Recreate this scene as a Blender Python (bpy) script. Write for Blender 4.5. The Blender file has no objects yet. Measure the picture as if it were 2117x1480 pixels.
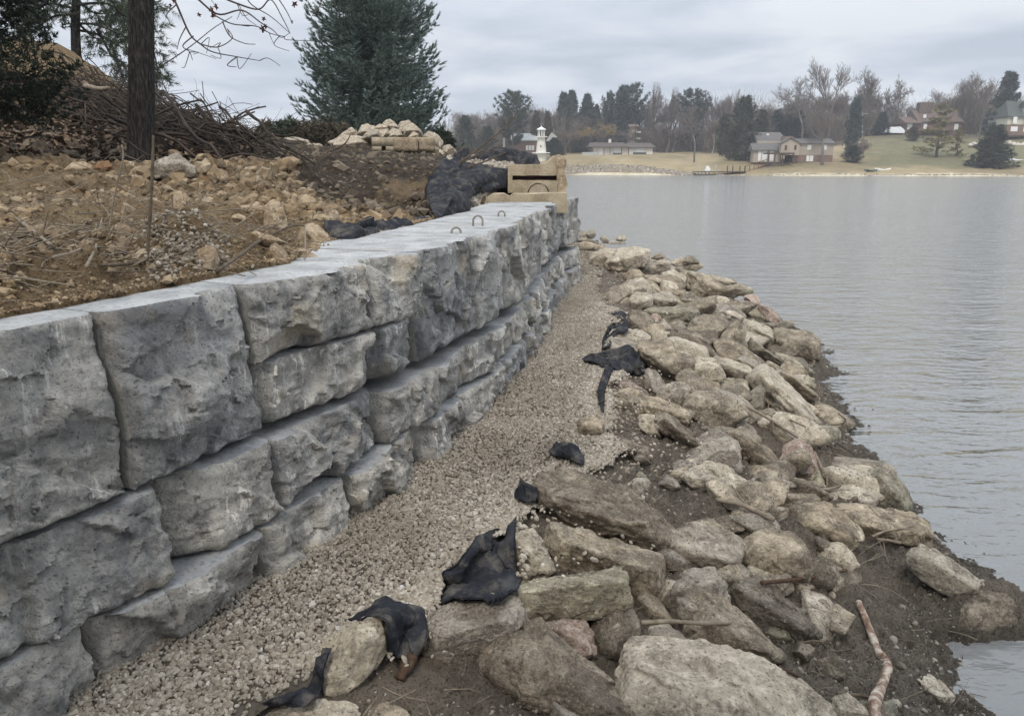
import bpy, bmesh, math, random
import numpy as np
from mathutils import Vector, Matrix
from mathutils.bvhtree import BVHTree
S = bpy.context.scene
COL = S.collection
R = math.radians
# ---------------------------------------------------------------- camera, sky, sun, exposure
FPX, CH = 1540.0, 1.9                       # focal length in photo pixels, eye height over the gravel path
PITCH = math.atan(400.0 / FPX)
cam = bpy.data.cameras.new('camera'); camo = bpy.data.objects.new('camera', cam); COL.objects.link(camo)
cam.sensor_width = 36; cam.lens = FPX / 2117 * 36; cam.clip_end = 3000; cam.clip_start = 0.05
camo.location = (0, 0, CH); camo.rotation_euler = (math.pi / 2 - PITCH, 0, 0)
S.camera = camo
S.view_settings.view_transform = 'Standard'; S.view_settings.look = 'None'
S.view_settings.exposure = 0.3; S.view_settings.gamma = 1.0; S.view_settings.use_curve_mapping = False
SUN_EL, SUN_AZ = R(52), R(195)              # azimuth measured clockwise from +Y: high sun behind the camera, a little to the right
w = bpy.data.worlds.new('World'); S.world = w; w.use_nodes = True
nt = w.node_tree; nt.nodes.clear()
def wn(t, **k):
    n = nt.nodes.new(t)
    for a, b in k.items(): setattr(n, a, b)
    return n
out = wn('ShaderNodeOutputWorld'); mixs = wn('ShaderNodeMixShader'); bg1 = wn('ShaderNodeBackground'); bg2 = wn('ShaderNodeBackground')
sky = wn('ShaderNodeTexSky', sky_type='NISHITA', sun_disc=False, sun_elevation=SUN_EL, sun_rotation=SUN_AZ)
nt.links.new(sky.outputs[0], bg1.inputs[0]); bg1.inputs[1].default_value = 0.1
tc = wn('ShaderNodeTexCoord'); sep = wn('ShaderNodeSeparateXYZ'); nt.links.new(tc.outputs['Generated'], sep.inputs[0])
# flat cloud deck: direction divided by height gives receding layers
mz = wn('ShaderNodeMath', operation='MAXIMUM'); nt.links.new(sep.outputs[2], mz.inputs[0]); mz.inputs[1].default_value = 0.0
az = wn('ShaderNodeMath', operation='ADD'); nt.links.new(mz.outputs[0], az.inputs[0]); az.inputs[1].default_value = 0.09
dv = wn('ShaderNodeVectorMath', operation='DIVIDE'); nt.links.new(tc.outputs['Generated'], dv.inputs[0])
cmb = wn('ShaderNodeCombineXYZ'); nt.links.new(az.outputs[0], cmb.inputs[0]); nt.links.new(az.outputs[0], cmb.inputs[1]); cmb.inputs[2].default_value = 1.0
nt.links.new(cmb.outputs[0], dv.inputs[1])
no = wn('ShaderNodeTexNoise'); no.inputs['Scale'].default_value = 0.9; no.inputs['Detail'].default_value = 6; no.inputs['Roughness'].default_value = 0.5; no.inputs['Distortion'].default_value = 0.3
nt.links.new(dv.outputs[0], no.inputs['Vector'])
ramp = wn('ShaderNodeValToRGB'); nt.links.new(no.outputs[0], ramp.inputs[0])
cr = ramp.color_ramp; cr.elements[0].position = 0.385; cr.elements[0].color = (0.44, 0.49, 0.57, 1)
cr.elements[1].position = 0.63; cr.elements[1].color = (0.70, 0.725, 0.765, 1)
e = cr.elements.new(0.5); e.color = (0.555, 0.60, 0.67, 1)
nt.links.new(ramp.outputs[0], bg2.inputs[0]); 
# an overcast dome is two to three times brighter overhead than at the horizon
zr = wn('ShaderNodeMapRange'); nt.links.new(sep.outputs[2], zr.inputs[0]); zr.inputs[1].default_value = 0.15; zr.inputs[2].default_value = 1.0; zr.inputs[3].default_value = 0.98; zr.inputs[4].default_value = 2.7
nt.links.new(zr.outputs[0], bg2.inputs[1])
mixs.inputs[0].default_value = 0.93
nt.links.new(bg1.outputs[0], mixs.inputs[1]); nt.links.new(bg2.outputs[0], mixs.inputs[2]); nt.links.new(mixs.outputs[0], out.inputs[0])
sl = bpy.data.lights.new('sun', 'SUN'); sl.energy = 1.5; sl.angle = R(14); sl.color = (1.0, 0.92, 0.80)
so = bpy.data.objects.new('sun', sl); COL.objects.link(so)
sd = Vector((math.sin(SUN_AZ) * math.cos(SUN_EL), math.cos(SUN_AZ) * math.cos(SUN_EL), math.sin(SUN_EL)))
so.rotation_euler = sd.to_track_quat('Z', 'Y').to_euler(); so.location = sd * 60
# ---------------------------------------------------------------- helpers
rng = np.random.default_rng(7)
random.seed(7)
CP, SP = math.cos(PITCH), math.sin(PITCH)
def ray(u, v):
    x = (u - 1058.5) / FPX; y = (v - 740) / FPX
    return np.array([x, CP - y * SP, -SP - y * CP])
def at(u, v, Y):                            # point of the photo pixel at distance Y
    d = ray(u, v); return np.array([0, 0, CH]) + d * (Y / d[1])
def proj(P):                                # world points to photo pixels
    P = np.asarray(P, float) - np.array([0, 0, CH]); dep = P[:, 1] * CP - P[:, 2] * SP; up = P[:, 1] * SP + P[:, 2] * CP
    return 1058.5 + FPX * P[:, 0] / dep, 740 - FPX * up / dep
def inside(u, v, poly):
    r = np.zeros(len(u), bool); n = len(poly)
    for i in range(n):
        (x1, y1), (x2, y2) = poly[i], poly[(i + 1) % n]
        c = ((y1 > v) != (y2 > v)) & (u < (x2 - x1) * (v - y1) / (y2 - y1 + 1e-9) + x1); r ^= c
    return r
def onz(u, v, z):
    d = ray(u, v); return np.array([0, 0, CH]) + d * ((z - CH) / d[2])
def hsh(ix, iy, iz, seed):
    h = (ix.astype(np.int64) * 374761393 + iy.astype(np.int64) * 668265263 + iz.astype(np.int64) * 2147483647 + seed * 974634211) & 0xffffffff
    h = ((h ^ (h >> 13)) * 1274126177) & 0xffffffff
    h = ((h ^ (h >> 16)) * 2246822519) & 0xffffffff
    return ((h ^ (h >> 15)) & 0xffffff) / float(0xffffff) * 2 - 1
def vn(P, seed=0):
    P = np.asarray(P, float); F = np.floor(P); f = P - F; f = f * f * (3 - 2 * f); I = F.astype(np.int64)
    r = 0
    for a in (0, 1):
        wx = f[:, 0] if a else 1 - f[:, 0]
        for b in (0, 1):
            wy = f[:, 1] if b else 1 - f[:, 1]
            for c in (0, 1):
                wz = f[:, 2] if c else 1 - f[:, 2]
                r = r + wx * wy * wz * hsh(I[:, 0] + a, I[:, 1] + b, I[:, 2] + c, seed)
    return r
def fbm(P, oct=4, seed=0, rough=0.5, ridge=False):
    r = 0; a = 1.0; P = np.asarray(P, float)
    for o in range(oct):
        n = vn(P * (2.03 ** o) + o * 17.3, seed + o)
        r = r + a * ((1 - 2 * np.abs(n)) if ridge else n); a *= rough
    return r
def voro(P, seed=0):                        # F1 distance and random value of the nearest cell, 3-D
    P = np.asarray(P, float); I = np.floor(P).astype(np.int64); best = np.full(len(P), 9.0); sec = np.full(len(P), 9.0); val = np.zeros(len(P))
    for a in (-1, 0, 1):
        for b in (-1, 0, 1):
            for c in (-1, 0, 1):
                J = I + np.array([a, b, c])
                q = np.stack([hsh(J[:, 0], J[:, 1], J[:, 2], seed + k) * 0.5 + 0.5 for k in (1, 2, 3)], 1) + J
                d = np.linalg.norm(q - P, axis=1); v = hsh(J[:, 0], J[:, 1], J[:, 2], seed + 9)
                m = d < best
                sec = np.where(m, best, np.minimum(sec, d)); val = np.where(m, v, val); best = np.where(m, d, best)
    return best, sec, val
def obj(name, V, F, mats, parent=None, loc=None, smooth=True, mi=None):
    me = bpy.data.meshes.new(name); V = np.asarray(V, float)
    if loc is not None: V = V - np.asarray(loc, float)
    if isinstance(F, np.ndarray):
        k = F.shape[1]; n = len(F)
        me.vertices.add(len(V)); me.vertices.foreach_set('co', V.astype(np.float32).ravel())
        me.loops.add(n * k); me.loops.foreach_set('vertex_index', F.astype(np.int32).ravel())
        me.polygons.add(n); me.polygons.foreach_set('loop_start', (np.arange(n) * k).astype(np.int32))
        me.update(calc_edges=True)
    else:
        me.from_pydata(V.tolist(), [], F)
    if not isinstance(mats, (list, tuple)): mats = [mats]
    for m in mats: me.materials.append(m)
    if mi is not None: me.polygons.foreach_set('material_index', np.asarray(mi, np.int32))
    me.polygons.foreach_set('use_smooth', np.full(len(me.polygons), bool(smooth)))
    me.update()
    o = bpy.data.objects.new(name, me); COL.objects.link(o)
    if loc is not None: o.location = loc
    if parent is not None: o.parent = parent
    return o
def tag(o, label=None, cat=None, group=None, kind=None):
    if label: o['label'] = label
    if cat: o['category'] = cat
    if group: o['group'] = group
    if kind: o['kind'] = kind
    return o
def empty(name, loc, label, cat, group=None):
    o = bpy.data.objects.new(name, None); COL.objects.link(o); o.location = loc; o.empty_display_size = 0.2
    return tag(o, label, cat, group)
def copy_tree(o, parent=None):
    c = o.copy(); COL.objects.link(c)
    if parent is not None: c.parent = parent
    for ch in list(o.children): copy_tree(ch, c)
    return c
class MB:                                   # collects boxes, tubes, polygons, then one mesh
    def __init__(s): s.V = []; s.F = []; s.M = []
    def add(s, V, F, m=0):
        b = len(s.V); s.V += [tuple(map(float, v)) for v in V]; s.F += [tuple(int(i) + b for i in f) for f in F]; s.M += [m] * len(F)
    def box(s, lo, hi, m=0, ax=None):
        x0, y0, z0 = lo; x1, y1, z1 = hi
        V = [(x0, y0, z0), (x1, y0, z0), (x1, y1, z0), (x0, y1, z0), (x0, y0, z1), (x1, y0, z1), (x1, y1, z1), (x0, y1, z1)]
        s.add(V, [(3, 2, 1, 0), (4, 5, 6, 7), (0, 1, 5, 4), (1, 2, 6, 5), (2, 3, 7, 6), (3, 0, 4, 7)], m)
    def prism(s, poly, z0, z1, m=0):        # poly in xz, extruded along y
        n = len(poly)
        V = [(x, z0, z) for x, z in poly] + [(x, z1, z) for x, z in poly]
        s.add(V, [tuple(range(n))[::-1], tuple(range(n, 2 * n))] + [(i, (i + 1) % n, n + (i + 1) % n, n + i) for i in range(n)], m)
    def tube(s, pts, rad, k=6, m=0, cap=True):
        V, F = tube_geo(pts, rad, k, cap); s.add(V, F, m)
    def done(s, name, mats, parent=None, smooth=False, loc=None):
        V = np.array(s.V)
        return obj(name, V, s.F, mats, parent, loc, smooth, s.M)
def tube_geo(pts, rad, k=6, cap=True):
    P = np.asarray(pts, float); n = len(P)
    r = np.full(n, rad) if np.isscalar(rad) else np.asarray(rad, float)
    V = []; F = []
    T = np.gradient(P, axis=0); T /= np.linalg.norm(T, axis=1)[:, None] + 1e-9
    up = np.array([0, 0, 1.0]) if abs(T[0][2]) < 0.9 else np.array([1.0, 0, 0])
    a = np.cross(T[0], up); a /= np.linalg.norm(a)
    for i in range(n):
        a = a - T[i] * a.dot(T[i]); a /= np.linalg.norm(a) + 1e-9; b = np.cross(T[i], a)
        for j in range(k):
            t = 2 * math.pi * j / k; V.append(P[i] + r[i] * (a * math.cos(t) + b * math.sin(t)))
    for i in range(n - 1):
        for j in range(k):
            F.append((i * k + j, i * k + (j + 1) % k, (i + 1) * k + (j + 1) % k, (i + 1) * k + j))
    if cap: F.append(tuple(range(k))[::-1]); F.append(tuple(range((n - 1) * k, n * k)))
    return V, F
def spline(pts, n):
    P = np.asarray(pts, float); t = np.linspace(0, 1, len(P)); q = np.linspace(0, 1, n); out = []
    for x in q:
        i = min(int(x * (len(P) - 1)), len(P) - 2); f = x * (len(P) - 1) - i
        p0 = P[max(i - 1, 0)]; p1 = P[i]; p2 = P[i + 1]; p3 = P[min(i + 2, len(P) - 1)]
        out.append(0.5 * ((2 * p1) + (-p0 + p2) * f + (2 * p0 - 5 * p1 + 4 * p2 - p3) * f * f + (-p0 + 3 * p1 - 3 * p2 + p3) * f ** 3))
    return np.array(out)
_ico = {}
def ico(n):
    if n not in _ico:
        bm = bmesh.new(); bmesh.ops.create_icosphere(bm, subdivisions=n, radius=1)
        _ico[n] = (np.array([v.co[:] for v in bm.verts]), np.array([[v.index for v in f.verts] for f in bm.faces])); bm.free()
    return _ico[n]
def hull_planes(P):
    bm = bmesh.new()
    for p in P: bm.verts.new(p)
    bmesh.ops.convex_hull(bm, input=bm.verts); bm.normal_update()
    c = np.mean(P, axis=0); N = []; Hh = []
    for f in bm.faces:
        n = np.array(f.normal[:]); h = n.dot(np.array(f.verts[0].co[:]) - c)
        if h < 0: n = -n; h = -h
        if h > 1e-4:
            if h > 1e-4:
                j = next((j for j, q in enumerate(N) if q.dot(n) > 0.9995), None)
                if j is None: N.append(n); Hh.append(h)
                else: Hh[j] = min(Hh[j], h)
    bm.free()
    return np.array(N), np.array(Hh), c
def tps_fit(XY, Z, reg=0.02):
    n = len(XY); d = np.linalg.norm(XY[:, None] - XY[None], axis=2); K = np.where(d > 0, d * d * np.log(d + 1e-9), 0) + np.eye(n) * reg
    A = np.zeros((n + 3, n + 3)); A[:n, :n] = K; A[:n, n] = 1; A[:n, n + 1:] = XY; A[n, :n] = 1; A[n + 1:, :n] = XY.T
    return np.linalg.solve(A, np.concatenate([Z, [0, 0, 0]]))
def tps_eval(XY, co, Q):
    out = np.zeros(len(Q)); n = len(XY)
    for i in range(0, len(Q), 20000):
        q = Q[i:i + 20000]; d = np.linalg.norm(q[:, None] - XY[None], axis=2); K = np.where(d > 0, d * d * np.log(d + 1e-9), 0)
        out[i:i + 20000] = K @ co[:n] + co[n] + q @ co[n + 1:]
    return out
def grid_faces(nr, nc):
    i = np.arange(nr - 1)[:, None] * nc + np.arange(nc - 1)[None]
    return np.stack([i, i + 1, i + nc + 1, i + nc], 2).reshape(-1, 4)
# ---------------------------------------------------------------- materials
class NM:
    def __init__(s, name, rough=0.9, spec=0.3):
        s.m = bpy.data.materials.new(name); s.m.use_nodes = True; s.t = s.m.node_tree; s.t.nodes.clear()
        s.o = s.n('ShaderNodeOutputMaterial'); s.b = s.n('ShaderNodeBsdfPrincipled')
        s.l(s.b.outputs[0], s.o.inputs[0]); s.b.inputs['Roughness'].default_value = rough; s.b.inputs['Specular IOR Level'].default_value = spec
        s.tc = s.n('ShaderNodeTexCoord')
    def n(s, t, **k):
        n = s.t.nodes.new(t)
        for a, b in k.items(): setattr(n, a, b)
        return n
    def l(s, a, b): s.t.links.new(a, b)
    def co(s, kind='Object', scale=(1, 1, 1), rnd=False):
        mp = s.n('ShaderNodeMapping'); s.l(s.tc.outputs[kind], mp.inputs[0]); mp.inputs['Scale'].default_value = scale
        if rnd:
            oi = s.n('ShaderNodeObjectInfo'); mu = s.n('ShaderNodeMath', operation='MULTIPLY'); s.l(oi.outputs['Random'], mu.inputs[0]); mu.inputs[1].default_value = 50
            s.l(mu.outputs[0], mp.inputs['Location'])
        return mp.outputs[0]
    def noise(s, vec, scale, detail=5, rough=0.55, dist=0.0):
        n = s.n('ShaderNodeTexNoise'); s.l(vec, n.inputs['Vector']); n.inputs['Scale'].default_value = scale; n.inputs['Detail'].default_value = detail
        n.inputs['Roughness'].default_value = rough; n.inputs['Distortion'].default_value = dist; return n.outputs[0]
    def vor(s, vec, scale, feat='F1', out='Distance'):
        n = s.n('ShaderNodeTexVoronoi'); n.feature = feat; s.l(vec, n.inputs['Vector']); n.inputs['Scale'].default_value = scale; return n.outputs[out]
    def ramp(s, f, stops):
        r = s.n('ShaderNodeValToRGB'); s.l(f, r.inputs[0]); c = r.color_ramp
        while len(c.elements) > 1: c.elements.remove(c.elements[-1])
        for i, (p, col) in enumerate(stops):
            if not isinstance(col, tuple): col = (col, col, col)
            el = c.elements[0] if i == 0 else c.elements.new(p)
            el.position = p; el.color = (*col, 1)
        return r.outputs[0]
    def mix(s, f, a, b, mode='MIX'):
        m = s.n('ShaderNodeMix', data_type='RGBA', blend_type=mode)
        for sock, val in ((m.inputs[0], f), (m.inputs[6], a), (m.inputs[7], b)):
            if isinstance(val, (int, float)): sock.default_value = val
            elif isinstance(val, tuple): sock.default_value = (*val, 1)
            else: s.l(val, sock)
        return m.outputs[2]
    def math(s, op, a, b=None):
        m = s.n('ShaderNodeMath', operation=op)
        for sock, val in ((m.inputs[0], a), (m.inputs[1], b)):
            if val is None: continue
            if isinstance(val, (int, float)): sock.default_value = val
            else: s.l(val, sock)
        return m.outputs[0]
    def bump(s, h, dist=0.01, strength=1.0):
        b = s.n('ShaderNodeBump'); s.l(h, b.inputs['Height']); b.inputs['Distance'].default_value = dist; b.inputs['Strength'].default_value = strength
        s.l(b.outputs[0], s.b.inputs['Normal'])
    def col(s, c):
        if isinstance(c, tuple): s.b.inputs['Base Color'].default_value = (*c, 1)
        else: s.l(c, s.b.inputs['Base Color'])
        return s
    def orand(s): return s.n('ShaderNodeObjectInfo').outputs['Random']
    def irand(s): return s.n('ShaderNodeNewGeometry').outputs['Random Per Island']
    def pos_z(s):
        g = s.n('ShaderNodeNewGeometry'); x = s.n('ShaderNodeSeparateXYZ'); s.l(g.outputs['Position'], x.inputs[0]); return x.outputs[2]
def flat(name, c, rough=0.8, var=0.25, scale=3.0, spec=0.3, bump=0.0):
    m = NM(name, rough, spec); v = m.co('Object', rnd=True); n = m.noise(v, scale, 6)
    m.col(m.ramp(n, [(0.25, tuple(x * (1 - var) for x in c)), (0.75, tuple(min(1, x * (1 + var)) for x in c))]))
    if bump: m.bump(m.noise(v, scale * 8, 6), bump)
    return m.m
def rock_mat(name, cols, mud=(0.115, 0.094, 0.07), mudamt=0.5, wet=None, fine=60.0, bump=0.012):
    m = NM(name, 0.92, 0.25); v = m.co('Object', rnd=True)
    a = m.noise(v, 3.5, 8, 0.62, 0.4); b = m.noise(v, 14, 8, 0.65); c = m.noise(v, fine, 6, 0.7)
    base = m.ramp(a, [(0.28, cols[0]), (0.48, cols[1]), (0.72, cols[2])])
    base = m.mix(0.55, base, m.ramp(b, [(0.3, tuple(x * 0.45 for x in cols[1])), (0.52, cols[1]), (0.72, tuple(min(1, x * 1.5) for x in cols[2]))]))
    ob = m.ramp(m.orand(), [(0.0, (0.80, 0.81, 0.86)), (0.35, (1.06, 1.06, 1.10)), (0.7, (1.2, 1.18, 1.18)), (1.0, (0.98, 1.0, 1.05))])
    base = m.mix(1.0, base, ob, 'MULTIPLY')
    md = m.ramp(m.noise(v, 5.5, 7, 0.7, 0.6), [(0.60 - 0.26 * mudamt, 0.0), (0.74 - 0.26 * mudamt, 1.0)])
    mudc = m.mix(m.noise(v, 30, 4), tuple(x * 0.75 for x in mud), tuple(x * 1.5 for x in mud))
    base = m.mix(m.math('MULTIPLY', md, 0.8), base, mudc)
    sp = m.ramp(m.vor(v, 45, 'F1'), [(0.08, 1.0), (0.16, 0.0)])
    base = m.mix(m.math('MULTIPLY', sp, 0.35), base, tuple(min(1, x * 1.9) for x in cols[2]))
    base = m.mix(m.ramp(c, [(0.34, 0.85), (0.46, 0.0)]), base, tuple(x * 0.25 for x in cols[0])); base = m.mix(m.ramp(c, [(0.56, 0.0), (0.68, 0.55)]), base, tuple(min(1, x * 1.5) for x in cols[2]))
    if wet is not None:
        wz = m.math('ADD', m.pos_z(), m.math('MULTIPLY', m.noise(v, 9, 4), 0.12))
        wf = m.ramp(m.math('ADD', wz, 1.0 - wet), [(0.985, 1.0), (1.06, 0.0)]) if False else None
        mr = m.n('ShaderNodeMapRange'); m.l(wz, mr.inputs[0]); mr.inputs[1].default_value = wet; mr.inputs[2].default_value = wet + 0.10; mr.inputs[3].default_value = 1; mr.inputs[4].default_value = 0
        base = m.mix(mr.outputs[0], base, m.mix(0.75, base, (0.018, 0.018, 0.013)))
        ro = m.n('ShaderNodeMapRange'); m.l(mr.outputs[0], ro.inputs[0]); ro.inputs[3].default_value = 0.92; ro.inputs[4].default_value = 0.4; m.l(ro.outputs[0], m.b.inputs['Roughness'])
    m.col(base)
    h = m.math('ADD', m.math('MULTIPLY', b, 0.8), m.math('MULTIPLY', c, 0.5)); h = m.math('ADD', h, m.math('MULTIPLY', md, 0.15))
    m.bump(h, bump * 2.6, 1.0)
    return m.m
M = {}
M['riprap'] = rock_mat('riprap_stone', [(0.20, 0.16, 0.108), (0.32, 0.265, 0.185), (0.47, 0.41, 0.31)], mudamt=0.55, wet=-0.68)
M['riprap_pale'] = rock_mat('riprap_pale_stone', [(0.27, 0.225, 0.16), (0.42, 0.36, 0.265), (0.58, 0.52, 0.41)], mudamt=0.32, wet=-0.68)
M['riprap_mud'] = rock_mat('riprap_muddy_stone', [(0.19, 0.158, 0.115), (0.30, 0.252, 0.185), (0.43, 0.375, 0.285)], mudamt=0.7, wet=-0.68, bump=0.02)
M['riprap_red'] = rock_mat('riprap_rusty_stone', [(0.19, 0.125, 0.085), (0.34, 0.255, 0.195), (0.54, 0.47, 0.40)], mudamt=0.3, wet=-0.70)
M['riprap_green'] = rock_mat('riprap_green_stone', [(0.155, 0.145, 0.098), (0.265, 0.24, 0.17), (0.42, 0.38, 0.285)], mudamt=0.5, wet=-0.66)
M['riprap_grey'] = rock_mat('riprap_grey_stone', [(0.2, 0.172, 0.13), (0.30, 0.262, 0.205), (0.42, 0.375, 0.30)], mudamt=0.5, wet=-0.68)
M['bank_rock'] = rock_mat('bank_stone', [(0.25, 0.19, 0.12), (0.36, 0.275, 0.18), (0.48, 0.40, 0.29)], mud=(0.19, 0.125, 0.06), mudamt=0.6)
M['pile_rock'] = rock_mat('pale_boulder', [(0.28, 0.225, 0.155), (0.40, 0.335, 0.24), (0.52, 0.45, 0.34)], mudamt=0.25, bump=0.02, fine=30)
M['far_rock'] = rock_mat('far_boulder', [(0.36, 0.33, 0.27), (0.5, 0.46, 0.39), (0.62, 0.58, 0.5)], mudamt=0.0, fine=20)
# ---------------------------------------------------------------- retaining wall of split-face concrete blocks
WC = [3.84417885e-04, -7.91618978e-03, 2.24576791e-02, 5.20927577e-01, -2.89102041e+00]
_y = np.linspace(-1.5, 13.6, 4000); _x = np.polyval(WC, _y)
_s = np.concatenate([[0], np.cumsum(np.hypot(np.diff(_x), np.diff(_y)))]); _s -= np.interp(1.0, _y, _s)
def wall_pt(s): return np.array([np.interp(s, _s, _x), np.interp(s, _s, _y)])
def wall_x(y): return np.interp(y, _y, _x)
def conc_mat():
    m = NM('split_face_concrete', 0.93, 0.2); v = m.co('Object', rnd=True); vs = m.co('Object', (5.0, 5.0, 0.35), rnd=True)
    a = m.noise(v, 2.6, 8, 0.6, 0.5); b = m.noise(v, 11, 8, 0.68); c = m.noise(v, 70, 6, 0.7)
    base = m.ramp(a, [(0.25, (0.115, 0.119, 0.124)), (0.42, (0.19, 0.193, 0.195)), (0.56, (0.285, 0.286, 0.283)), (0.72, (0.42, 0.42, 0.41))])
    base = m.mix(0.5, base, m.ramp(b, [(0.3, (0.085, 0.088, 0.094)), (0.5, (0.215, 0.218, 0.22)), (0.68, (0.44, 0.44, 0.43))]))
    st = m.ramp(m.noise(vs, 6.0, 4, 0.6), [(0.55, 0.0), (0.60, 1.0)])
    st = m.math('MULTIPLY', st, m.ramp(m.noise(v, 1.7, 3), [(0.48, 0.0), (0.6, 0.8)]))
    base = m.mix(st, base, (0.50, 0.51, 0.51)); base = m.mix(m.ramp(m.noise(v, 1.9, 5, 0.6, 0.8), [(0.54, 0.0), (0.66, 0.6)]), base, (0.42, 0.43, 0.435)); base = m.mix(m.ramp(m.noise(v, 2.3, 6, 0.62, 1.0), [(0.36, 0.75), (0.48, 0.0)]), base, (0.085, 0.09, 0.10))
    dk = m.ramp(m.noise(vs, 3.0, 4, 0.6), [(0.58, 0.0), (0.7, 0.6)])
    base = m.mix(dk, base, (0.075, 0.085, 0.1))
    wr = m.ramp(m.noise(v, 3.1, 4, 0.5), [(0.60, 0.0), (0.72, 0.55)])
    base = m.mix(wr, base, (0.27, 0.235, 0.18))
    base = m.mix(m.ramp(c, [(0.33, 0.85), (0.45, 0.0)]), base, (0.05, 0.052, 0.057))
    base = m.mix(m.ramp(c, [(0.60, 0.0), (0.72, 0.5)]), base, (0.42, 0.42, 0.42))
    ob = m.ramp(m.orand(), [(0.0, (0.80, 0.82, 0.86)), (0.5, (1.0, 1.0, 1.0)), (1.0, (1.18, 1.15, 1.1))])
    base = m.mix(1.0, base, ob, 'MULTIPLY')
    base = m.mix(1.0, base, (1.62, 1.54, 1.41), 'MULTIPLY'); m.col(base); m.bump(m.math('ADD', m.math('MULTIPLY', b, 0.9), m.math('MULTIPLY', c, 0.6)), 0.035, 1.0)
    return m.m
def top_mat(name, c0, c1, c2):
    m = NM(name, 0.9, 0.25); v = m.co('Object', rnd=True)
    a = m.noise(v, 4, 7, 0.6); c = m.noise(v, 50, 5, 0.6)
    base = m.ramp(a, [(0.3, c0), (0.5, c1), (0.7, c2)])
    base = m.mix(m.ramp(m.vor(v, 16), [(0.04, 0.75), (0.07, 0.0)]), base, (0.1, 0.1, 0.1))
    base = m.mix(m.ramp(c, [(0.33, 0.6), (0.47, 0.0)]), base, tuple(x * 0.45 for x in c0)); base = m.mix(m.ramp(m.noise(v, 2.2, 6, 0.7, 0.5), [(0.52, 0.0), (0.68, 0.45)]), base, (0.2, 0.175, 0.135))
    m.col(base); m.bump(c, 0.006, 1.0)
    return m.m
M['conc'] = conc_mat()
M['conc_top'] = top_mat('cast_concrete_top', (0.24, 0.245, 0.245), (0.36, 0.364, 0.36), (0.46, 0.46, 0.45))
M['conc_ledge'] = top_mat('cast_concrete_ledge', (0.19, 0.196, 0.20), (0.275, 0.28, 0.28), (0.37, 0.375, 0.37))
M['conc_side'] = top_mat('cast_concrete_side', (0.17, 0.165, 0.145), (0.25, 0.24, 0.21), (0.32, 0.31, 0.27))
M['steel'] = flat('rusty_steel', (0.2, 0.18, 0.16), 0.55, 0.4, 20)
WG = 'concrete blocks of the retaining wall'
BLOCKS = []
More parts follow.
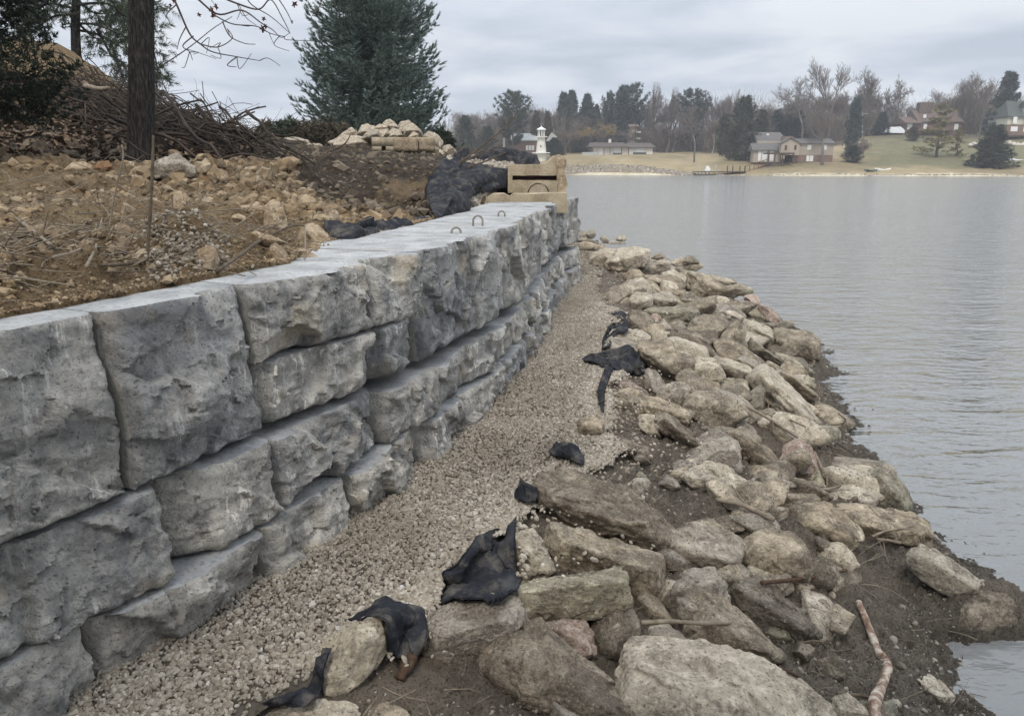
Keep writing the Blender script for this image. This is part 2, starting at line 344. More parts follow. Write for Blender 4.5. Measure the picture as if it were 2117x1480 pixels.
def block(label, s0, s1, z0, z1, off, seed, depth=0.75, relief=0.055, cells=5, lean=0.0, lb=0.0, top='conc_ledge', res=0.010):
    r = np.random.default_rng(seed)
    gap = 0.006
    A = wall_pt(s0); B = wall_pt(s1); t = (B - A) / np.linalg.norm(B - A); n = np.array([t[1], -t[0]])
    A = A - n * off + t * gap; B = B - n * off - t * gap; L = np.linalg.norm(B - A); Hh = z1 - z0
    dist = 0.5 * (A[1] + B[1]); q = res * max(1.0, dist / 4.5)
    N = max(16, int(L / q)); Mz = max(12, int(Hh / q))
    a = np.linspace(0, L, N + 1); z = np.linspace(z1, z0, Mz + 1)
    AA, ZZ = np.meshgrid(a, z, indexing='ij'); fa, fz = AA.ravel(), ZZ.ravel() - z0
    P = np.stack([fa, fz, np.full(fa.shape, seed * 3.7)], 1)
    wa = fa + 0.026 * fbm(P * 5, 5, seed, 0.62); wz = fz + 0.026 * fbm(P * 5 + 31, 5, seed + 5, 0.62)
    k = max(4, int(cells * 1.35 * L / 0.8)); cx = r.uniform(0, L, k); cz = r.uniform(0, Hh, k)
    co = r.uniform(-1, 1, k) * relief; ga = r.normal(0, 0.17, k); gz = r.normal(0, 0.15, k) - 0.03
    dx_, dz_ = np.abs(wa[:, None] - cx), 1.3 * np.abs(wz[:, None] - cz); D = 0.72 * np.maximum(dx_, dz_) + 0.28 * np.hypot(dx_, dz_); W = np.exp(-(D - D.min(1, keepdims=True)) / 0.005)
    pl = co + ga * (wa[:, None] - cx) + gz * (wz[:, None] - cz)
    d = (W * pl).sum(1) / W.sum(1)
    d = np.clip(d, -1.5 * relief, 1.1 * relief)
    k2 = k * 9; cx2 = r.uniform(0, L, k2); cz2 = r.uniform(0, Hh, k2); c2 = r.uniform(-1, 1, k2) * 0.008; g2 = r.normal(0, 0.15, (2, k2))
    wa2 = wa + 0.02 * fbm(P * 23, 3, seed + 11); wz2 = wz + 0.02 * fbm(P * 23 + 7, 3, seed + 12)
    D2 = np.hypot(wa2[:, None] - cx2, 1.2 * (wz2[:, None] - cz2)); j2_ = D2.argmin(1)
    d = d + c2[j2_] + g2[0][j2_] * (wa2 - cx2[j2_]) + g2[1][j2_] * (wz2 - cz2[j2_])
    d = 0.9 * d + 0.008 * fbm(P * 9, 5, seed + 2, 0.65) + 0.006 * fbm(P * np.array([5, 16, 1]), 4, seed + 7, 0.6, True)
    # broken edges: the face falls back to the joint on every side
    ed = np.minimum(np.minimum(fa, L - fa) * 1.2, np.minimum(fz * 1.1, 9)) + 0.012 * fbm(P * 14, 3, seed + 3)
    ed = np.clip(ed, 0, 1)
    d = d + 0.075 - 0.072 * np.exp(-ed / 0.018)
    tz = np.clip(Hh - fz, 0, 1); d = d - 0.016 * np.exp(-tz / 0.012)
    d = d + lean * (0.5 - fz / Hh)
    if lb: d = d - 0.16 * np.clip(1 - (fa + 0.05 * np.sin(fz / Hh * 3.1)) / lb, 0, 1) ** 0.7
    d = d.reshape(N + 1, Mz + 1)
    K = 6
    prof = []                                # columns of (b, z)
    tb = np.linspace(0, 1, K + 1)[:-1]
    topb = -depth + (d[:, :1] + depth) * tb[None]
    topz = np.full_like(topb, z1) + 0.006 * fbm(np.stack([np.repeat(a, K), topb.ravel(), np.full(topb.size, 5.1)], 1) * 5, 3, seed).reshape(topb.shape)
    botb = -depth + (d[:, -1:] + depth) * tb[None, ::-1]
    Bb = np.concatenate([topb, d, botb], 1); Zz = np.concatenate([topz, np.repeat(z[None], N + 1, 0), np.full_like(botb, z0)], 1)
    m = Bb.shape[1]; aa = np.repeat(a[:, None], m, 1)
    X = A[0] + t[0] * aa + n[0] * Bb; Y = A[1] + t[1] * aa + n[1] * Bb
    V = np.stack([X, Y, Zz], 2).reshape(-1, 3)
    F = []; mi = []
    for i in range(N):
        for j in range(m):
            j2 = (j + 1) % m
            F.append((i * m + j, (i + 1) * m + j, (i + 1) * m + j2, i * m + j2)); mi.append(1 if j < K else (0 if j < K + Mz else 2))
    F.append(tuple(range(m))); mi.append(2); F.append(tuple(range(N * m, (N + 1) * m))[::-1]); mi.append(2)
    c = 0.5 * (A + B) - n * depth * 0.5
    o = obj('concrete_block', V, F, [M['conc'], M[top], M['conc_side']], None, (c[0], c[1], z0), True, mi)
    o.data.set_sharp_from_angle(angle=R(48))
    tag(o, label, 'concrete block', WG); BLOCKS.append(o)
    return o
TZ0, TZ1 = 0.655, 1.36
tops = [
 (-0.7, 1.92, TZ0, TZ1, 'tall top course block at the left edge with a jagged lip under its top', dict(relief=0.04, cells=4, seed=11)),
 (1.92, 2.66, TZ0, TZ1, 'tall top block second from the left, pale chipped corner above a bulging lower half', dict(relief=0.075, cells=5, seed=12, lean=0.05)),
 (2.66, 3.54, 0.985, TZ1, 'streaked grey top block whose low front overhangs a two-part block', dict(relief=0.045, cells=6, seed=13)),
 (2.66, 3.54, TZ0, 0.975, 'short block under the streaked overhanging top block', dict(relief=0.05, cells=4, seed=14, lb=0.1)),
 (3.54, 4.13, 0.975, TZ1, 'small top block with a deep square notch below its cream lip', dict(relief=0.085, cells=6, seed=15)),
 (3.54, 4.13, TZ0, 0.965, 'small beige sided block right below the notched top block', dict(relief=0.07, cells=5, seed=16, lb=0.12)),
 (4.13, 5.20, 0.645, TZ1, 'tall block with a hollow niche in its middle and a sloped grey bottom', dict(relief=0.06, cells=8, seed=17)),
 (5.20, 6.06, 0.64, TZ1, 'tall grey block right of the niche block, nearest to the lone low lifting loop', dict(relief=0.055, cells=8, seed=18)),
 (6.06, 6.66, 0.64, TZ1, 'narrow tall block in front of the big lifting loop', dict(relief=0.07, cells=6, seed=19)),
 (6.66, 7.55, 0.63, TZ1, 'tall block with a protruding tan lower corner, just before the far lifting loop', dict(relief=0.06, cells=8, seed=20)),
 (7.55, 8.45, 0.63, TZ1, 'tall block with a dark square knob low on its face, by the far lifting loop', dict(relief=0.06, cells=8, seed=21)),
 (8.45, 9.4, 0.63, TZ1, 'tall block under the left end of the tan notched concrete piece', dict(relief=0.075, cells=7, seed=22)),
 (9.4, 10.35, 0.63, TZ1, 'tall pale grey block under the middle of the tan notched concrete piece', dict(relief=0.075, cells=7, seed=23)),
 (10.35, 11.4, 0.63, TZ1, 'tall top course block below the tan slotted block, second from the far end', dict(relief=0.07, cells=7, seed=24)),
 (11.4, 12.5, 0.63, TZ1, 'last tall block of the top course, at the far end against the lake', dict(relief=0.065, cells=7, seed=25)),
]
for s0, s1, z0, z1, lab, kw in tops:
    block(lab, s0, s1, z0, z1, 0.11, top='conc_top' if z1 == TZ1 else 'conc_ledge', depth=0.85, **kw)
mids = [
 (-0.8, 2.02, 'long middle-course block at the left edge with white drip marks', dict(relief=0.05, cells=3, seed=31, lean=0.05)),
 (2.02, 2.64, 'middle-course block with a smooth curved hollow down its left side', dict(relief=0.045, cells=4, seed=32, lb=0.2)),
 (2.64, 3.57, 'middle-course block with dark vertical streaks, left of the upright beige one', dict(relief=0.06, cells=4, seed=33)),
 (3.57, 4.28, 'upright beige cornered block of the middle course with rust on its ledge', dict(relief=0.04, cells=3, seed=34, lb=0.05)),
 (4.28, 5.90, 'longest pale middle-course block, below the niche block', dict(relief=0.05, cells=3, seed=35)),
 (5.90, 7.30, 'middle-course block with a wide ledge where leaf litter lies', dict(relief=0.06, cells=4, seed=36)),
 (7.30, 8.50, 'middle-course block with a craggy corner standing out over the gravel bend', dict(relief=0.075, cells=5, seed=37)),
 (8.50, 9.70, 'narrow looking middle block behind the craggy corner', dict(relief=0.06, cells=5, seed=38)),
 (9.70, 11.0, 'middle-course block second from the far end', dict(relief=0.06, cells=5, seed=39)),
 (11.0, 12.3, 'last middle-course block beside the far end of the gravel path', dict(relief=0.055, cells=5, seed=40)),
]
for i, (s0, s1, lab, kw) in enumerate(mids):
    block(lab, s0, s1, 0.255, [0.635, 0.63, 0.615, 0.585, 0.57][min(i, 4)] if i < 5 else 0.55, 0.055, **kw)
bots = [
 (-0.9, 1.63, 'bottom block at the lower left corner with a bluish bloom on its face', dict(relief=0.045, cells=3, seed=51)),
 (1.63, 2.46, 'second bottom block from the left, large dark facet under the hollow-sided block', dict(relief=0.075, cells=4, seed=52)),
 (2.46, 3.14, 'bottom block with nearly black upper face, meeting the gravel below the dark streaked block', dict(relief=0.05, cells=4, seed=53)),
 (3.14, 4.0, 'bottom block with a rounded dark bulge, next after the black faced one', dict(relief=0.065, cells=4, seed=54)),
 (4.0, 4.66, 'small bottom block with beige side under the upright beige block', dict(relief=0.06, cells=4, seed=55, lb=0.12)),
 (4.66, 5.75, 'bottom block with a dark square patch, under the longest pale block', dict(relief=0.05, cells=5, seed=56)),
 (5.75, 6.7, 'brown tinged bottom block at the inner bend of the gravel', dict(relief=0.06, cells=5, seed=57)),
 (6.7, 7.8, 'bottom block in shade under the leaf littered ledge', dict(relief=0.06, cells=5, seed=58)),
 (7.8, 8.9, 'pale pointed bottom block under the craggy corner', dict(relief=0.065, cells=5, seed=59)),
 (8.9, 10.0, 'bottom block half buried in gravel, third from the far end', dict(relief=0.06, cells=5, seed=60)),
 (10.0, 11.1, 'bottom block half buried in gravel, second from the far end', dict(relief=0.06, cells=5, seed=61)),
 (11.1, 12.2, 'last bottom block at the far end of the wall', dict(relief=0.06, cells=5, seed=62)),
]
for s0, s1, lab, kw in bots: block(lab, s0, s1, -0.12, 0.25, 0.0, **kw)
def loop(u, v, hgt, wid, par):              # steel lifting loop cast into a block
    b = at(u, v, 1); d = ray(u, v); p = np.array([0, 0, CH]) + d * ((TZ1 - CH) / d[2])
    sc = p[1] / FPX; W, Hh = wid * sc, hgt * sc
    pts = [p + np.array([-W / 2, 0, -0.05])] + [p + np.array([-W / 2 * math.cos(t), 0.02 * math.sin(t), Hh - W / 2 + W / 2 * math.sin(t)]) for t in np.linspace(0, math.pi, 9)] + [p + np.array([W / 2, 0, -0.05])]
    V, F = tube_geo(pts, 0.009, 8)
    o = obj('lifting_loop', V, F, M['steel'], None, None, True)
    o.parent = par; o.matrix_parent_inverse = Matrix.Translation(-Vector(par.location))
loop(943, 483, 12, 19, BLOCKS[6]); loop(988, 468, 21, 19, BLOCKS[7]); loop(1037, 448, 11, 13, BLOCKS[9])
# ---------------------------------------------------------------- gravel path, mud bank
GE = np.array([(0, -1.9), (1.5, -1.5), (2.3, -0.95), (2.45, -0.74), (3.22, -0.32), (3.97, 0.12), (4.54, 0.50), (5.88, 0.73), (9.92, 1.25), (11.5, 1.38), (15, 1.55), (21.8, 1.75), (30, 1.9)])
WE = np.array([(0, 2.1), (3, 2.3), (3.7, 2.55), (4.2, 2.95), (5.4, 3.05), (7, 3.32), (9, 3.95), (10.5, 4.45), (12.5, 4.65), (16, 4.3), (20, 3.4), (24, 2.7), (30, 2.2)])
WATER = -0.75
def gx(y): return np.interp(y, GE[:, 0], GE[:, 1])
def wx(y): return np.interp(y, WE[:, 0], WE[:, 1])
def mud_z(x, y, noise=True):
    x = np.asarray(x, float); y = np.asarray(y, float); g = gx(y); W = wx(y); t = (x - g) / (W - g)
    z = np.where(t < 0, -0.04 + 0.02 * t, -0.04 - 0.71 * np.clip(t, 0, 1) ** 1.15)
    z = np.where(t > 1, -0.75 - 0.30 * (x - W), z); z = np.maximum(z, -2.2)
    z += 0.26 * np.exp(-(((x - 2.9) / 0.30) ** 2 + ((y - 3.92) / 0.17) ** 2)) - 0.10 * np.exp(-(((x - 2.55) / 0.4) ** 2 + ((y - 3.35) / 0.35) ** 2))
    z += 0.10 * np.exp(-(((x - 1.3) / 0.5) ** 2 + ((y - 4.5) / 0.5) ** 2)) * np.clip(t * 4, 0, 1)
    if noise:
        P = np.stack([x, y, np.zeros_like(x)], 1); k = np.clip(t * 6, 0.12, 1)
        z = z + k * (0.055 * fbm(P * 1.7, 3, 3) + 0.034 * fbm(P * 6, 4, 5, 0.6) + 0.022 * fbm(P * 17, 4, 8, 0.65, True))
        f1, f2, vv = voro(P * 11 + 0.3 * fbm(P * 9, 2, 2)[:, None], 4); z = z + k * 0.035 * np.clip(0.6 - f1, 0, 1) * (vv > -0.1); f1, f2, vv = voro(P * 24 + 0.3 * fbm(P * 20, 2, 6)[:, None], 6); z = z + k * 0.016 * np.clip(0.6 - f1, 0, 1) * (vv > -0.2)
    return z
def mud_material():
    m = NM('wet_mud', 0.75, 0.35); g = m.n('ShaderNodeNewGeometry'); v = g.outputs['Position']
    a = m.noise(v, 2.2, 8, 0.6, 0.4); b = m.noise(v, 16, 8, 0.7); c = m.noise(v, 80, 5, 0.7)
    base = m.ramp(a, [(0.3, (0.12, 0.097, 0.073)), (0.5, (0.235, 0.193, 0.145)), (0.7, (0.35, 0.292, 0.222))])
    base = m.mix(0.5, base, m.ramp(b, [(0.3, (0.04, 0.033, 0.025)), (0.5, (0.23, 0.19, 0.145)), (0.72, (0.40, 0.338, 0.258))]))
    base = m.mix(m.ramp(m.vor(v, 40), [(0.10, 0.8), (0.2, 0.0)]), base, m.mix(m.noise(v, 25, 3), (0.13, 0.1, 0.07), (0.33, 0.28, 0.21)))
    mr = m.n('ShaderNodeMapRange'); m.l(m.math('ADD', m.pos_z(), m.math('MULTIPLY', b, 0.06)), mr.inputs[0]); mr.inputs[1].default_value = -0.70; mr.inputs[2].default_value = -0.56; mr.inputs[3].default_value = 1; mr.inputs[4].default_value = 0
    base = m.mix(mr.outputs[0], base, m.mix(0.45, base, (0.03, 0.026, 0.02)))
    ro = m.n('ShaderNodeMapRange'); m.l(mr.outputs[0], ro.inputs[0]); ro.inputs[3].default_value = 0.85; ro.inputs[4].default_value = 0.3; m.l(ro.outputs[0], m.b.inputs['Roughness'])
    base = m.mix(m.ramp(c, [(0.36, 0.85), (0.47, 0.0)]), base, (0.03, 0.025, 0.019)); base = m.mix(m.ramp(c, [(0.56, 0.0), (0.66, 0.5)]), base, (0.27, 0.23, 0.175))
    m.col(base); m.bump(m.math('ADD', b, m.math('MULTIPLY', c, 0.8)), 0.07)
    return m.m
M['mud'] = mud_material()
_ys = 1.2 * np.exp(np.linspace(0, math.log(34 / 1.2), 900)); rows = []
_t = np.concatenate([np.linspace(-0.12, 1.25, 380), 1.25 + (np.linspace(0, 1, 40)[1:] ** 2) * 3.0])
YY, TT = np.meshgrid(_ys, _t, indexing='ij'); XX = gx(YY) + TT * (wx(YY) - gx(YY))
ZZ = mud_z(XX.ravel(), YY.ravel()); MV = np.stack([XX.ravel(), YY.ravel(), ZZ], 1); MF = grid_faces(len(_ys), len(_t))
mud = tag(obj('mud_bank', MV, MF, M['mud']), 'brown mud bank between the gravel path and the lake', kind='structure')
BV = [BVHTree.FromPolygons([tuple(v) for v in MV.tolist()], MF.tolist())]
def gravel_mat(name, dark=1.0):
    m = NM(name, 0.92, 0.2); v = m.co('Object')
    c = m.ramp(m.irand(), [(0.0, (0.165, 0.142, 0.113)), (0.3, (0.235, 0.205, 0.166)), (0.6, (0.30, 0.267, 0.22)), (0.85, (0.37, 0.335, 0.28)), (0.985, (0.45, 0.415, 0.36)), (1.0, (0.62, 0.6, 0.56))])
    n = m.noise(v, 60, 4); c = m.mix(m.math('MULTIPLY', n, 0.5), c, (0.14, 0.115, 0.085))
    big = m.noise(v, 0.9, 3); c = m.mix(m.ramp(big, [(0.4, 0.4), (0.55, 0.0)]), c, tuple(x * dark for x in (0.155, 0.128, 0.095)))
    m.col(c); return m.m
M['gravel'] = gravel_mat('crushed_limestone')
M['gravel_base'] = flat('gravel_fines', (0.175, 0.15, 0.118), 0.95, 0.45, 45, 0.2, 0.03)
def path_z(x, y):
    P = np.stack([x, y, np.zeros_like(x)], 1); return 0.025 * fbm(P * 0.9, 3, 21) + 0.008 * fbm(P * 5, 2, 22)
YY, TT = np.meshgrid(1.0 * np.exp(np.linspace(0, math.log(36), 220)), np.linspace(0, 1, 60), indexing='ij')
wl = np.where(YY < 12.9, wall_x(np.minimum(YY, 12.9)) - 0.12, np.interp(YY, [12.9, 16, 22, 36], [0.95, 1.0, 1.2, 1.2])); X0 = wl + TT * (gx(YY) + 0.06 - wl)
gp = np.stack([X0.ravel(), YY.ravel(), path_z(X0.ravel(), YY.ravel()) - 0.001], 1)
BV.append(BVHTree.FromPolygons([tuple(q) for q in (gp + np.array([0, 0, 0.02])).tolist()], grid_faces(220, 60).tolist()))
tag(obj('gravel_path', gp, grid_faces(220, 60), M['gravel_base']), 'crushed stone path along the foot of the wall', kind='structure')
def stones(P, size, lvl, seed, flatz=0.62, jitter=0.35):
    r = np.random.default_rng(seed); V0, F0 = ico(lvl); n = len(P); k = len(V0)
    sc = size[:, None] * r.uniform(0.6, 1.15, (n, 3)) * np.array([1, 0.8, flatz])
    Vv = V0[None] * (1 + jitter * r.uniform(-1, 1, (n, k, 1)) * (0.5 if lvl > 1 else 0.7)) * sc[:, None]
    q = r.normal(size=(n, 4)); q[:, 1:3] *= 0.45; q /= np.linalg.norm(q, axis=1)[:, None]; a, b, c, d = q.T
    Rm = np.stack([1 - 2 * (c * c + d * d), 2 * (b * c - a * d), 2 * (b * d + a * c), 2 * (b * c + a * d), 1 - 2 * (b * b + d * d), 2 * (c * d - a * b), 2 * (b * d - a * c), 2 * (c * d + a * b), 1 - 2 * (b * b + c * c)], 1).reshape(n, 3, 3)
    Vv = np.einsum('nij,nkj->nki', Rm, Vv) + P[:, None]
    F = (F0[None] + (np.arange(n) * k)[:, None, None]).reshape(-1, 3)
    return Vv.reshape(-1, 3), F
def path_pts(n, y0, y1, r):
    y = y0 + (y1 - y0) * r.uniform(0, 1, n); t = r.uniform(0, 1, n)
    wl = np.where(y < 12.8, wall_x(np.minimum(y, 12.8)) - 0.02, np.interp(y, [12.8, 16, 22, 36], [0.95, 1.0, 1.2, 1.2])); g = gx(y) + 0.03 + 0.06 * r.normal(size=n) + 0.16 * np.clip(fbm(np.stack([y * 2.1, y * 0, y * 0], 1), 3, 26), -0.6, 1)
    x = wl + t * (g - wl); return np.stack([x, y, path_z(x, y)], 1)
r0 = np.random.default_rng(5)
CLOTHS = [[(985, 1112), (1058, 1090), (1072, 1068), (1080, 1190), (1050, 1235), (895, 1258), (905, 1182), (940, 1158)], [(718, 1284), (770, 1254), (832, 1243), (884, 1258), (886, 1300), (866, 1356), (796, 1358), (788, 1280)], [(666, 1336), (688, 1336), (676, 1376), (666, 1430), (640, 1456), (560, 1462), (534, 1455), (590, 1430), (634, 1418), (652, 1376)], [(1130, 931), (1160, 916), (1198, 927), (1210, 946), (1208, 963), (1188, 958)], [(1062, 1010), (1085, 994), (1114, 1008), (1114, 1026), (1107, 1038), (1072, 1036)], [(1203, 741), (1250, 725), (1322, 713), (1336, 772), (1305, 778), (1246, 754)], [(1236, 850), (1230, 812), (1240, 784), (1252, 752), (1274, 756), (1252, 810), (1251, 854)]]
def clear(P):                               # no gravel where the fabric lies
    u, v = proj(P); k = np.ones(len(P), bool)
    for c in CLOTHS: q = np.array(c, float); m_ = q.mean(0); k &= ~inside(u, v, (m_ + (q - m_) * 0.86).tolist())
    return P[k]
Pn = path_pts(27000, 1.6, 5.4, r0); Pf = path_pts(32000, 5.2, 12.5, r0); Pff = path_pts(11000, 12.3, 26, r0)

def join(parts):
    V = []; F = []; b = 0
    for v, f in parts: V.append(v); F.append(f + b); b += len(v)
    return np.concatenate(V), np.concatenate(F)
Pn, Pf = clear(Pn), clear(Pf)
gv, gf = join([stones(Pn + [0, 0, 0.004], 0.0065 + 0.0075 * r0.beta(1.2, 3.4, len(Pn)) * 2, 2, 1), stones(Pf + [0, 0, 0.004], 0.010 + 0.009 * r0.beta(1.2, 3.4, len(Pf)) * 2, 1, 2), stones(Pff, 0.022 + 0.02 * r0.uniform(0, 1, len(Pff)), 1, 3)])
tag(obj('gravel', gv, gf, M['gravel'], smooth=False), 'loose crushed limestone gravel on the path', kind='stuff')
M['gravel_pale'] = gravel_mat('washed_limestone')
M['gravel_pale'].node_tree.nodes['Color Ramp'].color_ramp.elements[0].color = (0.27, 0.235, 0.185, 1)
for e_ in M['gravel_pale'].node_tree.nodes['Color Ramp'].color_ramp.elements: e_.color = tuple(min(0.66, x * 1.33) for x in e_.color[:3]) + (1,)
# the paler washed band that runs along the mud edge
r1 = np.random.default_rng(15); n = 11000; y = 2.5 * np.exp(r1.uniform(0, 1, n) * math.log(10.5 / 2.5)); x = gx(y) + 0.16 * np.clip(fbm(np.stack([y * 2.1, y * 0, y * 0], 1), 3, 26), -0.6, 1) + 0.05 - np.abs(r1.normal(0, 0.17, n)) + (r1.uniform(0, 1, n) < 0.12) * r1.exponential(0.22, n) * np.interp(y, [2.5, 4, 6, 10], [0.7, 1.5, 1.0, 0.7]) + r1.uniform(0, 0.06, n)
Pp = clear(np.stack([x, y, np.maximum(path_z(x, y) + 0.010, mud_z(x, y) + 0.006)], 1)); n = len(Pp)
pv, pf = stones(Pp, 0.008 + 0.009 * r1.beta(1.2, 3.2, n) * 2, 2, 4)
tag(obj('gravel', pv, pf, M['gravel_pale'], smooth=False), 'paler washed gravel along the mud edge', kind='stuff')
# ---------------------------------------------------------------- riprap: every boulder traced, then given its own distance and thickness
def hit(u, v, bvs=None):
    o = Vector((0, 0, CH)); d = Vector(ray(u, v)).normalized(); best = None
    for b in (bvs or BV):
        h = b.ray_cast(o, d)
        if h[0] is not None and (best is None or h[3] < best[1]): best = (np.array(h[0]), h[3])
    return best[0] if best else None
RG = 'riprap boulders between the path and the lake'
ROCKS = []; RSEED = [100]
def rock(label, outline, mat='riprap', ridge=None, Y=None, k=0.85, thick=0.55, p=13, rough=1.0, name='boulder', cat='boulder', group=RG, lvl=None, base=None):
    RSEED[0] += 1; seed = RSEED[0]; r = np.random.default_rng(seed)
    q = np.array([[float(t) for t in s.split(',')] for s in outline.split()])
    c = q.mean(0); ib = int(np.argmax(q[:, 1])); vb = q[ib, 1]
    if Y is None:
        h = hit(q[ib, 0], min(vb, 1700) if base is None else base)
        Y = h[1] + 0.02 if h is not None else 4.0
    x0, x1 = q[:, 0].min(), q[:, 0].max(); y0, y1 = q[:, 1].min(), q[:, 1].max()
    sc = Y / FPX; size = math.sqrt((x1 - x0) * (y1 - y0)) * sc; th = thick * min(x1 - x0, y1 - y0) * sc * 1.15
    Yv = lambda v: Y + (vb - v) * sc * k
    P = [at(u, v, Yv(v)) for u, v in q]
    if ridge is None:
        ax = np.linalg.svd(q - c)[2][0]; pr = (q - c) @ ax; nrm = np.array([-ax[1], ax[0]]); of = r.uniform(-0.25, 0.15) * (y1 - y0)
        L = pr.max() * 0.62, pr.min() * 0.62
        rd = [c + ax * L[0] + nrm * of * r.uniform(0.3, 1), c + ax * r.uniform(-0.2, 0.2) * L[0] + nrm * of, c + ax * L[1] + nrm * of * r.uniform(0.3, 1)]
    else: rd = [np.array([float(t) for t in s.split(',')]) for s in ridge.split()]
    for u, v in rd:
        d = ray(u, v); pp = at(u, v, Yv(v)); P.append(pp - d / np.linalg.norm(d) * th * r.uniform(0.75, 1.0))
    for u, v in c + (q - c) * 0.68:
        d = ray(u, v); pp = at(u, v, Yv(v)); P.append(pp + d / np.linalg.norm(d) * th * 1.1)
    N, Hh, ce = hull_planes(P)
    if p >= 12:                              # broken corners: extra flat cuts that shave the hull a little
        Ex = r.normal(size=(16, 3)); Ex /= np.linalg.norm(Ex, axis=1)[:, None]; sp = ((np.array(P) - ce) @ Ex.T).max(0) * r.uniform(0.78, 0.96, 16)
        N = np.concatenate([N, Ex]); Hh = np.concatenate([Hh, sp])
    big = max(x1 - x0, y1 - y0)
    lv = lvl or (6 if big > 170 else 5 if big > 55 else 4 if big > 25 else 3)
    D, F = ico(lv)
    # sample directions that suit the elongated shape
    A = np.array(P) - ce; ev, U = np.linalg.eigh(A.T @ A / len(A)); e_ = np.sqrt(np.maximum(ev, 1e-6)); D = (D * (e_ / e_.max()) ** 0.8) @ U.T; D /= np.linalg.norm(D, axis=1)[:, None]
    dots = np.maximum(D @ N.T / Hh, 0); p2 = p * 3.2; Rr = (dots ** p2).sum(1) ** (-1.0 / p2)
    V = D * Rr[:, None] * 1.15
    Q = V / size + seed * 3.1
    cell, sec, cv = voro(Q * 3.2 + 0.25 * fbm(Q * 4, 2, seed)[:, None], seed)
    disp = 0.015 * fbm(Q * 2.6, 4, seed, 0.6) + 0.05 * (cv * np.clip((sec - cell) * 9, 0, 1)) + 0.010 * fbm(Q * 11, 4, seed + 3, 0.65, True)
    if mat == 'riprap_mud' : disp = disp + 0.022 * np.clip(fbm(Q * 16, 3, seed + 9), 0, 1) + 0.012 * fbm(Q * 34, 2, seed + 4)
    V = V + D * (disp * size * rough)[:, None] + ce
    o = obj(name, V, F, M[mat] if isinstance(mat, str) else mat, None, (ce[0], ce[1], V[:, 2].min()), True)
    tag(o, label, cat, group); ROCKS.append((o, V, F)); return o
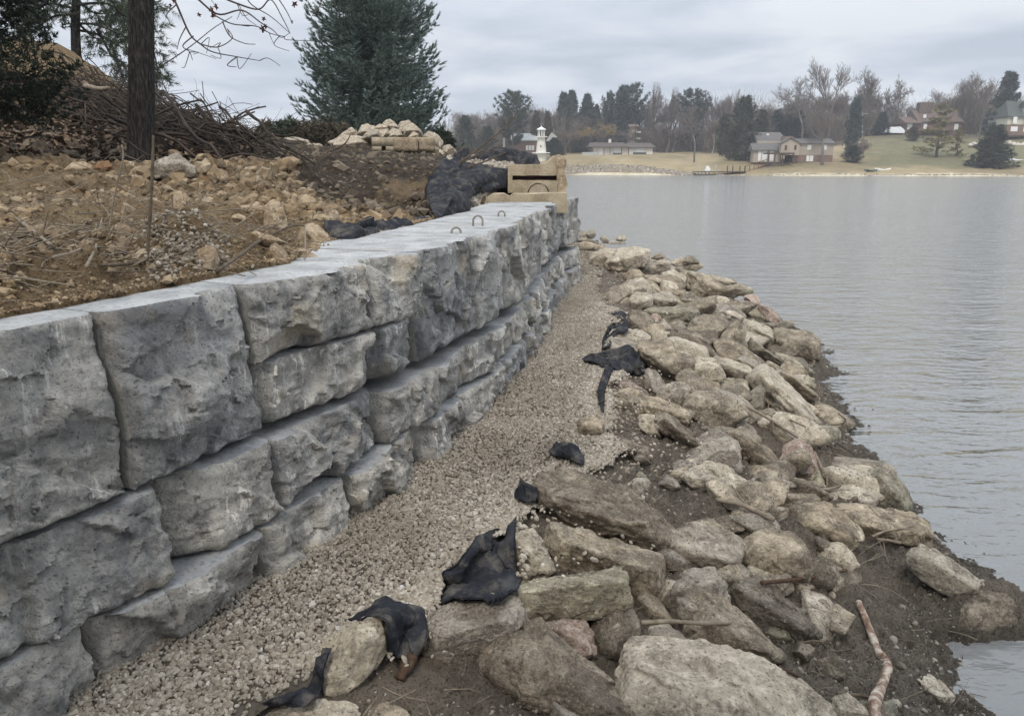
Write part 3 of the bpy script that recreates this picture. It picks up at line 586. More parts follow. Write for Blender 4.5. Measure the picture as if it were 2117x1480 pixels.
RK = '''greyish cobble in the far corner where the wall meets the path|1187,482 1195,478 1208,478 1212,484 1207,490 1192,490|g
round tan stone with a dark foot, second from the far wall corner|1211,484 1218,476 1228,477 1231,486 1226,493 1214,492|p
small triangular stone in the thin far row of riprap|1240,492 1250,488 1258,493 1257,502 1246,503|p
round tan stone topping the low hump of the far row|1273,494 1279,487 1290,487 1295,494 1290,500 1276,499|p
blocky yellow stone under the round tan one of the far row|1252,508 1260,500 1285,499 1297,507 1293,516 1270,519 1255,516|p
tilted slab with a diagonal grain at the far end of the riprap|1255,542 1270,528 1278,516 1300,513 1338,518 1345,530 1335,545 1300,549 1280,563 1262,556|p|1268,540 1300,531 1330,524
flat pale slab beside the diagonal grained far slab|1312,556 1340,546 1342,533 1372,533 1386,545 1384,556 1360,564 1330,570|p
little pointed stone at the skyline between two pale slabs|1345,534 1358,524 1368,526 1373,534 1360,538|r
small yellowish wedge next to the dark peaked stone on the skyline|1385,545 1395,536 1408,532 1412,538 1411,550 1398,551|p
dark brown peaked stone on the skyline above a greenish white one|1413,540 1418,531 1432,531 1445,543 1430,548 1415,547|m
greenish white stone lying under the dark peaked one|1412,548 1425,544 1450,545 1456,552 1440,560 1420,558|p
pale rounded stone left of the greenish white one|1390,556 1405,550 1418,557 1420,574 1400,577|p
cream peaked stone right behind the big slab with the wet underside|1440,560 1455,553 1468,556 1484,580 1465,584 1448,574|p
large grey slab with a dark wet underside overhanging the lake|1416,577 1422,561 1448,571 1480,582 1520,582 1535,593 1537,606 1520,615 1480,622 1450,614 1430,602|r|1450,585 1490,602 1528,600
cream flat stone on top behind the big overhanging grey slab|1484,581 1495,574 1510,576 1524,586 1500,590|p
brown shelf-like slab with a black hollow beneath it|1322,577 1335,569 1400,572 1416,580 1418,594 1395,597 1370,594 1340,589 1325,583|r
thin layered slab low at the gravel edge, left of the brown shelf slab|1262,570 1280,563 1315,565 1322,573 1310,581 1275,579|r
low brownish stone at the gravel edge below the thin layered slab|1278,592 1300,582 1335,586 1346,595 1340,602 1290,602|r
smooth round tan boulder in front of the black hollow|1348,618 1352,608 1375,603 1388,608 1397,622 1386,633 1360,633|p
pale broken stones lump left of the smooth round tan boulder|1303,618 1315,606 1345,605 1350,616 1345,636 1310,638|p
dark angular stone right of the smooth round tan boulder|1398,630 1415,606 1428,605 1450,620 1456,633 1425,635|m
small brown stone tucked above the dark angular one|1375,606 1385,598 1415,600 1420,609 1400,617 1388,612|r
thin upright sliver of stone beside the dark angular one|1456,628 1460,620 1468,630 1471,641 1462,640|p
brown stone slope below the big overhanging grey slab|1472,638 1500,626 1525,622 1560,627 1548,643 1520,657 1480,652|m
pinkish speckled stone on the skyline at the lake edge|1537,612 1548,604 1565,615 1570,627 1560,635 1543,627|d
greenish low stone right of the big overhanging grey slab|1537,600 1548,594 1558,598 1557,607 1540,608|n
reddish brown wedge sloping into the lake|1568,634 1575,629 1600,645 1617,664 1610,672 1590,670 1578,656|d
rounded greenish brown stone beside the reddish wedge|1537,646 1548,637 1570,636 1584,655 1584,666 1560,662 1542,653|n
small dark stone awash at the tip of the reddish wedge|1617,669 1622,663 1635,662 1643,670 1636,677 1622,677|n
large square block standing in the lake at the outermost point|1604,705 1606,676 1640,680 1670,688 1695,702 1699,716 1697,744 1660,746 1620,738 1610,722|r|1612,700 1650,722 1694,712
slab with a clean yellow top leaning against the block in the lake|1541,662 1560,665 1590,680 1611,696 1608,710 1590,714 1560,694 1545,694|p|1552,676 1580,690 1604,700
thin dark slab behind the yellow topped slab|1568,668 1600,668 1608,680 1600,687 1575,677|m
layered stone against the black cloth edge, upper one|1298,652 1310,641 1325,642 1350,660 1356,682 1335,692 1300,690|r
small dark red stone under the long flat greenish slab|1341,660 1350,650 1362,650 1367,661 1358,671 1345,670|d
long flat slab lying level, green moss on its front|1330,645 1345,637 1410,636 1430,645 1428,657 1400,670 1375,668 1360,652|n|1345,645 1390,647 1425,648
dark mossy block at the right end of the long flat slab|1414,652 1425,642 1443,640 1448,653 1435,664 1420,665|n
big speckled boulder below the dark mossy block|1418,684 1435,660 1455,652 1490,660 1512,674 1500,694 1470,708 1445,696|r
grey pyramid shaped stone, the left of two|1356,684 1372,659 1390,682 1375,688|g
grey pyramid shaped stone, the right of two|1390,686 1404,663 1421,682 1415,694 1395,694|g
upright leaning slab with wood-like grain|1480,722 1500,686 1515,664 1541,672 1541,692 1528,716 1510,737 1490,737|r|1500,712 1520,680
smooth yellow tan boulder resting on black cloth|1249,702 1260,684 1300,681 1328,686 1343,700 1335,715 1310,718 1265,710|p
long muddy slab running down from the smooth yellow boulder|1365,702 1372,690 1400,684 1440,690 1475,716 1497,737 1490,749 1470,749 1440,739 1420,729 1400,715|m
big grey slab with a reddish underside between the cloth and the flat topped block|1315,722 1330,712 1365,708 1390,712 1420,730 1437,744 1420,765 1410,783 1390,788 1360,764 1335,745|r|1345,735 1385,760 1415,755
pale flat topped block with sharp square faces|1396,787 1410,765 1420,742 1470,746 1487,759 1498,783 1470,794 1443,800 1415,795|p|1409,767 1440,768 1484,761
tan rounded slab right of the pale flat topped block|1470,750 1485,740 1520,750 1545,757 1558,775 1548,792 1520,789 1495,774|p
small brown cornered stone against the grey cloth fold|1305,757 1310,743 1325,741 1338,751 1325,763 1308,770|r
narrow standing stone left of the pale flat topped block|1334,797 1338,770 1348,763 1360,775 1380,801 1370,815 1345,813|g
small peaked brown stone above the cloth strip at the gravel edge|1258,782 1270,757 1285,760 1301,781 1295,791 1270,791|r
brown stone with white specks at the cloth strip|1248,787 1260,776 1290,785 1336,809 1335,819 1300,811 1270,811 1249,813|d
long grey slab with an iron brown left end at the gravel edge|1247,822 1270,809 1300,806 1350,825 1400,840 1426,852 1422,872 1410,881 1370,871 1320,856 1290,855 1250,860|r|1262,830 1320,834 1400,856
lumpy grey brown stone above the wide overhanging boulder|1355,820 1375,795 1410,794 1428,810 1425,833 1395,842 1370,836|g
wide boulder with a shaded hollow under its front|1413,846 1430,816 1460,807 1500,820 1530,838 1545,857 1535,866 1500,880 1470,884 1440,878 1423,868|r|1430,845 1480,840 1530,855
small triangular mossy stone under the long yellow slab|1527,832 1545,815 1570,797 1581,811 1578,843 1565,859 1545,853|n
long yellowish slab sloping down to the water like a ramp|1548,788 1575,763 1590,759 1606,780 1634,805 1642,820 1667,836 1694,874 1670,884 1640,872 1610,852 1578,818|y|1585,775 1625,825 1672,868
lichen topped slab, the upper of the parallel slabs sloping to the lake|1548,712 1560,705 1592,730 1641,770 1650,778 1635,781 1600,758 1560,732|n
dark wet slab slipping under the lake surface|1598,728 1640,742 1673,762 1680,772 1650,782 1620,763|w
narrow grey slab parallel to the long yellow ramp slab|1583,748 1600,754 1641,785 1687,815 1692,840 1670,838 1640,808 1610,793 1585,773|r
square dark block at the water beside the narrow grey slab|1640,786 1655,776 1680,780 1684,802 1660,805|w
grey slab with white specks below the upright grained slab|1514,740 1530,730 1550,728 1575,745 1594,762 1580,771 1555,778 1530,758|g
dark stone hidden below the pale flat topped block|1468,797 1500,785 1540,785 1548,802 1520,822 1490,808|w
tan wedge under the tan rounded slab|1507,817 1520,800 1540,794 1549,806 1535,826 1515,829|p
flat slab jutting out over the lake with a square yellow end|1583,896 1640,888 1700,882 1728,886 1726,911 1710,925 1670,921 1630,909 1600,909|n|1610,898 1660,897 1715,893
rust stained pinkish pointed boulder|1612,962 1625,925 1645,911 1671,925 1692,963 1676,988 1655,997 1630,989|d|1648,925 1645,945 1662,965
grained brown slab plunging diagonally toward the rust stained boulder|1498,897 1515,887 1545,900 1580,925 1612,962 1600,979 1570,969 1540,939 1508,919|r
mud coated rock with a white streaked crest|1340,870 1370,850 1400,868 1430,898 1453,924 1430,931 1400,911|m
brown rounded boulder alone at the edge of the gravel|1195,875 1205,862 1230,860 1247,870 1245,895 1225,900 1203,895|r
long tan boulder lying alone on the mud slope|1419,988 1435,972 1465,960 1500,970 1540,995 1580,1020 1597,1036 1580,1052 1550,1044 1500,1028 1450,1018 1426,1012|p|1440,995 1500,1000 1570,1030
small brown stone wedged behind the left end of the long tan boulder|1383,987 1395,970 1418,966 1426,976 1420,995 1400,998|r
little T shaped pale stone standing on the mud|1416,954 1420,949 1435,950 1439,960 1430,977 1421,974|p
grey stone half sunk in mud, left of the long tan boulder|1360,1003 1380,982 1395,990 1407,1008 1385,1016|g
small yellowish stone at the end of the gravel|1312,988 1322,973 1336,985 1330,997 1317,996|n
largest muddy boulder at the gravel edge, humped and crumbly|1111,1030 1130,990 1160,975 1215,985 1260,1000 1310,1020 1335,1050 1370,1080 1389,1106 1380,1123 1340,1141 1300,1129 1240,1109 1180,1094 1130,1074 1112,1052|m|1135,1040 1240,1062 1340,1095
small stone leaning on the back of the largest muddy boulder|1296,1007 1315,992 1329,1000 1333,1042 1310,1033|g
smooth oblong boulder standing upright against black cloth|1056,1115 1075,1098 1098,1096 1120,1120 1149,1181 1135,1193 1085,1207 1067,1162|p|1085,1120 1110,1165
big tan boulder with a crumbly flank, above the long oblong boulder|1140,1112 1155,1090 1180,1092 1240,1110 1320,1135 1377,1156 1377,1192 1365,1229 1340,1244 1300,1204 1220,1189 1160,1164 1139,1132|r|1165,1115 1240,1150 1350,1180
long oblong boulder with green and orange stains, laid across others|1047,1226 1065,1208 1120,1195 1200,1185 1270,1177 1297,1190 1307,1231 1300,1257 1260,1268 1180,1280 1110,1290 1068,1277|o|1080,1225 1180,1212 1290,1205
grey rounded boulder with loose soil on its left shoulder|878,1312 900,1275 950,1249 1040,1235 1066,1250 1082,1291 1060,1328 1010,1354 950,1369 898,1354|g
tan barrel shaped boulder tucked into black cloth|655,1402 680,1330 720,1294 770,1271 801,1280 809,1306 795,1342 770,1379 730,1414 690,1434 657,1428|p|700,1360 775,1300
big peaked grey boulder under the orange brick bit|1375,1137 1400,1090 1430,1074 1460,1085 1512,1105 1537,1126 1536,1152 1515,1179 1480,1194 1440,1184 1400,1169|g
square shouldered boulder with level layers, right of the peaked one|1538,1122 1570,1096 1620,1097 1651,1110 1670,1141 1674,1193 1630,1206 1570,1204 1543,1173|r|1565,1135 1620,1140 1660,1150
pointed tan boulder left of the twin slab at the shore|1628,1062 1665,1045 1710,1041 1741,1060 1773,1109 1766,1128 1745,1136 1700,1113 1648,1093|r|1660,1075 1715,1075 1755,1110
wide slab at the shore with a twig lying on it|1727,1043 1755,1039 1830,1070 1880,1064 1911,1085 1925,1111 1916,1129 1880,1132 1810,1113 1768,1092|r|1780,1078 1840,1100 1900,1095
greenish angular boulder with its foot in the water|1783,987 1800,972 1830,974 1866,1005 1885,1041 1882,1066 1850,1064 1808,1043|n|1815,985 1845,1015
brown flat stone half buried below the rust stained boulder|1627,1007 1650,992 1680,998 1727,1031 1700,1039 1660,1028|m
small greenish wedge at the foot of the rust stained boulder|1668,1004 1690,969 1707,1006 1690,1012|n
pale pitted slab leaning at the shore beside the puddle|1879,1147 1895,1129 1930,1139 1976,1170 2022,1201 2012,1230 1970,1232 1918,1203 1888,1177|p|1900,1150 1950,1180 2005,1212
dark gravelly lump on the mud spit by the puddle|1978,1262 2010,1225 2060,1219 2102,1245 2092,1293 2030,1314 1988,1298|m
grey triangular boulder above the lying stick|1370,1237 1400,1200 1440,1177 1476,1180 1502,1211 1512,1242 1490,1266 1430,1274 1388,1261|g
muddy boulder with a rounded head and long tail, right of the stick|1510,1228 1530,1204 1570,1199 1602,1225 1662,1266 1692,1292 1686,1313 1640,1322 1580,1293 1528,1268|m|1550,1230 1590,1250 1650,1295
tan peaked boulder behind the huge pale slab|1418,1292 1445,1245 1465,1231 1522,1265 1562,1300 1607,1346 1614,1384 1560,1374 1480,1349 1423,1339|r|1460,1270 1520,1310 1580,1350
round cobble beside the muddy long tailed boulder|1582,1309 1592,1294 1615,1292 1631,1303 1629,1321 1605,1328|n
small grey stone under the stick, behind the huge pale slab|1331,1333 1345,1295 1375,1289 1422,1325 1400,1344|g
rounded brown boulder hanging under the long oblong boulder|1223,1312 1245,1262 1295,1255 1317,1285 1322,1337 1285,1366 1238,1348|m
mottled pinkish stone under the left half of the long oblong boulder|1118,1297 1170,1282 1205,1284 1222,1311 1228,1352 1200,1366 1158,1333|d
big crumbly mud caked boulder at the bottom, left of the huge slab|998,1362 1030,1310 1075,1299 1110,1297 1142,1315 1202,1370 1282,1440 1325,1495 1250,1530 1150,1500 1058,1462 1018,1425|m|1060,1400 1110,1390 1200,1440
huge pale slab at the bottom of the photo|1294,1444 1316,1340 1350,1324 1420,1331 1500,1344 1582,1385 1652,1430 1742,1500 1710,1565 1500,1590 1298,1550|h|1330,1440 1420,1420 1560,1470
flat pale stone at the bottom edge under the end of the black cloth|503,1477 540,1457 640,1449 727,1451 744,1482 720,1530 558,1530|p
pale stone at the bottom edge between the cloth and the caked boulder|736,1478 770,1449 800,1451 855,1482 842,1520 748,1520|r
rounded brown cobble under the foot of the peeling branch|1750,1477 1770,1449 1800,1441 1842,1455 1853,1482 1832,1520 1768,1520|n
white stone just right of the foot of the peeling branch|1832,1462 1838,1448 1855,1446 1863,1456 1860,1470 1845,1474|p
pale lumpy clod on the mud at the right, above the lake's corner|1895,1401 1925,1395 1952,1420 1978,1441 1950,1455 1918,1434|p
small white stone on the mud right of the bark stick|1712,1229 1718,1220 1726,1226 1727,1236 1718,1238|p
yellowish white stone on the mud, left of the peeling branch|1682,1252 1690,1244 1697,1250 1695,1260 1685,1260|p'''
MT = dict(r='riprap', p='riprap_pale', m='riprap_mud', d='riprap_red', n='riprap_green', g='riprap_grey', h='riprap_pale', y='riprap_pale', o='riprap_green', w='riprap_green')
for ln in RK.split('\n'):
    f = ln.split('|')
    rock(f[0], f[1], MT[f[2]], f[3] if len(f) > 3 else None, k=1.15 if f[2] in 'hy' else 0.85, p=9 if 'ound' in f[0] else 14)
# stones wedged into the gaps, lying under the traced ones
rg = np.random.default_rng(202)
for i in range(250):
    y = 4.9 * math.exp(rg.uniform(0, 1) * math.log(20 / 4.9)) if i < 150 else rg.uniform(2.2, 5.2); t = rg.uniform(0.05, 0.98) if i < 150 else rg.uniform(0.04, 0.75)
    if y < 7 and t < 0.35 and rg.uniform() < 0.7: continue
    x = float(gx(y) + t * (wx(y) - gx(y))); z = float(mud_z(np.array([x]), np.array([y]))[0]); s = rg.uniform(0.13, 0.3) * (0.75 + 0.03 * y) * (1 if i < 150 else 0.6); RSEED[0] += 1; sd_ = RSEED[0]
    V0, F0 = ico(4); N = rg.normal(size=(10, 3)); N /= np.linalg.norm(N, axis=1)[:, None]; h = rg.uniform(0.6, 1.0, 10); Rr = (np.maximum(V0 @ N.T / h, 0.05) ** 40).sum(1) ** (-1 / 40); Rr = np.minimum(Rr, 1.5)
    V = V0 * (Rr * (1 + 0.05 * fbm(V0 * 2.5 + sd_, 4, sd_)))[:, None] * s * np.array([1.0, 0.7, 0.5]); a = rg.uniform(0, 6.28); ti = rg.normal(0.2, 0.3); Rm = np.array(Matrix.Rotation(a, 3, 'Z') @ Matrix.Rotation(ti, 3, 'Y')); V = V @ Rm.T + np.array([x, y, z + s * 0.12])
    mk = ['riprap', 'riprap_pale', 'riprap_mud', 'riprap_grey', 'riprap', 'riprap_pale'][rg.integers(0, 6)]
    o = obj('boulder', V, F0, M[mk], None, (x, y, V[:, 2].min()), True); tag(o, 'small stone wedged in a gap between larger riprap boulders', 'boulder', 'gap filling stones of the riprap'); ROCKS.append((o, V, F0))
# smaller nameless rubble that fills the gaps
r2 = np.random.default_rng(77); n = 15000
y = 1.9 * np.exp(r2.uniform(0, 1, n) * math.log(26 / 1.9)); t = r2.uniform(0.0, 1.02, n); keep = (fbm(np.stack([y * 1.3, t * 3, t * 0], 1), 2, 31) > -0.25) | (t > 0.93); y = y[keep]; t = t[keep]; x = gx(y) + t * (wx(y) - gx(y)); z = mud_z(x, y)
pv, pf = stones(np.stack([x, y, z + 0.003], 1), np.clip(0.010 * np.exp(r2.normal(-0.75, 0.65, len(x))) * (y / 3) ** 0.7, 0.006, 0.16), 2, 41)
M['rubble'] = gravel_mat('mud_pebbles'); 
for e_ in M['rubble'].node_tree.nodes['Color Ramp'].color_ramp.elements: e_.color = tuple(x * 0.85 for x in e_.color[:3]) + (1,)
tag(obj('rubble', pv, pf, M['rubble'], smooth=False), 'pebbles and crumbs on the mud bank', kind='stuff')
RB = []
for o, V, F in ROCKS: RB.append(BVHTree.FromPolygons([tuple(v) for v in V.tolist()], F.tolist()))
BV = BV + RB
# soil crumbs lying on the near boulders
cr_ = []; r3 = np.random.default_rng(9)
for (o, V, F), b in zip(ROCKS, RB):
    lo, hi = V.min(0), V.max(0); A = (hi[0] - lo[0]) * (hi[1] - lo[1])
    if lo[1] > 7: continue
    nn = int(min(260, A * (700 if o.data.materials[0] == M['riprap_mud'] else 210))); cx_ = r3.uniform(lo[0], hi[0]), r3.uniform(lo[1], hi[1])
    for _ in range(nn):
        px = r3.normal(cx_[0], (hi[0] - lo[0]) * 0.3); py = r3.normal(cx_[1], (hi[1] - lo[1]) * 0.3)
        h = b.ray_cast(Vector((px, py, hi[2] + 1)), Vector((0, 0, -1)))
        if h[0] is not None and h[1][2] > 0.55: cr_.append(h[0][:])
cr_ = np.array(cr_); pv, pf = stones(cr_ + np.array([0, 0, 0.002]), 0.004 + 0.006 * r3.beta(1, 3, len(cr_)) * 2, 1, 43)
M['crumb'] = flat('dried_mud', (0.17, 0.142, 0.105), 0.95, 0.4, 40)
tag(obj('rubble', pv, pf, M['crumb'], smooth=False), 'crumbs of dried mud on the boulders', kind='stuff')
# ---------------------------------------------------------------- soil bank behind the wall
def cpt(u, v, Y): return at(u, v, Y)
ctl = [cpt(*c) for c in [(0, 612, 3.0), (0, 560, 3.5), (0, 480, 4.6), (0, 405, 6.6), (0, 352, 8.6), (150, 575, 3.2), (150, 480, 4.8), (160, 400, 7), (170, 345, 9.4),
 (300, 562, 3.6), (300, 480, 5.0), (300, 400, 7.2), (290, 348, 9.6), (450, 545, 4.2), (450, 450, 6.0), (460, 350, 9.4), (560, 500, 5.2), (560, 420, 7.2), (560, 350, 9.5),
 (650, 505, 5.4), (650, 432, 7.0), (640, 385, 8.4), (700, 452, 6.9), (740, 470, 6.6), (700, 490, 6.0),
 (790, 482, 7.4), (850, 468, 8.4), (770, 455, 8.6), (830, 452, 9.6), (880, 445, 9.8), (700, 410, 10.6), (760, 400, 11.0), (820, 392, 11.4), (880, 390, 11.6),
 (620, 335, 11.6), (700, 338, 12.0), (780, 345, 12.4), (860, 345, 12.6), (900, 350, 12.4), (620, 334, 13), (700, 328, 14), (780, 327, 14.2), (860, 326, 14.6),
 (930, 448, 9.2), (980, 428, 9.6), (940, 395, 11.5), (1000, 395, 11.2), (1040, 365, 12.4), (960, 345, 13.2), (1040, 338, 14.2), (1110, 335, 14.5), (940, 330, 15), (1040, 330, 17), (1110, 336, 18),
 (600, 318, 19), (700, 318, 19), (800, 308, 19), (900, 312, 19), (600, 290, 40), (750, 290, 40), (900, 296, 40), (1000, 320, 40), (1000, 330, 24),
 (0, 335, 10), (0, 290, 11.5), (0, 210, 13), (40, 90, 16.5), (100, 88, 16.5), (150, 112, 16.5), (210, 150, 16.8), (270, 205, 17), (150, 215, 13.8), (120, 290, 11.5), (230, 320, 10.8), (220, 250, 13),
 (330, 232, 16), (420, 252, 15.6), (500, 280, 15), (560, 322, 14), (400, 310, 11.8), (500, 318, 11.6), (330, 300, 12)]]
ctl += [np.array(c) for c in [(-14, 24, 3.2), (-9, 24, 2.6), (-4, 24, 2.3), (-14, 40, 2.8), (-20, 17, 4.6), (-22, 30, 3.0), (-12, 8, 1.9), (-8, 4, 1.5), (-16, 12, 2.8), (-5, 1.6, 1.25), (-3.2, 2.0, 1.27), (1.6, 20, 0.9), (1.8, 30, 0.6)]]
CT = np.array(ctl); TCO = tps_fit(CT[:, :2], CT[:, 2], 0.05)
def right_edge(y): return np.where(y < 12.6, wall_x(np.minimum(y, 12.6)) - np.interp(y, [2.2, 3.4, 4.3, 5.4, 12.6], [0.33, 0.43, 0.55, 1.04, 1.04]), np.interp(y, [12.6, 14, 18, 26, 60], [0.1, 0.5, 0.6, 0.2, 0.0]))
def bank_base(x, y):
    q = np.stack([x, y], 1); z = tps_eval(CT[:, :2], TCO, q)
    e = right_edge(y) - x                               # distance behind the wall face: soil laps the block tops
    wgt = np.clip(e / 0.5, 0, 1); wgt = wgt * wgt * (3 - 2 * wgt)
    near = np.interp(y, [2, 4.5, 5.4, 9, 12.6], [1.375, 1.375, 1.30, 1.28, 1.28])
    z = np.where(y < 12.6, near * (1 - wgt) + z * wgt, z)
    return np.clip(z, -0.5, 6.0)
def bank_z(x, y, noise=True):
    z = bank_base(x, y)
    if noise:
        e = np.clip((right_edge(y) - x) / 0.22, 0.10, 1) * np.interp(y, [10.5, 12.5], [1, 0.4]); P = np.stack([x, y, z * 0.7], 1)
        z = z + e * (0.12 * fbm(P * 1.15, 3, 51) + 0.06 * fbm(P * 3.3, 4, 52, 0.6, True) * 0.6 + 0.03 * fbm(P * 8, 4, 53, 0.6))
        for sc, am, sd_ in ((2.6, 0.20, 56), (4.6, 0.14, 54), (9.5, 0.065, 55)):
            f1, f2, vv = voro(P * sc + 0.35 * fbm(P * sc * 1.5, 2, sd_)[:, None], sd_); z = z + e * am * np.clip(0.62 - f1, 0, 1) * (vv > -0.15) * (0.6 + 0.5 * vv)
    return z
def soil_material():
    m = NM('excavated_soil', 0.95, 0.2); g = m.n('ShaderNodeNewGeometry'); v = g.outputs['Position']
    a = m.noise(v, 1.3, 8, 0.6, 0.5); b = m.noise(v, 10, 8, 0.68); c = m.noise(v, 60, 5, 0.7)
    tan = m.ramp(a, [(0.28, (0.11, 0.07, 0.037)), (0.46, (0.23, 0.156, 0.082)), (0.60, (0.33, 0.238, 0.135)), (0.73, (0.44, 0.34, 0.21))])
    tan = m.mix(0.55, tan, m.ramp(b, [(0.3, (0.055, 0.036, 0.02)), (0.5, (0.235, 0.165, 0.092)), (0.7, (0.47, 0.37, 0.235))]))
    tan = m.mix(m.ramp(m.noise(v, 4.3, 5), [(0.62, 0.0), (0.7, 0.7)]), tan, (0.30, 0.135, 0.05))
    dark = m.ramp(b, [(0.3, (0.02, 0.015, 0.010)), (0.5, (0.055, 0.041, 0.028)), (0.7, (0.13, 0.10, 0.068))])
    at_ = m.n('ShaderNodeAttribute'); at_.attribute_name = 'topsoil'
    f = m.ramp(m.math('ADD', at_.outputs['Fac'], m.math('MULTIPLY', m.math('SUBTRACT', b, 0.5), 0.9)), [(0.4, 0.0), (0.6, 1.0)])
    base = m.mix(f, tan, dark)
    base = m.mix(m.ramp(c, [(0.35, 0.85), (0.47, 0.0)]), base, (0.03, 0.022, 0.015)); base = m.mix(m.ramp(c, [(0.57, 0.0), (0.68, 0.4)]), base, (0.46, 0.38, 0.26))
    m.col(base); m.bump(m.math('ADD', b, m.math('MULTIPLY', c, 0.6)), 0.08)
    return m.m
M['soil'] = soil_material()
ys_ = 0.7 * np.exp(np.linspace(0, math.log(60 / 0.7), 600)); tt = np.concatenate([np.linspace(0, 1, 120) * 0.8, 0.8 + 34 * (np.linspace(0, 1, 420)[1:] ** 2.1)])
YY, TT = np.meshgrid(ys_, tt, indexing='ij'); TT = TT * np.clip(YY / 7.0, 0.45, 1.6); XX = right_edge(YY) + 0.02 - TT
zz = bank_z(XX.ravel(), YY.ravel()); zz = np.where(np.arange(len(zz)) % len(tt) == 0, -1.4, zz); BVt = np.stack([XX.ravel(), YY.ravel(), zz], 1); BFt = grid_faces(len(ys_), len(tt))[:, ::-1].copy()
bank = tag(obj('soil_bank', BVt, BFt, M['soil']), 'excavated tan soil bank behind the block wall', kind='structure')
# dark topsoil and leaf litter: the leafy slope on the left, the brush ridge and the far face of the pit
def dark_amt(x, y):
    P = np.stack([x, y, x * 0], 1); n = 0.5 * fbm(P * 0.9, 3, 61); U = 1058.5 + x / y * FPX + 60 * fbm(P * 1.6 + 9, 3, 63); ss = lambda a, b, q: np.clip((q - a) / (b - a), 0, 1)
    d = np.where(U < 560, np.interp(y + n, [9.3, 10.0, 14.2, 15.2], [0, 1, 1, 0.0]), np.interp(y + n, [9.6, 10.3, 15, 20], [0, 0.85, 0.75, 0.7]))
    d = np.maximum(d, ss(330, 420, U) * ss(9.4, 10.2, y + n)); d = np.maximum(d, 0.9 * ss(585, 640, U) * ss(7.3, 8.4, y + n))
    d = d - 0.55 * ss(800, 850, U) * ss(10.0, 10.8, y) * ss(12.2, 11.6, y)
    return np.where(y > 22, 0.9, d)
a_ = bank.data.attributes.new('topsoil', 'FLOAT', 'POINT'); a_.data.foreach_set('value', dark_amt(BVt[:, 0], BVt[:, 1]).astype(np.float32))
BB = BVHTree.FromPolygons([tuple(v) for v in BVt.tolist()], BFt.tolist())
# clods and dead leaves
def bank_scatter(n, y0, y1, tmax, seed, dmin=-1, dmax=2):
    r = np.random.default_rng(seed); y = y0 * np.exp(r.uniform(0, 1, n) * math.log(y1 / y0)); x = right_edge(y) - 0.12 - tmax * np.clip(y / 7, 0.45, 2) * r.uniform(0, 1, n) ** 1.2
    d = dark_amt(x, y); k = (d >= dmin) & (d <= dmax); x, y = x[k], y[k]; return np.stack([x, y, bank_z(x, y)], 1)
M['clod'] = rock_mat('soil_clod', [(0.15, 0.095, 0.05), (0.265, 0.185, 0.1), (0.40, 0.30, 0.18)], mud=(0.2, 0.13, 0.06), mudamt=0.4)
M['clod2'] = gravel_mat('soil_crumbs')
for e_, c_ in zip(M['clod2'].node_tree.nodes['Color Ramp'].color_ramp.elements, [(0.11, 0.07, 0.038), (0.205, 0.138, 0.073), (0.285, 0.20, 0.11), (0.375, 0.28, 0.17), (0.46, 0.37, 0.25), (0.55, 0.48, 0.38)]): e_.color = (*c_, 1)
P1 = bank_scatter(21000, 2.4, 10.4, 7.5, 3, -1, 0.5); P1 = P1[fbm(P1 * np.array([0.9, 0.9, 0]), 3, 57) + np.random.default_rng(58).normal(0, 0.25, len(P1)) > 0.02]; r4 = np.random.default_rng(33)
pv, pf = join([stones(P1, np.clip(0.022 * np.exp(r4.normal(0, 0.65, len(P1))), 0.007, 0.075) * np.clip(P1[:, 1] / 5, 0.6, 1.7), 2, 61, 0.75, 0.6)])
tag(obj('soil_clods', pv, pf, M['clod2'], smooth=False), 'crumbled tan clods over the soil bank', kind='stuff')
M['clod_dark'] = gravel_mat('dark_clods')
for e_ in M['clod_dark'].node_tree.nodes['Color Ramp'].color_ramp.elements: e_.color = (e_.color[0] * 0.42, e_.color[1] * 0.36, e_.color[2] * 0.30, 1)
P2 = bank_scatter(5200, 7.5, 17, 8.5, 4, 0.45)
pv, pf = stones(P2, np.clip(0.035 * np.exp(r4.normal(0, 0.6, len(P2))), 0.012, 0.14), 1, 62, 0.75, 0.6)
tag(obj('soil_clods', pv, pf, M['clod_dark'], smooth=False), 'dark clods of topsoil in the pit and on the ridge', kind='stuff')
M['litter'] = gravel_mat('dead_leaves')
for e_, c_ in zip(M['litter'].node_tree.nodes['Color Ramp'].color_ramp.elements, [(0.05, 0.03, 0.02), (0.085, 0.05, 0.03), (0.13, 0.075, 0.042), (0.17, 0.11, 0.065), (0.25, 0.18, 0.115), (0.32, 0.25, 0.17)]): e_.color = (*c_, 1)
def leaves(P, size, seed):
    r = np.random.default_rng(seed); n = len(P); a = r.uniform(0, 6.28, n); ti = r.normal(0, 0.5, (n, 2))
    ax = np.stack([np.cos(a), np.sin(a), ti[:, 0]], 1); bx = np.stack([-np.sin(a), np.cos(a), ti[:, 1]], 1); s = size * r.uniform(0.6, 1.3, n)[:, None]
    V = np.stack([P - ax * s, P - bx * s * 0.6 + np.array([0, 0, 0.01]), P + ax * s, P + bx * s * 0.6 + np.array([0, 0, 0.012])], 1).reshape(-1, 3)
    return V, np.arange(4 * n).reshape(n, 4)
r5 = np.random.default_rng(12); n = 9000; u = r5.uniform(-60, 560, n); y = r5.uniform(9.2, 15.5, n); x = (u - 1058.5) / FPX * y; d = dark_amt(x, y) > 0.4; x, y = x[d], y[d]
lv, lf = leaves(np.stack([x, y, bank_z(x, y) + 0.02], 1), 0.06, 13)
tag(obj('leaf_litter', lv, lf, M['litter'], smooth=False), 'brown fallen leaves on the shaded slope', kind='stuff')
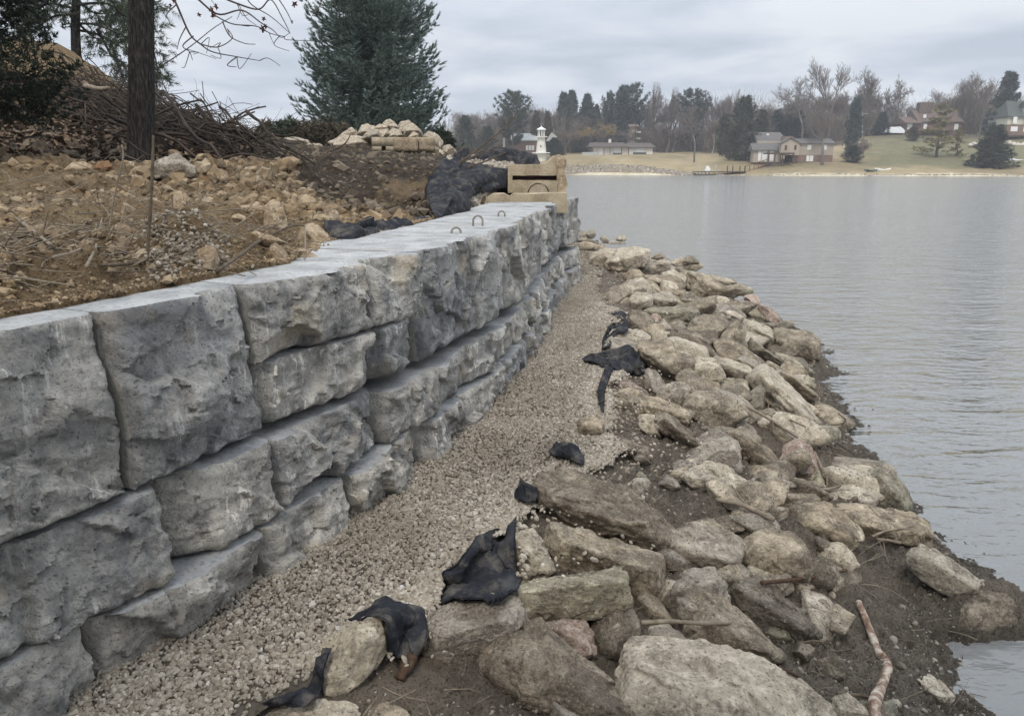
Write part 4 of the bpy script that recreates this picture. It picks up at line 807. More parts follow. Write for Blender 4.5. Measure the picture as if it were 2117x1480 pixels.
# ---- stones half buried in the bank
KG = 'stones lying in the excavated soil bank'
BVR = BV; BV = [BB]
KT = '''rounded tan stone touching the wall top, alone by pale gravel|402,547 408,522 425,511 445,514 452,540 447,561 415,560|p
grey peaked rock beside the foot of the dark tree trunk|310,357 320,340 345,328 365,322 385,336 400,346 398,364 350,368 320,366|r|330,342 372,338
blunt standing stone in the middle of the bank|547,468 548,430 560,418 578,420 590,450 592,474 560,474|b
tan boulder leaning on the blunt standing stone|487,442 500,428 530,420 548,432 545,457 510,453|b
flat crumbly tan stone left of the leaning tan boulder|418,450 440,430 470,432 505,448 500,461 440,459|b
biggest rounded boulder of the bank, next to the black fabric|612,512 625,472 650,466 675,486 686,520 670,534 630,532|b|640,485 660,510
sharp peaked brown rock just behind the wall|546,540 560,510 570,502 590,520 598,543 580,548 555,548|b
low smooth rock between the biggest bank boulder and the wall|596,528 620,513 650,526 664,541 620,544|b
pinkish block shaped stone below the black fabric, at the wall|687,512 700,500 725,498 736,515 730,528 695,530|b
pale pointed stone above the black fabric|669,452 675,430 685,425 701,445 695,463 678,463|p
squared yellow stone at the right foot of the soil mound|764,454 780,448 801,458 798,472 775,470|p
small upright stone near the top of the soil mound|448,368 455,352 468,355 473,373 455,376|b
brown lump at the crest of the mound, near the cut log|499,357 508,346 525,345 533,356 515,360|b
slanting slab above the lying stem, middle of the bank|503,495 530,478 565,490 592,503 540,509|b
grey stone low in the bank left of the lying stem fork|360,430 362,400 375,398 392,412 388,432 372,440|b
brown lump in the left corner of the bank|0,555 2,520 14,515 22,535 18,560 5,565|b
brown boulder on the crest left of the tree trunk|135,352 150,337 175,336 190,348 185,358 150,360|b
orange clay lump right of the brown boulder on the crest|194,348 202,336 222,334 232,346 222,354 200,355|c'''
M['clay'] = rock_mat('clay_lump', [(0.16, 0.08, 0.035), (0.26, 0.14, 0.065), (0.36, 0.22, 0.11)], mudamt=0.5)
MK = dict(p='bank_rock', r='riprap_grey', b='bank_rock', c='clay')
KR = []
for ln in KT.split('\n'):
    f = ln.split('|'); KR.append(rock(f[0], f[1], MK[f[2]], f[3] if len(f) > 3 else None, k=0.7, thick=0.6, p=9, rough=1.0, name='stone', cat='stone', group=KG))
# ---- pile of pale boulders and two tan blocks on the far side of the pit
PG = 'pale boulders heaped beyond the pit'
PT = '''flat pale boulder lying apart at the left end of the heap|582,296 590,286 610,284 635,291 638,300 612,308 593,306|17.5
low pale slab right of the separate left boulder|627,306 640,297 660,298 669,305 650,311|17.3
long pale slab sloping at the left foot of the heap|664,316 690,291 715,281 745,285 762,299 752,314 700,320|17
tan peaked boulder above the long sloping slab|695,290 710,275 725,265 738,275 737,288|17.6
white round boulder left of the heap's middle|740,277 748,261 760,257 773,262 776,273 760,283|17.6
large smooth greyish boulder just left of the tan blocks|745,288 765,270 780,269 787,284 775,296 756,294|17
flat boulder wedged under the heap's top stone|770,266 785,258 800,260 799,272 780,275|17.8
topmost boulder of the heap|788,262 798,249 806,248 816,255 823,264 806,271|18
round pale boulder below the topmost one|800,278 812,266 825,268 832,280 820,288|17.2
grey upright boulder right of the topmost one|822,268 828,253 845,250 851,258 844,275 830,276|18
big brown shaded boulder at the right of the heap's top|835,280 842,262 852,256 866,268 873,281 855,288 840,286|17.3
small round cobble on top of the tan block, right one|845,283 855,273 864,278 863,287 848,288|16.5
small round cobble on top of the tan block, left one|803,284 810,276 820,277 823,286 808,288|16.5
pale boulder with a square shoulder behind the right end of the tan block|873,284 888,273 905,280 914,293 911,312 894,308|17.2
yellow rounded boulder at the right end of the heap|911,318 918,302 930,300 944,315 936,326 919,328|17
low grey slab between the tan block and the yellow boulder|893,326 900,306 912,310 925,322 915,332|16.8
reddish stone in the shadow at the middle of the heap|783,288 785,270 802,268 806,284 795,290|17.5'''
for ln in PT.split('\n'):
    f = ln.split('|'); rock(f[0], f[1], 'pile_rock', None, Y=float(f[2]), k=0.5, thick=0.7, p=7 if 'ound' in f[0] or 'smooth' in f[0] else 10, rough=0.8, group=PG, lvl=5)
BV = BVR
M['tan_conc'] = top_mat('tan_concrete', (0.24, 0.19, 0.125), (0.365, 0.295, 0.20), (0.46, 0.385, 0.275))
M['tan_conc_old'] = top_mat('weathered_tan_concrete', (0.26, 0.21, 0.145), (0.37, 0.305, 0.21), (0.46, 0.39, 0.28))
M['tan_rough'] = rock_mat('tan_split_face', [(0.2, 0.145, 0.09), (0.36, 0.275, 0.175), (0.5, 0.41, 0.28)], mudamt=0.1)
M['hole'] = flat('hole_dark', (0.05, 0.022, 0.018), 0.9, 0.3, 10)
def roughen(o, amp, sc, seed, subdiv=0.04):
    bm = bmesh.new(); bm.from_mesh(o.data)
    for _ in range(5):
        es = [e for e in bm.edges if e.calc_length() > subdiv * 1.5]
        if not es or len(bm.faces) > 12000: break
        bmesh.ops.subdivide_edges(bm, edges=es, cuts=1, use_grid_fill=True)
    bmesh.ops.triangulate(bm, faces=bm.faces[:])
    V = np.array([v.co[:] for v in bm.verts]); n1 = np.stack([fbm(V * sc + 7 * i, 4, seed + i) for i in range(3)], 1) * amp
    for v, d in zip(bm.verts, n1): v.co = v.co + Vector(d)
    bm.to_mesh(o.data); bm.free(); o.data.update()
def tan_block(u0, u1, v0, v1, Y, dep, label, hole=None, groove=None, seed=1):
    a = at(u0, v0, Y); b = at(u1, v1, Y); x0, x1 = a[0], b[0]; z1, z0 = a[2], b[2]
    e = empty('tan_block', ((x0 + x1) / 2, Y + dep / 2, z0), label, 'concrete block', 'tan concrete blocks beyond the pit')
    m = MB()
    if hole:
        h0 = at(hole[0], hole[2], Y); h1 = at(hole[1], hole[3], Y); xs = [x0, h0[0], h1[0], x1]; zs = [z0, h1[2], h0[2], z1]
        for i in range(3):
            for j in range(3):
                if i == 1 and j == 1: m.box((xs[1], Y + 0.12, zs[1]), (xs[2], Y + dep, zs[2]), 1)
                else: m.box((xs[i], Y, zs[j]), (xs[i + 1], Y + dep, zs[j + 1]))
    else: m.box((x0, Y, z0), (x1, Y + dep, z1))
    o = m.done('body', [M['tan_conc_old'], M['hole']], None, True); o.parent = e; o.matrix_parent_inverse = Matrix.Translation(-e.location)
    if groove:
        m = MB(); xa = at(groove, v0, Y)[0]; k = 5
        for i, (p, q) in enumerate([(xa, xa + (x1 - xa) * 0.6), (xa + (x1 - xa) * 0.6 + 0.02, x1)]): m.box((p, Y - 0.07, z0 + 0.02), (q, Y - 0.004, z1 - 0.015))
        f = m.done('rough_face', [M['tan_rough']], None, True); roughen(f, 0.018, 5, seed, 0.06); f.parent = e; f.matrix_parent_inverse = Matrix.Translation(-e.location)
    return e
tan_block(768, 899, 284, 315, 15.6, 0.9, 'upper tan block with a square hole in its end, in front of the boulder heap', hole=(788, 798, 303, 313), groove=813, seed=3)
tan_block(790, 901, 316.5, 347, 15.62, 0.9, 'lower tan block half sunk in the soil, under the one with the square hole', groove=815, seed=5)
# end-on tan block standing on the far end of the wall, and the notched piece lying behind it
# soil spilled along the back of the block tops
rs = np.random.default_rng(88); n = 7000; y = rs.uniform(1.7, 9, n); x = right_edge(y) - rs.uniform(-0.09, 0.5, n) * rs.uniform(0, 1, n); pv, pf = stones(np.stack([x, y, np.maximum(1.361, bank_z(x, y) + 0.002)], 1), np.clip(0.006 * np.exp(rs.normal(0, 0.6, n)), 0.003, 0.03), 1, 64, 0.7, 0.6)
tag(obj('soil_clods', pv, pf, M['clod2'], smooth=False), 'spilled soil crumbs along the wall top', kind='stuff')
def prism_px(poly, Y, dep, mats, name, parent=None, inner=None):
    m = MB(); m.prism([(at(u, v, Y)[0], at(u, v, Y)[2]) for u, v in poly], Y, Y + dep); return m.done(name, mats, parent)
Yb = 12.1
def attach(o, e): o.parent = e; o.matrix_parent_inverse = Matrix.Translation(-Vector(e.location)); return o
e = empty('end_block', (at(1110, 399, Yb)[0], Yb + 0.3, at(1110, 399, Yb)[2]), 'tan end-on block with a long slot and round cavity, standing on the wall end', 'concrete block')
# body: four slabs around a slot, lower part with an arched cavity
pb = [(1050, 399), (1050, 341)] + [(1126, 340), (1137, 331), (1146, 323), (1152, 321), (1152, 363), (1060, 363), (1060, 373), (1152, 373), (1152, 399)]
arch = [(1113 + 23 * math.cos(t), 402 - 23 * math.sin(t)) for t in np.linspace(0.13, math.pi - 0.13, 14)]
pb = pb[:-1] + [(1152, 399)] + arch
bb_ = attach(prism_px(pb, Yb, 0.55, [M['tan_conc']], 'body'), e); roughen(bb_, 0.007, 9, 4, 0.06)
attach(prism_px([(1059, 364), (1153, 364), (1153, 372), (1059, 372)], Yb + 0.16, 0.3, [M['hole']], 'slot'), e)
k = attach(prism_px([(1152.3, 399), (1152.3, 321.5), (1160, 321), (1168, 325), (1172, 333), (1171, 345), (1163, 355), (1170, 364), (1173, 380), (1170, 395), (1165, 399.5)], Yb - 0.01, 0.57, [M['tan_rough']], 'rough_face'), e); roughen(k, 0.018, 5, 9, 0.05)
kn = attach(prism_px([(1113 + 20 * math.cos(t), 400 - 20 * math.sin(t)) for t in np.linspace(0, math.pi, 14)], Yb + 0.02, 0.5, [M['tan_conc']], 'knob'), e)
e = empty('notched_block', (at(1080, 430, 11.2)[0], 11.5, 1.36), 'low tan notched concrete piece lying behind the wall top, before the end-on block', 'concrete block')
attach(prism_px([(1004, 440), (1004, 414), (1008, 408), (1018, 402), (1042, 401), (1053, 408), (1061, 402), (1150, 400), (1172, 399.5), (1172, 440)], 11.25, 0.5, [M['tan_conc']], 'body'), e); roughen(e.children[0], 0.007, 9, 6, 0.06)
# ---- gravel backfill behind the wall
r6 = np.random.default_rng(21); n = 3000; q = []
for (u0, u1, v0, v1, Y0, Y1, nn) in ((905, 1050, 385, 460, 8.2, 12.2, 2600), (930, 1060, 325, 372, 12.6, 15, 1300), (300, 480, 540, 590, 3.3, 4.2, 700)):
    y = r6.uniform(Y0, Y1, nn); u = r6.uniform(u0, u1, nn); x = (u - 1058.5) / FPX * y; ok = x < right_edge(y) - 0.02; x, y = x[ok], y[ok]; q.append((np.stack([x, y, bank_z(x, y) + r6.uniform(-0.02, 0.05, len(x))], 1), 0.05 if Y0 > 5 else 0.012))
pv, pf = join([stones(p, s * r6.uniform(0.6, 1.3, len(p)), 2, 70 + i, 0.75, 0.5) for i, (p, s) in enumerate(q)])
tag(obj('gravel', pv, pf, M['gravel_pale'], smooth=False), 'coarse gravel backfill behind the wall', kind='stuff')
# ---------------------------------------------------------------- black geotextile
def cloth_mat():
    m = NM('geotextile', 0.95, 0.12); v = m.co('Object'); a = m.noise(v, 5, 6, 0.6); c = m.noise(v, 120, 3)
    base = m.ramp(a, [(0.3, (0.012, 0.013, 0.016)), (0.55, (0.028, 0.030, 0.036)), (0.75, (0.085, 0.082, 0.078))])
    d = m.ramp(m.noise(v, 9, 7, 0.75), [(0.50, 0.0), (0.72, 0.7)])
    m.col(m.mix(d, base, (0.16, 0.14, 0.11))); m.bump(m.math('ADD', m.math('MULTIPLY', a, 1.0), m.math('MULTIPLY', c, 0.08)), 0.05); return m.m
M['cloth'] = cloth_mat()
def cloth(label, rows, bvs, lift=0.05, Y=None, fold=0.05, seed=1, res=30, bulge=0.0):
    nr = len(rows); nc = max(len(r) for r in rows); G = []
    for i, r in enumerate(rows):
        pr = []
        for p in r:
            if len(p) == 3: pr.append(at(*p)); continue
            if Y is not None: pr.append(at(p[0], p[1], Y[i])); continue
            h = hit(p[0], p[1], bvs); h = h if h is not None else at(p[0], p[1], 5)
            pr.append(at(p[0], p[1], max(0.8, h[1] - lift)))
        pr = np.array(pr); G.append(spline(pr, res) if len(pr) > 1 else np.repeat(pr, res, 0))
    G = np.array(G); H = np.stack([spline(G[:, j], res) for j in range(res)], 1)
    du = np.gradient(H, axis=1); dv_ = np.gradient(H, axis=0); N = np.cross(du, dv_); N /= np.linalg.norm(N, axis=2, keepdims=True) + 1e-9
    vd = np.array([0, 0, CH]) - H; N *= np.sign((N * vd).sum(2, keepdims=True) + 1e-12)
    P = H.reshape(-1, 3); sz = np.linalg.norm(P.max(0) - P.min(0))
    Pw = P / sz * 3.4 + 0.5 * fbm(P / sz * 3 + seed, 2, seed + 2)[:, None]; n1 = 1 - 2 * np.abs(vn(Pw + seed * 9, seed)) ** 0.75; n2 = 1 - 2 * np.abs(vn(Pw * 2.3 + 5, seed + 3)) ** 0.75; n3 = fbm(P / sz * 24, 2, seed + 5)
    rc = np.random.default_rng(seed + 40); tri = np.zeros(len(P)); Pc = P / sz + 0.06 * np.stack([vn(P / sz * 5 + i * 7, seed + i) for i in range(3)], 1)
    for i in range(6): dr = rc.normal(size=3); dr /= np.linalg.norm(dr); q_ = Pc @ dr * rc.uniform(2.5, 9) + rc.uniform(); tri += (np.abs(q_ % 1.0 - 0.5) * 4 - 1) / (1.5 + 0.6 * i)
    f = fold * (0.7 * n1 + 0.5 * n2 + 0.36 * tri + 0.22 * n3) + 0.2 * fold
    uu, vv = np.meshgrid(np.linspace(0, 1, res), np.linspace(0, 1, res)); f = f.reshape(res, res) * np.clip(6 * np.minimum(np.minimum(uu, 1 - uu), np.minimum(vv, 1 - vv)) + 0.25, 0, 1) + bulge * np.sin(uu * math.pi) * np.sin(vv * math.pi)
    A = H + N * f[..., None]; B = A - N * 0.006
    n = res * res; F = grid_faces(res, res); rim = [i for i in range(res)] + [i * res + res - 1 for i in range(1, res)] + [n - 1 - i for i in range(1, res)] + [(res - 1 - i) * res for i in range(1, res - 1)]
    E = np.array([[rim[i], rim[(i + 1) % len(rim)], rim[(i + 1) % len(rim)] + n, rim[i] + n] for i in range(len(rim))])
    V = np.concatenate([A.reshape(-1, 3), B.reshape(-1, 3)]); c = V.mean(0)
    o = obj('geotextile_sheet', V, np.concatenate([F, F[:, ::-1] + n, E]), M['cloth'], None, (c[0], c[1], V[:, 2].min()), True)
    tag(o, label, 'black fabric', 'black geotextile fabric'); return o
KB = [BB] + [BVHTree.FromPolygons([tuple(v) for v in V.tolist()], F.tolist()) for o, V, F in ROCKS[-40:]]
cloth('black fabric crumpled in the pit right behind the wall', [[(667, 456), (700, 466), (725, 461), (760, 470), (800, 460), (850, 452), (892, 448)], [(670, 478), (705, 484), (745, 478), (780, 482), (820, 472), (860, 468), (900, 460)], [(690, 504), (722, 508), (758, 506), (795, 500), (832, 489), (872, 478), (915, 460)]], [BB], 0.20, None, 0.10, 3, 60)
cloth('black fabric draped in deep folds over the gravel, beside the end-on tan block', [[(886, 385), (912, 350), (950, 336), (985, 331), (1012, 346), (1050, 350)], [(884, 412), (915, 385), (955, 372), (990, 362), (1022, 368), (1051, 364)], [(890, 440), (910, 426), (940, 416), (972, 396), (1002, 386), (1051, 376)], [(902, 458), (920, 462), (934, 452), (948, 430), (988, 402), (1049, 388)]], [BB], 0.28, None, 0.16, 5, 110, 0.08)
cloth('narrow twisted strip of black fabric running from the draped pile to the wall', [[(925, 440), (934, 446)], [(912, 455), (922, 460)], [(898, 468), (910, 474)], [(884, 474), (890, 481)]], [BB], 0.2, None, 0.05, 6, 16)
cloth('black fabric hump on the skyline in front of the lighthouse', [[(952, 338), (1000, 317), (1035, 311), (1070, 317), (1100, 326), (1117, 337)], [(955, 342), (1000, 330), (1040, 326), (1075, 330), (1102, 335), (1117, 340)], [(958, 346), (1000, 345), (1045, 346), (1080, 345), (1108, 344), (1118, 343)]], None, 0, [14.2, 13.7, 13.5], 0.05, 7, 40, 0.1)
cloth('pointed corner of black fabric sticking up left of the skyline hump', [[(940, 322), (968, 302)], [(928, 332), (972, 322)], [(922, 340), (975, 338)]], None, 0, [13.9, 13.6, 13.4], 0.05, 8, 20)
cloth('black fabric edge under the layered stone at the gravel bend', [[(1270, 650), (1284, 644), (1297, 646)], [(1254, 682), (1275, 671), (1299, 682)], [(1246, 700), (1258, 692), (1275, 690)], [(1244, 722), (1252, 719), (1262, 716)]], None, 0.06, None, 0.05, 9, 26)
cloth('grey dusty black fabric fold with a pointed tail lying on the gravel', [[(1203, 741), (1250, 727), (1300, 715), (1319, 730)], [(1215, 747), (1262, 746), (1310, 745), (1331, 753)], [(1248, 752), (1275, 766), (1305, 776), (1333, 771)]], None, 0.08, None, 0.06, 10, 34)
cloth('hanging strip of black fabric along the gravel edge', [[(1252, 755), (1272, 757)], [(1242, 785), (1259, 786)], [(1235, 812), (1249, 810)], [(1242, 846), (1249, 852)]], None, 0.05, None, 0.03, 11, 18)
cloth('scrap of black fabric poking out of the gravel alone', [[(1133, 931), (1160, 919), (1196, 929)], [(1148, 941), (1180, 938), (1208, 946)], [(1172, 944), (1190, 956), (1206, 960)]], None, 0.055, None, 0.03, 12, 22, 0.03)
cloth('black fabric bunched like a bag against the largest muddy boulder', [[(1067, 1011), (1085, 997), (1113, 1010)], [(1063, 1023), (1086, 1019), (1113, 1023)], [(1074, 1034), (1090, 1039), (1107, 1036)]], None, 0.055, None, 0.035, 13, 22, 0.04)
cloth('wide black fabric sheet behind the long oblong boulder', [[(985, 1112), (1020, 1094), (1058, 1092), (1070, 1068)], [(940, 1160), (985, 1140), (1030, 1130), (1066, 1130)], [(910, 1182), (970, 1182), (1030, 1186), (1076, 1192)], [(925, 1208), (985, 1216), (1040, 1226), (1072, 1212)], [(902, 1252), (950, 1242), (1000, 1240), (1046, 1232)]], None, 0.055, None, 0.045, 14, 46)
cloth('black fabric hood arching behind the barrel shaped boulder', [[(720, 1281), (770, 1257), (832, 1246), (880, 1260)], [(790, 1276), (815, 1270), (850, 1281), (882, 1300)], [(800, 1312), (820, 1311), (850, 1322), (877, 1332)], [(800, 1354), (815, 1354), (840, 1357), (862, 1352)]], None, 0.055, None, 0.035, 15, 36, 0.04)
cloth('tapering tail of black fabric on the gravel at the bottom', [[(668, 1340), (684, 1338)], [(655, 1376), (672, 1376)], [(636, 1420), (662, 1428)], [(590, 1433), (640, 1452)], [(538, 1454), (560, 1458)]], None, 0.055, None, 0.02, 16, 28)
# ---------------------------------------------------------------- sticks and stems
M['bark'] = flat('stick_bark', (0.13, 0.10, 0.07), 0.9, 0.5, 25, 0.2, 0.01)
M['bark_grey'] = flat('bleached_stick', (0.26, 0.215, 0.16), 0.9, 0.4, 25, 0.2, 0.01)
M['bark_red'] = flat('red_bark', (0.145, 0.09, 0.058), 0.9, 0.6, 40, 0.2, 0.02)
M['peel'] = NM('peeling_bark', 0.85).m
def peel_mat():
    m = NM('peeling_bark', 0.85); v = m.co('Object'); a = m.noise(v, 16, 5, 0.65)
    m.col(m.ramp(a, [(0.35, (0.12, 0.075, 0.05)), (0.48, (0.26, 0.18, 0.13)), (0.56, (0.44, 0.37, 0.30)), (0.7, (0.55, 0.49, 0.41))])); m.bump(a, 0.01); return m.m
M['peel'] = peel_mat()
def stick(label, pts, r0, r1, mat='bark_grey', bvs=None, lift=0.02, Y=None, side=None, name='stick', cat='stick', group='sticks and driftwood', k=7, rough=0.18, lin=True):
    p = np.array([(a, b) for a, b in pts], float); n = len(p)
    if Y is None:
        ys = []
        for u, v in p:
            h = hit(u, v, bvs); ys.append((h[1] if h is not None else np.nan))
        ys = np.array(ys); ok = ~np.isnan(ys); t = np.arange(n)
        if ok.sum() == 0: ys[:] = 4; ok[:] = True
        ys = np.interp(t, t[ok], ys[ok])
        if lin and n > 2: cf = np.polyfit(t, ys, 1); ft = np.polyval(cf, t); ys = ft - max(0, (ft - ys).max()) * 0.7
        ys = ys - lift
    else: ys = np.linspace(Y[0], Y[1], n)
    Q = spline(np.array([at(u, v, y) for (u, v), y in zip(p, ys)]), max(10, n * 5)); m = len(Q); sc = np.mean(ys) / FPX
    rr = np.linspace(r0, r1, m) * sc; rr *= 1 + rough * fbm(np.stack([np.arange(m) * 0.45, np.full(m, r0 * 3.3), np.full(m, p[0, 0])], 1), 2, 3)
    mb = MB(); mb.tube(Q, rr, k)
    for s in (side or []):
        i = int(s[0] * (m - 1)); e = Q[i] + (at(s[1], s[2], Q[i][1]) - Q[i]); mb.tube(np.linspace(Q[i], e, 5), np.linspace(rr[i] * 0.6, rr[i] * 0.25, 5), 5)
    V = np.array(mb.V); c = V.mean(0); o = obj(name, V, mb.F, M[mat], None, (c[0], c[1], V[:, 2].min()), True)
    return tag(o, label, cat, group)
stick('thick peeling whitish branch bent in an elbow, on the mud at lower right', [(1775, 1245), (1790, 1280), (1805, 1320), (1818, 1350), (1832, 1365), (1834, 1385), (1822, 1420), (1808, 1455), (1812, 1500)], 9, 13, 'peel', lift=0.02, k=10, lin=False)
stick('straight reddish bark stick over a dark gap beside the layered boulder', [(1575, 1204), (1620, 1200), (1680, 1192), (1750, 1179)], 5, 3.5, 'bark_red', side=[(0.45, 1650, 1208)])
stick('smooth grey stick lying level in front of the triangular boulder', [(1325, 1287), (1390, 1284), (1450, 1288), (1512, 1286)], 6, 5, 'bark_grey')
stick('grey root running down the mud below the long tan boulder', [(1480, 1033), (1530, 1042), (1570, 1060), (1600, 1074)], 5, 6, 'bark_grey')
stick('short log with rotten bark propped by the barrel shaped boulder', [(868, 1330), (848, 1365), (825, 1402)], 14, 13, 'bark_red', name='log', cat='log', k=12, rough=0.3)
stick('forked bleached twig on the wide shore slab', [(1803, 1109), (1830, 1098), (1865, 1092), (1900, 1082)], 3, 1.5, side=[(0.55, 1908, 1088)])
stick('dark twig sticking out over the water at the right of the jutting slab', [(1720, 912), (1745, 925), (1768, 938)], 2, 1.5, 'bark', Y=(6.6, 6.3))
stick('branched dark twig standing in the water', [(1712, 878), (1735, 877), (1748, 868), (1733, 855)], 2, 1.2, 'bark', Y=(6.9, 6.9), side=[(0.6, 1738, 890), (0.75, 1752, 882), (0.6, 1728, 893)])
stick('long thin stick crossing the dark hollow above the jutting slab', [(1540, 838), (1580, 860), (1620, 885), (1650, 905)], 3, 3, 'bark_grey')
stick('second thin stick slanting below the long yellow slab', [(1605, 845), (1630, 865), (1665, 882)], 2.5, 2, 'bark_grey')
stick('little upright peg stick above the jutting slab', [(1597, 868), (1598, 895)], 2, 2, 'bark_grey', lift=0.05)
stick('pale twig standing against the long tan boulder', [(1512, 1002), (1528, 1025), (1545, 1045)], 2, 2.2, 'bark_grey', lift=0.04)
stick('pale stick beside the greenish wedge by the rust stained boulder', [(1682, 935), (1695, 960), (1710, 992)], 4, 3, 'bark_grey')
stick('pair ended twig lying at the foot of the water edge rubble', [(1688, 1012), (1712, 1010), (1738, 1004)], 3, 2, 'bark_grey', side=[(0.2, 1760, 1012)])
stick('dark mossy stick low on the mud, under the brown cobble', [(1730, 1432), (1760, 1435), (1785, 1438), (1805, 1446)], 5, 4, 'bark', lift=0.01)
stick('thin grey twig curving over the mud toward the puddle', [(1778, 1208), (1810, 1210), (1845, 1222), (1880, 1245)], 1.3, 1, 'bark_grey', lift=0.03)
stick('dark twig floating at the edge of the puddle', [(1852, 1320), (1875, 1324), (1900, 1326)], 1.8, 1.2, 'bark', lift=0.03)
stick('driftwood stick beneath the wide shore slab', [(1812, 1114), (1838, 1117), (1862, 1122)], 4, 4, 'bark_grey', lift=0.05)
stick('splinter of wood beside the huge pale slab', [(1615, 1382), (1635, 1390), (1652, 1400)], 5, 3, 'bark_red', lift=0.01)
stick('wet root along the mud foot of the muddy long tailed boulder', [(1650, 1330), (1690, 1325), (1720, 1345), (1758, 1342)], 3, 2, 'bark', lift=0.01)
for i, p in enumerate([[(780, 1440), (745, 1485)], [(790, 1420), (830, 1438), (880, 1448)], [(860, 1425), (800, 1455)]]):
    stick(['straw stalk leaning over the flat pale stone at the bottom', 'thin straw lying across the mud by the cloth hood', 'short straw crossing the other thin straw'][i], p, 1.6, 1.2, 'bark_grey', lift=0.03)
# bank stems
GS = 'dead stems and sticks on the soil bank'
stick('tallest dead stalk standing at the wall, in front of the tree trunk', [(301, 582), (308, 480), (314, 380), (317, 280)], 4.2, 2.4, 'bark', Y=(3.5, 3.55), group=GS)
stick('pale bent dead stalk left of the tallest one', [(214, 560), (226, 470), (240, 390), (254, 330), (252, 300)], 2.4, 1.4, 'bark_grey', Y=(3.75, 3.8), side=[(0.85, 258, 328)], group=GS)
stick('pale broken stick lying in the clods at far left', [(30, 448), (65, 475), (106, 507)], 4, 3, 'bark_grey', KB, 0.06, group=GS)
stick('curved straw stem rising between the clods at left', [(110, 532), (160, 518), (190, 495), (200, 462)], 2.6, 1.8, 'bark_grey', KB, 0.08, group=GS)
stick('upright yellow reed stub left of the pale bent stalk', [(178, 552), (200, 505), (211, 450)], 3, 2, 'bark_grey', KB, 0.08, group=GS)
stick('long level stem running to the rounded tan stone', [(205, 549), (270, 545), (340, 533), (410, 512)], 3.4, 2, 'bark', KB, 0.06, group=GS)
stick('thin level twig under the long level stem', [(215, 562), (280, 562), (350, 558)], 2, 1.5, 'bark', KB, 0.05, group=GS)
stick('forked branch rising from the wall beside the rounded tan stone', [(450, 560), (500, 525), (540, 497), (600, 468), (628, 467)], 3.6, 2, 'bark', KB, 0.12, side=[(0.35, 533, 525), (0.5, 470, 505)], group=GS)
stick('thin vertical stem dropping to the wall top near the biggest bank boulder', [(630, 467), (631, 500), (630, 536)], 1.8, 1.5, 'bark_grey', KB, 0.15, group=GS)
stick('wooden stake leaning at the left end of the notched tan piece', [(990, 445), (996, 425), (1002, 406)], 5, 4, 'bark_red', Y=(10.6, 10.7), name='wooden_stake', cat='stake', group=GS)
stick('short cut log with a hollow end at the foot of the brush', [(478, 332), (490, 338), (500, 344)], 8, 8, 'bark', Y=(10.6, 10.2), name='log', cat='log', group=GS, k=12)
stick('thick pale log end jutting from the brush heap, left of the trunk', [(175, 178), (205, 184), (225, 182)], 5, 4, 'bark_grey', Y=(12.5, 12.3), group=GS, name='log', cat='log')
stick('bare pole slanting out of the brush against the sky', [(452, 262), (465, 290), (480, 318)], 4, 5, 'bark', Y=(13, 12), group=GS, name='branch', cat='branch')
stick('slender branch arching over the far dark soil before the tan blocks', [(665, 318), (700, 305), (715, 295), (725, 278)], 1.8, 1, 'bark', Y=(14.5, 14.5), side=[(0.3, 745, 310), (0.5, 750, 298)], group=GS, name='branch', cat='branch')
for i, p in enumerate([[(925, 355), (960, 330), (1000, 300), (1045, 262), (1068, 235)], [(900, 372), (940, 345), (985, 322), (1040, 300)], [(935, 398), (965, 350), (1000, 335), (1045, 315)]]):
    stick(['long bare branch reaching up across the pointed black fabric corner', 'bare branch lying over the top of the draped black fabric', 'bent branch hanging over the middle of the draped black fabric'][i], p, 2.2, 0.8, 'bark', Y=(12.2, 12.2), side=[(0.4, p[1][0] + 20, p[1][1] - 25), (0.6, p[2][0] + 30, p[2][1] - 8), (0.75, p[3][0] - 5, p[3][1] - 25)], group=GS, name='branch', cat='branch')
# the brush heap: a tangle nobody could count
r7 = np.random.default_rng(41); mb = MB()
for i in range(480):
    u = r7.uniform(170, 560); v = np.interp(u, [170, 240, 330, 430, 560], [165, 195, 225, 255, 300]) + r7.gamma(2.0, 24)
    if v > 335: continue
    h = hit(u, v, [BB])
    if h is None: continue
    L = r7.uniform(0.4, 2.0); an = r7.normal(-0.35, 0.5); d = np.array([math.cos(an), r7.normal(0, 0.35), math.sin(an) * 0.8]); c = h + np.array([0, -0.1, r7.uniform(0.0, 0.35)])
    pts = [c + d * L * (t - 0.5) + np.array([0, 0, r7.normal(0, 0.05)]) for t in np.linspace(0, 1, 6)]; R0 = r7.choice([0.006, 0.01, 0.016, 0.028], p=[0.35, 0.35, 0.2, 0.1]); mb.tube(spline(pts, 10), np.linspace(R0, R0 * 0.5, 10), 5)
for i in range(55):
    u = r7.uniform(200, 560); v = np.interp(u, [170, 240, 330, 430, 560], [165, 195, 225, 255, 300]) + r7.uniform(5, 30); h = hit(u, v, [BB])
    if h is None: continue
    L = r7.uniform(0.3, 0.9); d = np.array([r7.normal(0.2, 0.5), r7.normal(0, 0.3), 1.0]); d /= np.linalg.norm(d); pts = [h + d * L * t + r7.normal(0, 0.03, 3) for t in np.linspace(-0.1, 1, 6)]
    mb.tube(spline(pts, 9), np.linspace(0.007, 0.002, 9), 4)
M['brush'] = flat('brush_bark', (0.055, 0.042, 0.032), 0.95, 0.6, 9)
tag(mb.done('brush_heap', [M['brush']], None, True), 'tangled heap of cut branches on the dark ridge', kind='stuff')
